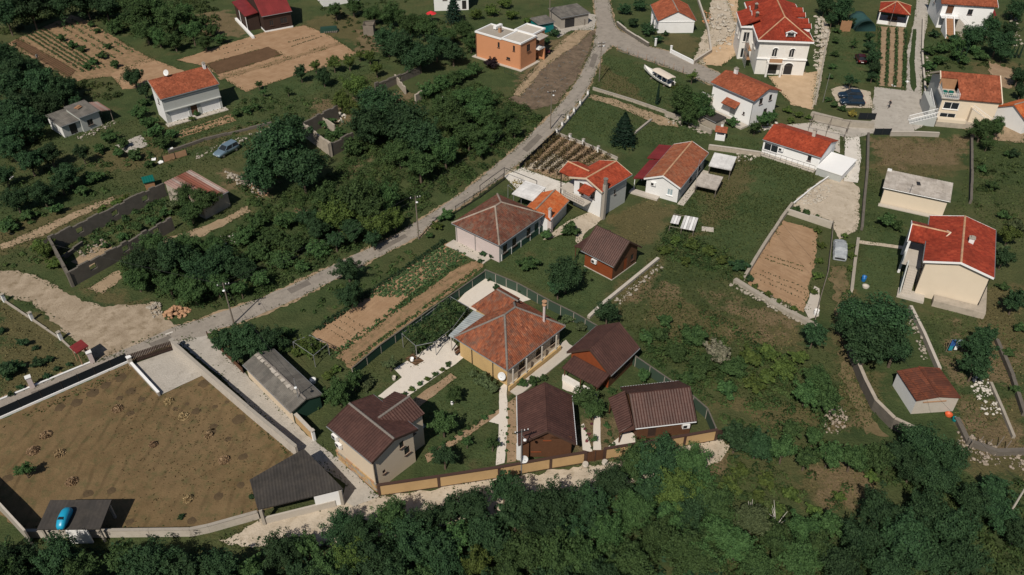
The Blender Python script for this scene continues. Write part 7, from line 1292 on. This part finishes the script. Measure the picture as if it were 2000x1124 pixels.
def clumps(name, label, polys, dens, rr, hh, leaves, size, m, seed, patchy=0.0):
    rng = np.random.default_rng(seed); c = scatter(polys, dens, rng)
    if patchy: f = np.sin(c[:, 0]*0.31+seed)+np.sin(c[:, 1]*0.27+c[:, 0]*0.11)+rng.normal(0, 0.5, len(c)); c = c[f > patchy]
    n = len(c); r = rng.uniform(*rr, n); h = rng.uniform(*hh, n); k = np.repeat(np.arange(n), leaves); q = unit(rng, n*leaves); q[:, 2] = np.abs(q[:, 2])
    C = np.stack([c[k, 0]+q[:, 0]*r[k]*rng.uniform(0.5, 1.05, n*leaves), c[k, 1]+q[:, 1]*r[k]*rng.uniform(0.5, 1.05, n*leaves), q[:, 2]*h[k]*rng.uniform(0.5, 1.0, n*leaves)+0.05], 1)
    me = leaf_mesh(name, C, q+unit(rng, n*leaves)*0.7+np.array([0, 0, 0.4]), size, m, rng, shade=rng.uniform(0.1, 0.9, n)[k]); o = bpy.data.objects.new(name, me); COL.objects.link(o); tag(o, label, name.replace('_', ' '), kind='stuff'); return o
clumps('undergrowth', 'dense green undergrowth between the ruins and the road', [[(440, 350), (520, 390), (620, 350), (690, 300), (800, 190), (930, 165), (1035, 215), (1060, 235), (985, 308), (850, 400), (690, 492), (520, 572), (400, 612), (330, 590), (250, 562), (235, 515), (300, 470), (420, 470), (500, 410)]], 0.95, (0.5, 1.1), (0.4, 1.4), 60, 0.13, 'leaf_scrub', 5)
clumps('undergrowth', 'rough green thicket on the right-hand meadow', [[(1230, 600), (1300, 585), (1450, 640), (1560, 650), (1640, 700), (1645, 800), (1600, 850), (1420, 850), (1390, 790), (1240, 690)], [(1285, 440), (1360, 465), (1440, 500), (1420, 545), (1290, 500)]], 0.8, (0.5, 1.1), (0.3, 0.9), 52, 0.13, 'leaf_scrub', 6, -0.5)
clumps('undergrowth', 'tangled green undergrowth in the lower right hollow', [[(1400, 880), (1560, 860), (1700, 880), (1860, 870), (1900, 940), (2050, 950), (2050, 1180), (1400, 1180), (1380, 960)]], 0.8, (0.5, 1.1), (0.3, 1.0), 52, 0.13, 'leaf_scrub', 7, -1.0)
clumps('undergrowth', 'dark undergrowth below the bottom wood', [[(-80, 1075), (260, 1065), (480, 1085), (640, 1060), (780, 1020), (980, 970), (1180, 960), (1260, 900), (1360, 900), (1420, 960), (1420, 1200), (-80, 1200)]], 0.5, (0.5, 1.0), (0.3, 0.9), 26, 0.2, 'leaf_dark', 8)
clumps('undergrowth', 'wild green scrub in the upper left corner', [[(-30, -30), (420, -30), (430, 60), (350, 100), (250, 70), (140, 25), (10, 70), (-40, 80)], [(-30, 100), (130, 160), (210, 160), (240, 190), (170, 200), (90, 215), (90, 280), (-30, 290)]], 0.3, (0.6, 1.2), (0.5, 1.3), 30, 0.22, 'leaf_scrub', 9)
clumps('undergrowth', 'weedy scrub on the terraces left of the road', [[(0, 300), (200, 290), (330, 250), (340, 330), (230, 380), (0, 470)], [(470, 190), (600, 195), (640, 190), (560, 260), (480, 300), (450, 280)], [(0, 480), (90, 470), (100, 540), (0, 525)], [(150, 470), (320, 390), (440, 400), (320, 450), (200, 500)]], 0.28, (0.4, 0.9), (0.25, 0.7), 28, 0.19, 'leaf_scrub', 10, -0.5)
clumps('undergrowth', 'bushy growth around the top gardens', [[(620, 0), (900, 0), (920, 110), (800, 130), (700, 100), (640, 50)], [(1800, 80), (1980, 70), (1990, 130), (1830, 140)], [(1900, 290), (1999, 280), (1999, 450), (1900, 410)]], 0.25, (0.4, 0.9), (0.25, 0.7), 26, 0.2, 'leaf_scrub', 11, -0.3)
clumps('weeds', 'ivy and weeds over the ruin walls and inside the ruins', [[(150, 470), (320, 380), (330, 410), (170, 500)], [(620, 262), (660, 240), (680, 262), (645, 280)]], 0.9, (0.4, 0.8), (0.3, 0.7), 30, 0.17, 'leaf_mid', 12)
clumps('weeds', 'low weeds on the verge between road and vegetable plot', [[(420, 660), (590, 590), (720, 525), (850, 470), (870, 480), (760, 540), (600, 650), (560, 640)], [(1640, 560), (1660, 560), (1680, 680), (1650, 680)]], 0.5, (0.3, 0.7), (0.15, 0.45), 24, 0.15, 'leaf_scrub', 13, -0.3)
def tufts(name, label, polys, dens, h, m, seed, patchy=None, size=0.13):
    rng = np.random.default_rng(seed); c = scatter(polys, dens, rng)
    if patchy is not None: f = np.sin(c[:, 0]*0.25+seed)+np.sin(c[:, 1]*0.33+c[:, 0]*0.15)+rng.normal(0, 0.6, len(c)); c = c[f > patchy]
    n = len(c); C = np.concatenate([c, rng.uniform(0.02, h, (n, 1))], 1); NR = unit(rng, n)*0.9; NR[:, 2] += 0.5
    me = leaf_mesh(name, C, NR, size, m, rng); o = bpy.data.objects.new(name, me); COL.objects.link(o); tag(o, label, 'grass', kind='stuff')
tufts('grass', 'tall meadow grass right of the cold frame', [[(1290, 460), (1340, 380), (1400, 330), (1500, 290), (1600, 345), (1540, 402), (1450, 545), (1560, 640), (1640, 700), (1640, 560), (1700, 700), (1730, 820), (1650, 850), (1240, 690), (1200, 620)]], 16, 0.2, 'grass_green', 21, -1.2)
tufts('grass', 'mixed green grass around the left terraces and plots', [[(0, 270), (500, 200), (760, 120), (720, 200), (600, 260), (450, 330), (500, 400), (300, 480), (0, 520)], [(1160, 170), (1180, 110), (1340, 150), (1390, 270), (1260, 290), (1100, 250)]], 7, 0.18, 'grass_green', 22, -0.9)
tufts('grass', 'dry yellow grass over the meadow by the alley', [[(-40, 850), (252, 715), (310, 778), (400, 737), (575, 890), (490, 940), (500, 1000), (370, 1030), (50, 1035)]], 5, 0.03, 'grass_dry', 23, 0.2)
tufts('grass', 'green tufts along the edges and hollows of the dry meadow', [[(-40, 850), (252, 715), (258, 724), (-40, 866)], [(400, 738), (575, 890), (560, 890), (390, 742)], [(60, 1030), (370, 1026), (500, 992), (500, 1000), (370, 1034), (60, 1038)]], 14, 0.15, 'grass_green', 25, -0.5)
tufts('grass', 'straw-coloured dry grass on the slopes and banks', [TONES['dry'][0], TONES['dry'][2], TONES['dry'][3], TONES['dry'][4], TONES['dry'][5], TONES['dry'][7], TONES['dry'][8], TONES['dry'][9], TONES['dry'][13]], 7, 0.1, 'grass_dry', 24, -0.9)
tufts('grass', 'short uneven lawn grass around the houses', TONES['lawn'], 14, 0.05, 'grass_green', 26, -1.3, 0.1)
tufts('grass', 'rough grass in the far right gardens', [[(1900, 290), (2010, 280), (2010, 480), (1960, 500), (1900, 410)], [(1800, 620), (1990, 560), (2000, 780), (1900, 860), (1840, 760)], [(1690, 330), (1720, 330), (1720, 400), (1860, 420), (1890, 330), (1890, 420), (1690, 460)]], 10, 0.14, 'grass_green', 27, -0.8)
# ================================================================== crops, heaps and small things
def lerp(a, b, t): return (a[0]+(b[0]-a[0])*t, a[1]+(b[1]-a[1])*t)
def crop(name, label, a, b, c, d, rows, sp, rad, h, m, leaves=9, size=0.1, seed=1, miss=0.1):
    """rows of plants from a->b (first row) to c->d (last row), all joined: nobody could count them"""
    rng = np.random.default_rng(seed); P = []
    for r in range(rows):
        t_ = r/max(1, rows-1); p, q = xy(lerp(a, c, t_)), xy(lerp(b, d, t_)); n = max(2, int((q-p).length/sp))
        for k in range(n):
            if rng.random() > miss: v = p+(q-p)*(k+0.5)/n; P.append((v.x+rng.normal(0, 0.07), v.y+rng.normal(0, 0.07)))
    P = np.array(P); n = len(P); k = np.repeat(np.arange(n), leaves); u = unit(rng, n*leaves); u[:, 2] = np.abs(u[:, 2]); s_ = rng.uniform(0.6, 1.2, n)[k]
    C = np.stack([P[k, 0]+u[:, 0]*rad*s_, P[k, 1]+u[:, 1]*rad*s_, u[:, 2]*h*s_+0.05], 1)
    o = bpy.data.objects.new(name, leaf_mesh(name, C, u+np.array([0, 0, .5])+unit(rng, n*leaves)*.4, size, m, rng)); COL.objects.link(o); tag(o, label, 'crops', kind='stuff')
crop('crop_plants', 'rows of leafy green crops in the roadside vegetable plot', (722, 582), (868, 483), (800, 580), (908, 497), 7, 0.3, 0.26, 0.36, 'leaf_crop', 15, 0.14, 1, 0.08)
crop('crop_plants', 'dark leaf strip added as fence shadow between road verge and vegetable plot', (612, 648), (868, 470), (618, 650), (872, 473), 2, 0.3, 0.22, 0.4, 'leaf_dark', 12, 0.14, 14, 0.1)  # dark leaf strip added to draw the fence shadow, no hedge grows here
crop('crop_plants', 'four short rows of seedlings at the lower end of the vegetable plot', (638, 642), (682, 668), (675, 618), (712, 642), 4, 0.3, 0.06, 0.1, 'leaf_dark', 5, 0.07, 2)
crop('crop_plants', 'rows of seedlings in the walled vegetable plot', (1478, 545), (1562, 582), (1488, 530), (1568, 562), 3, 0.35, 0.08, 0.12, 'leaf_dark', 6, 0.08, 3); crop('crop_plants', 'double row of weeds across the walled vegetable plot', (1498, 500), (1570, 522), (1494, 506), (1566, 530), 2, 0.22, 0.1, 0.12, 'leaf_scrub', 6, 0.08, 4)
crop('crop_plants', 'green rows in the top-left ploughed plot', (50, 70), (165, 142), (82, 56), (205, 132), 5, 0.35, 0.25, 0.35, 'leaf_crop', 10, 0.16, 5); crop('crop_plants', 'sparse plants on the upper side of the top-left plot', (110, 48), (225, 115), (135, 38), (265, 105), 3, 0.9, 0.35, 0.5, 'leaf_mid', 12, 0.16, 6, 0.4)
crop('crop_plants', 'short green rows in the big tan plot', (562, 84), (615, 70), (568, 92), (630, 72), 2, 0.4, 0.15, 0.2, 'leaf_dark', 6, 0.12, 7); crop('crop_plants', 'scattered seedlings on the far side of the big tan plot', (420, 100), (490, 82), (430, 108), (495, 90), 2, 0.7, 0.12, 0.18, 'leaf_dark', 6, 0.12, 8, 0.3)
crop('crop_plants', 'four long green rows in the plot below the red pavilion', (1714, 168), (1718, 56), (1764, 172), (1768, 58), 4, 0.4, 0.35, 0.7, 'leaf_mid', 14, 0.17, 9, 0.05)
crop('crop_plants', 'grassy double row along the green fence of the garden strip', (690, 705), (930, 528), (700, 712), (940, 534), 2, 0.35, 0.3, 0.25, 'leaf_scrub', 12, 0.13, 10); crop('crop_plants', 'low green strip along the cable line of the vegetable plot', (640, 700), (905, 503), (645, 704), (910, 507), 2, 0.4, 0.25, 0.3, 'leaf_mid', 10, 0.13, 11, 0.3)
crop('crop_plants', 'planted line below the white one-slope house', (345, 262), (455, 228), (350, 268), (460, 234), 2, 0.4, 0.2, 0.25, 'leaf_mid', 9, 0.14, 12)
crop('crop_plants', 'flower rows between the two cottages', (1140, 832), (1156, 880), (1186, 826), (1200, 872), 2, 0.5, 0.2, 0.3, 'leaf_mid', 12, 0.1, 13, 0.2)
# vineyard: each row a thing
for k in range(7):
    t_ = k/6; p, q = xy(lerp((1026, 330), (1118, 352), t_)), xy(lerp((1092, 268), (1190, 308), t_)); L = (q-p).length; rng = np.random.default_rng(200+k); n = int(L*70)
    u = rng.uniform(0, L, n); d = (q-p)/L; nn = np.array([-d.y, d.x]); off = rng.normal(0, 0.24, n); z = rng.uniform(0.15, 1.0, n)
    C = np.stack([d.x*u+nn[0]*off, d.y*u+nn[1]*off, z], 1); T = thing('vine_row', 'brownish vine row in the vineyard, %s from the road' % (['first']+ORD[1:])[k], 'vine row', p, 0, 'vineyard rows')
    o = bpy.data.objects.new('vines', leaf_mesh('vines', C, unit(rng, n)+np.array([0, 0, .4]), 0.13, 'leaf_vine', rng)); COL.objects.link(o); o.parent = T
    for j in range(5): c = d*L*j/4; MB().tube([c, c+Vector((0, 0, 1.1))], 0.035, 5).build('stake', 'grey_wood', T)
# vine arbours
def arbour(label, pix, h, m, dens, seed, posts=True):
    P = [xy(p, h) for p in pix]; O = P[0]; T = thing('vine_arbour', label, 'arbour', O); rng = np.random.default_rng(seed); q = [(v.x-O.x, v.y-O.y) for v in P]
    xs_ = [v[0] for v in q]; ys_ = [v[1] for v in q]; n = int((max(xs_)-min(xs_))*(max(ys_)-min(ys_))*dens); x = rng.uniform(min(xs_), max(xs_), n); y = rng.uniform(min(ys_), max(ys_), n); k = inpoly(x, y, q); x, y = x[k], y[k]; n = len(x)
    z = h+0.25*np.sin(x*1.7)+0.2*np.sin(y*2.1+x)+rng.normal(0, 0.14, n)-(rng.random(n) < 0.15)*rng.uniform(0, 1.0, n)
    o = bpy.data.objects.new('foliage', leaf_mesh('foliage', np.stack([x, y, z], 1), unit(rng, n)*0.7+np.array([0, 0, 1.0]), 0.16, m, rng, shade=0.5+0.4*np.sin(x*1.7)*np.sin(y*2.1+x))); COL.objects.link(o); o.parent = T
    for v in P: MB().tube([v-O, v-O+Vector((0, 0, h))], 0.05).build('post', 'steel', T)
    for a, b in zip(P, P[1:]+P[:1]): MB().tube([a-O+Vector((0, 0, h)), b-O+Vector((0, 0, h))], 0.035).build('beam', 'steel', T)
arbour('dense green vine arbour left of the ochre house', [(785, 652), (880, 580), (915, 600), (885, 640), (850, 668), (812, 676)], 2.2, 'leaf_mid', 55, 301)
arbour('yellowish vine pergola in the courtyard behind the pink house', [(992, 362), (1018, 352), (1045, 366), (1018, 384)], 2.2, 'leaf_autumn', 22, 302); arbour('overgrown yellow-green vine frame above the long grey shed', [(572, 668), (605, 655), (640, 672), (612, 695)], 1.8, 'leaf_yellow', 26, 303)
# hay heaps in the dry meadow
for k, (px, py, r) in enumerate([(90, 851, 11), (65, 882, 12), (117, 887, 10), (141, 942, 11), (368, 976, 9), (438, 900, 11), (408, 852, 8), (230, 800, 10), (358, 815, 10), (330, 786, 9), (300, 870, 7)]):
    rm = r*mpp(px, py); rng = np.random.default_rng(400+k); n = 420; a = rng.uniform(0, 6.28, n); rr = rng.random(n)**0.6; z = 0.55*(1-rr**1.5)*rng.uniform(0.4, 1.1, n)*0.9+0.03
    me_ = leaf_mesh('hay_heap', np.stack([np.cos(a)*rr*rm, np.sin(a)*rr*rm, z], 1), unit(rng, n)*.9+np.array([0, 0, .6]), 0.15, 'grass_dry', rng); o = bpy.data.objects.new('hay_heap', me_); COL.objects.link(o); o.location = xy((px, py)); o.material_slots[0].link = 'OBJECT'; o.material_slots[0].material = MATS['hay']
    tag(o, 'small heap of dry hay ' + ['left of the meadow near the net fence', 'on the left side, below the first left heap', 'right of the two left heaps', 'right of the lone small meadow tree', 'near the bottom wall of the meadow', 'left of the dark-roofed barn', 'above the heap left of the barn', 'below the driveway left wall', 'below the driveway concrete pad, lower of two', 'close below the driveway concrete pad', 'in the middle of the meadow'][k], 'hay heap', 'hay heaps in the dry meadow')
# rubble and stones
def rubble(label, pix, n, r0, r1, m, seed, hh=0.5, name='rubble_pile'):
    rnd = random.Random(seed); P = [xy(p) for p in pix]; c = sum(P, Vector())/len(P); q = [((v-c).x, (v-c).y) for v in P]; mb = MB(); x0, x1, y0, y1 = min(v[0] for v in q), max(v[0] for v in q), min(v[1] for v in q), max(v[1] for v in q); k = 0; t_ = 0
    while k < n and t_ < n*20:
        t_ += 1; x, y = rnd.uniform(x0, x1), rnd.uniform(y0, y1)
        if inpoly(np.array([x]), np.array([y]), q)[0]: e = 1-min(1, math.hypot(x/max(x1, .1), y/max(y1, .1))); mb.rock((x, y, rnd.uniform(0, hh)*e+0.05), (r0+(r1*1.25-r0)*rnd.random()**2.6)*0.7, rnd); k += 1
    o = mb.build(name, m, None, loc=c); tag(o, label, 'rubble', kind='stuff')
rubble('pile of orange-brown rocks beside the road', [(318, 615), (345, 598), (372, 605), (360, 622), (330, 628)], 90, 0.15, 0.45, 'clay_rubble', 1, 0.9); rubble('pale gravel heap beside the rock pile', [(285, 600), (312, 590), (318, 612), (300, 622)], 70, 0.1, 0.3, 'limestone', 2, 0.6)
rubble('rubble and old timber below the silver-blue car', [(440, 335), (470, 345), (520, 375), (510, 390), (470, 365), (445, 350)], 120, 0.12, 0.4, 'limestone', 3, 0.5); rubble('broken brick rubble near the big dark tree', [(490, 358), (520, 360), (525, 385), (500, 388)], 60, 0.1, 0.3, 'clay_rubble', 4, 0.4)
rubble('pale stone blocks on the right of the mansion', [(1590, 30), (1618, 40), (1612, 100), (1600, 150), (1588, 110), (1592, 60)], 150, 0.2, 0.7, 'site_stone', 5, 0.8); rubble('stacked stone and building rubble left of the mansion', [(1385, 10), (1432, 5), (1440, 60), (1420, 100), (1375, 105), (1388, 50)], 170, 0.15, 0.7, 'site_stone', 6, 0.7); rubble('orange brick heap beside the gable house', [(1372, 20), (1390, 28), (1388, 50), (1372, 45)], 40, 0.15, 0.4, 'orange_render', 7, 0.6)
rubble('broken stone in the yard below the scarlet bungalow', [(1555, 395), (1595, 362), (1625, 362), (1615, 390), (1580, 405)], 130, 0.1, 0.4, 'site_stone', 8, 0.4); rubble('white stones right of the rusty shed', [(1898, 735), (1932, 740), (1938, 772), (1908, 782), (1896, 760)], 70, 0.08, 0.34, 'white_rock', 9, 0.2); rubble('second patch of white stones right of the rusty shed', [(1912, 782), (1956, 786), (1962, 810), (1916, 812)], 45, 0.08, 0.3, 'white_rock', 10, 0.15)
rubble('loose stones along the bottom wall of the vegetable plot', [(1430, 545), (1500, 575), (1595, 632), (1592, 648), (1500, 602), (1425, 560)], 200, 0.1, 0.35, 'limestone', 11, 0.4); rubble('loose stones by the lower right stone wall', [(1870, 840), (1960, 880), (2000, 890), (2000, 920), (1900, 905), (1870, 880)], 160, 0.08, 0.3, 'rock', 12, 0.2); rubble('pale brush and stone heap on the lower right slope', [(1612, 800), (1640, 785), (1660, 820), (1640, 850), (1610, 850)], 110, 0.1, 0.3, 'rock', 13, 0.6)
rubble('white rubble in the small roofless ruin', [(655, 220), (678, 222), (672, 240), (655, 238)], 50, 0.15, 0.4, 'white_rock', 14, 0.6); rubble('dark stones scattered over the burnt bank by the road', [(1010, 190), (1060, 130), (1140, 80), (1150, 100), (1100, 180), (1040, 208)], 220, 0.08, 0.3, 'old_masonry', 15, 0.2); rubble('stones along the foot of the old wall under the big tree', [(1295, 225), (1385, 255), (1388, 268), (1300, 238)], 70, 0.12, 0.4, 'limestone', 16, 0.3); rubble('rubble inside the large roofless ruin', [(150, 490), (205, 465), (215, 480), (160, 510)], 70, 0.1, 0.35, 'rock', 17, 0.3); rubble('white debris beside the gravel-yard ruin', [(430, 462), (460, 455), (465, 475), (440, 480)], 40, 0.08, 0.25, 'white_rock', 18, 0.2); rubble('clutter of stones in front of the grey sheds', [(150, 268), (225, 235), (228, 242), (160, 278)], 70, 0.1, 0.3, 'limestone', 19, 0.3); rubble('stones on the terrace edge above the silver-blue car', [(375, 302), (480, 265), (530, 248), (532, 256), (470, 280), (385, 312)], 110, 0.1, 0.35, 'limestone', 20, 0.3); rubble('stones spilt by the garden path wall', [(1770, 615), (1785, 612), (1815, 700), (1800, 705)], 60, 0.1, 0.3, 'limestone', 21, 0.3)
rubble('stone edging along the white cabin wall', [(1200, 588), (1290, 515), (1296, 522), (1210, 598)], 80, 0.1, 0.3, 'limestone', 22, 0.2); rubble('stones and junk beside the gardens under the barbecue', [(1440, 300), (1480, 305), (1470, 315), (1430, 318)], 40, 0.1, 0.3, 'site_stone', 23, 0.3); rubble('white stones in the garden below the white canopied house', [(1470, 255), (1500, 235), (1550, 255), (1545, 268), (1500, 262)], 60, 0.12, 0.4, 'white_rock', 24, 0.3); rubble('stone bank along the cream terrace house lane', [(1806, 100), (1815, 100), (1822, 190), (1808, 190)], 90, 0.15, 0.4, 'limestone', 25, 0.5); rubble('stone facing of the slope right of the top gardens', [(1868, 60), (1880, 55), (1888, 95), (1878, 105)], 50, 0.15, 0.4, 'limestone', 26, 0.5); rubble('pale stone slope at the far top right', [(1972, 20), (1985, 25), (1998, 90), (1975, 95)], 90, 0.15, 0.45, 'limestone', 27, 0.5)
# red parasol, net house, timber panels
T = thing('parasol', 'red parasol in the thicket left of the orange house', 'parasol', xy((843, 44))); MB().tube([(0, 0, 0), (0, 0, 2.3)], 0.04).build('pole', 'white_paint', T)
for k in range(8): a0, a1 = k*math.pi/4, (k+1)*math.pi/4; MB().add([(0, 0, 2.6), (1.2*math.cos(a0), 1.2*math.sin(a0), 2.0), (1.2*math.cos(a1), 1.2*math.sin(a1), 2.0)], [(0, 1, 2)]).build('panel', 'red_cloth', T)
T = thing('net_house', 'dark teal netted growing tunnel beside the red pavilion', 'net house', xy((1690, 62))); secs = []
for y in (0, 1.5, 3, 4.5, 6): secs.append([(2.2*math.cos(a), y, 2.4*math.sin(a)*(0.96+random.uniform(0, .06))) for a in np.linspace(0, math.pi, 11)])
V = [p for s_ in secs for p in s_]; MB().add(V, [(i*11+j, i*11+j+1, (i+1)*11+j+1, (i+1)*11+j) for i in range(4) for j in range(10)]+[tuple(range(11)), tuple(range(44, 55))]).build('net', 'teal_net', T, True)
for s_ in secs: MB().tube(s_, 0.03, 4).build('hoop', 'green_panel', T)
T = thing('board_screen', 'brown board screen between the netted tunnel and the shrubs', 'screen', xy((1650, 62)))
for k in range(9): MB().box((-1.1+0.26*k, 0.0, 0), (0.24, 0.05, 2.4+random.uniform(-.1, .1))).build('board', 'planks', T)
for y in (0.6, 1.9): MB().box((0, 0.06, y), (2.4, 0.06, 0.1)).build('batten', 'grey_wood', T)
# laundry, tanks, tubs
T = thing('laundry', 'blue and pale blue cloths hanging beside the dark bush', 'laundry', xy((1862, 688)))
for x in (-0.9, 0.9): MB().tube([(x, 0, 0), (x, 0, 2.0)], 0.04).build('post', 'grey_wood', T)
MB().tube([(-0.9, 0, 1.95), (0.9, 0, 1.95)], 0.012, 4).build('line', 'steel', T)
for x, w_, z, h_, m in ((-0.45, 0.5, 0.95, 1.0, 'blue_cloth'), (-0.5, 0.4, 0.25, 0.7, 'teal_cloth'), (0.25, 0.6, 0.9, 1.02, 'pale_cloth'), (0.1, 0.3, 0.35, 0.55, 'bright_white')):
    V = [(x+w_*(i/6-0.5), 0.05*math.sin(i*1.7+z), z+h_*j) for j in (0, 1) for i in range(7)]; o = MB().add(V, [(i, i+1, i+8, i+7) for i in range(6)]).build('cloth', m, T); o.modifiers.new('s', 'SOLIDIFY').thickness = 0.02
def tub(label, px, r, h, m, name='tub', cat='tub', rim='white_paint'):
    T = thing(name, label, cat, xy(px)); MB().lathe([(r*0.85, 0), (r, h*0.5), (r*0.97, h), (r*0.88, h), (r*0.8, h*0.3), (0.01, h*0.25)], 14, cap=False).build('shell', m, T, True); MB().lathe([(r*0.98, h), (r*1.06, h+0.02), (r*1.06, h+0.06), (r*0.96, h+0.06)], 14, cap=False).build('rim', m, T)
tub('blue plastic water barrel on the lawn left of the red-roofed house', (1686, 549), 0.3, 0.7, 'blue_plastic', 'barrel', 'barrel'); tub('white concrete ring beside the blue barrel', (1690, 562), 0.42, 0.25, 'pale_concrete', 'concrete_ring', 'ring'); tub('orange tub at the corner of the rusty shed', (1852, 812), 0.38, 0.22, 'orange_plastic'); tub('teal tub beside the orange tub', (1864, 822), 0.28, 0.35, 'teal_plastic'); tub('white bin near the bottom of the board fence', (1593, 616), 0.3, 0.8, 'white_render', 'bin', 'bin'); tub('teal water butt in the white stair house court', (1850, 26), 0.45, 0.7, 'teal_plastic', 'water_butt', 'water butt')
tub('white bucket on the small lawn near the ochre house tree', (883, 790), 0.16, 0.3, 'white_paint', 'bucket', 'bucket'); tub('light metal can in the garden by the long shed', (612, 748), 0.35, 0.5, 'dish_grey', 'can', 'can')
for k, (px, py) in enumerate([(300, 312), (315, 318), (333, 292), (20, 348), (865, 192), (1772, 160), (1745, 168)]):
    rnd = random.Random(k); mb = MB().add([(-.5, -.3, .05), (.45, -.35, .12), (.5, .3, .06), (.1, .42, .25), (-.45, .35, .08)], [(0, 1, 3), (1, 2, 3), (0, 3, 4)]); o = mb.build('plastic_sheet', 'white_paint', None, loc=xy((px, py))); o.rotation_euler.z = rnd.uniform(0, 6); o.modifiers.new('s', 'SOLIDIFY').thickness = 0.02
    tag(o, 'scrap of white sheeting ' + ['on the grass above the striped shed', 'beside the rusty mesh gate', 'on grass below the white one-slope house', 'at the far left by the dark trees', 'in the thicket below the hedge', 'at the end of the plot rows by the lane', 'at the corner of the plot rows and yard'][k], 'sheeting')
# dead branches in the lower right hollow
for k, (px, py) in enumerate([(1465, 985), (1515, 990)]):
    mb = MB(); rnd = random.Random(60+k)
    for j in range(9): a = rnd.uniform(0, 6.28); e = rnd.uniform(0.6, 1.3); mb.tube([(0, 0, 0), (math.cos(a)*e*.5, math.sin(a)*e*.5, 1.2+rnd.uniform(0, .4)), (math.cos(a)*e, math.sin(a)*e, 1.7+rnd.uniform(0, .8))], 0.05, 4, 0.015)
    tag(mb.build('dead_shrub', 'white_bark', None, loc=xy((px, py+40))), 'bare pale dead shrub in the hollow, %s of the pair' % ('left' if k == 0 else 'right'), 'dead shrub')
# timber by the rubble, woodpile under tarp, hut frame
T = thing('timber_stack', 'old timbers lying on the rubble below the silver-blue car', 'timber', xy((490, 360)))
for k in range(7): a = 0.4+random.uniform(-.3, .3); MB().box((random.uniform(-.6, .8), random.uniform(-.5, .5), 0.3+k*0.07), (random.uniform(1.6, 2.8), 0.16, 0.1), a).build('beam', 'grey_wood', T)
T = thing('woodpile', 'woodpile under a dark tarp beside the big tan plot', 'woodpile', xy((643, 62))); MB().box((0, 0, 0), (4.0, 1.4, 1.0), 0.25, 0.85).build('tarp', 'green_panel', T)
for k in range(9): MB().tube([(-1.7+k*0.42, -0.95, 0.2), (-1.7+k*0.42+0.25, 0.5, 0.2)], 0.14, 7).build('log', 'grey_wood', T)
T = thing('hut_frame', 'grey timber hut with open rafters left of the thicket', 'hut', xy((722, 66))); walls(T, 1.1, 1.3, 2.2, 'grey_wood')
for y in (-1.2, -0.4, 0.4, 1.2): MB().tube([(-1.3, y, 2.25), (1.3, y, 2.5)], 0.05).build('rafter', 'grey_wood', T)
T = thing('garden_bench', 'brown garden bench at the end of the ochre house patio', 'bench', xy((898, 690)), 0.84); MB().box((0, 0, 0.42), (1.3, 0.4, 0.06)).build('seat', 'timber', T); MB().box((0, 0.2, 0.55), (1.3, 0.05, 0.4)).build('backrest', 'timber', T)
for x in (-0.55, 0.55): MB().box((x, 0, 0), (0.07, 0.35, 0.42)).build('leg', 'dark_metal', T)
for k, (px, py, mm) in enumerate([(805, 706, 'bright_white'), (770, 742, 'pale_concrete'), (846, 690, 'dark_metal'), (860, 690, 'dark_metal')]):
    if k < 2: tub('white planter on the patio beside the flower bed' if k == 0 else 'pale pot at the lower patio edge', (px, py), 0.22, 0.45, mm, 'planter', 'planter')
T = tag(MB().box((0, 0, 0), (1.5, 1.1, 0.06)).build('doormat_slab', 'clay_rubble', None, loc=xy((1056, 722))), 'square red slab beside the ochre house apron', 'slab'); T.rotation_euler.z = 0.84
T = tag(MB().box((0, 0, 0.2), (1.6, 1.2, 0.5)).build('green_cover', 'lime_cloth', None, loc=xy((1962, 225))), 'pale lime cover between the cream house and orange roof', 'cover')
# iron gate beside the garage
bar_fence('iron_gate', 'brown iron railing gate by the garage at the top road', 'gate', [(1120, 34), (1142, 50)], 1.3, 'brown_paint', 0.25, 0.03); bar_fence('wire_fence', 'thin wire fence at the foot of the orange house', 'fence', [(985, 142), (1025, 160), (1052, 132)], 1.0, 'green_panel', 0.5, 0.015)
bar_fence('wire_fence', 'thin wire fence between branch road and boat meadow', 'fence', [(1205, 100), (1334, 144), (1375, 165)], 0.9, 'steel', 1.6, 0.015, posts=1.6)
for k, (px, py) in enumerate([(1620, 880), (1640, 862)]): pass
for k, (px, py) in enumerate([(1890, 880), (1908, 872), (1925, 878), (1948, 872), (1962, 880)]): tag(MB().tube([(0, 0, 0), (0.25, 0.1, 1.4)], 0.05, 5).build('fence_stake', 'grey_wood', None, loc=xy((px, py))), 'leaning grey stake by the lower right stone wall, %s from the left' % (['first']+ORD[1:])[k], 'stake', 'stakes by the lower right wall')
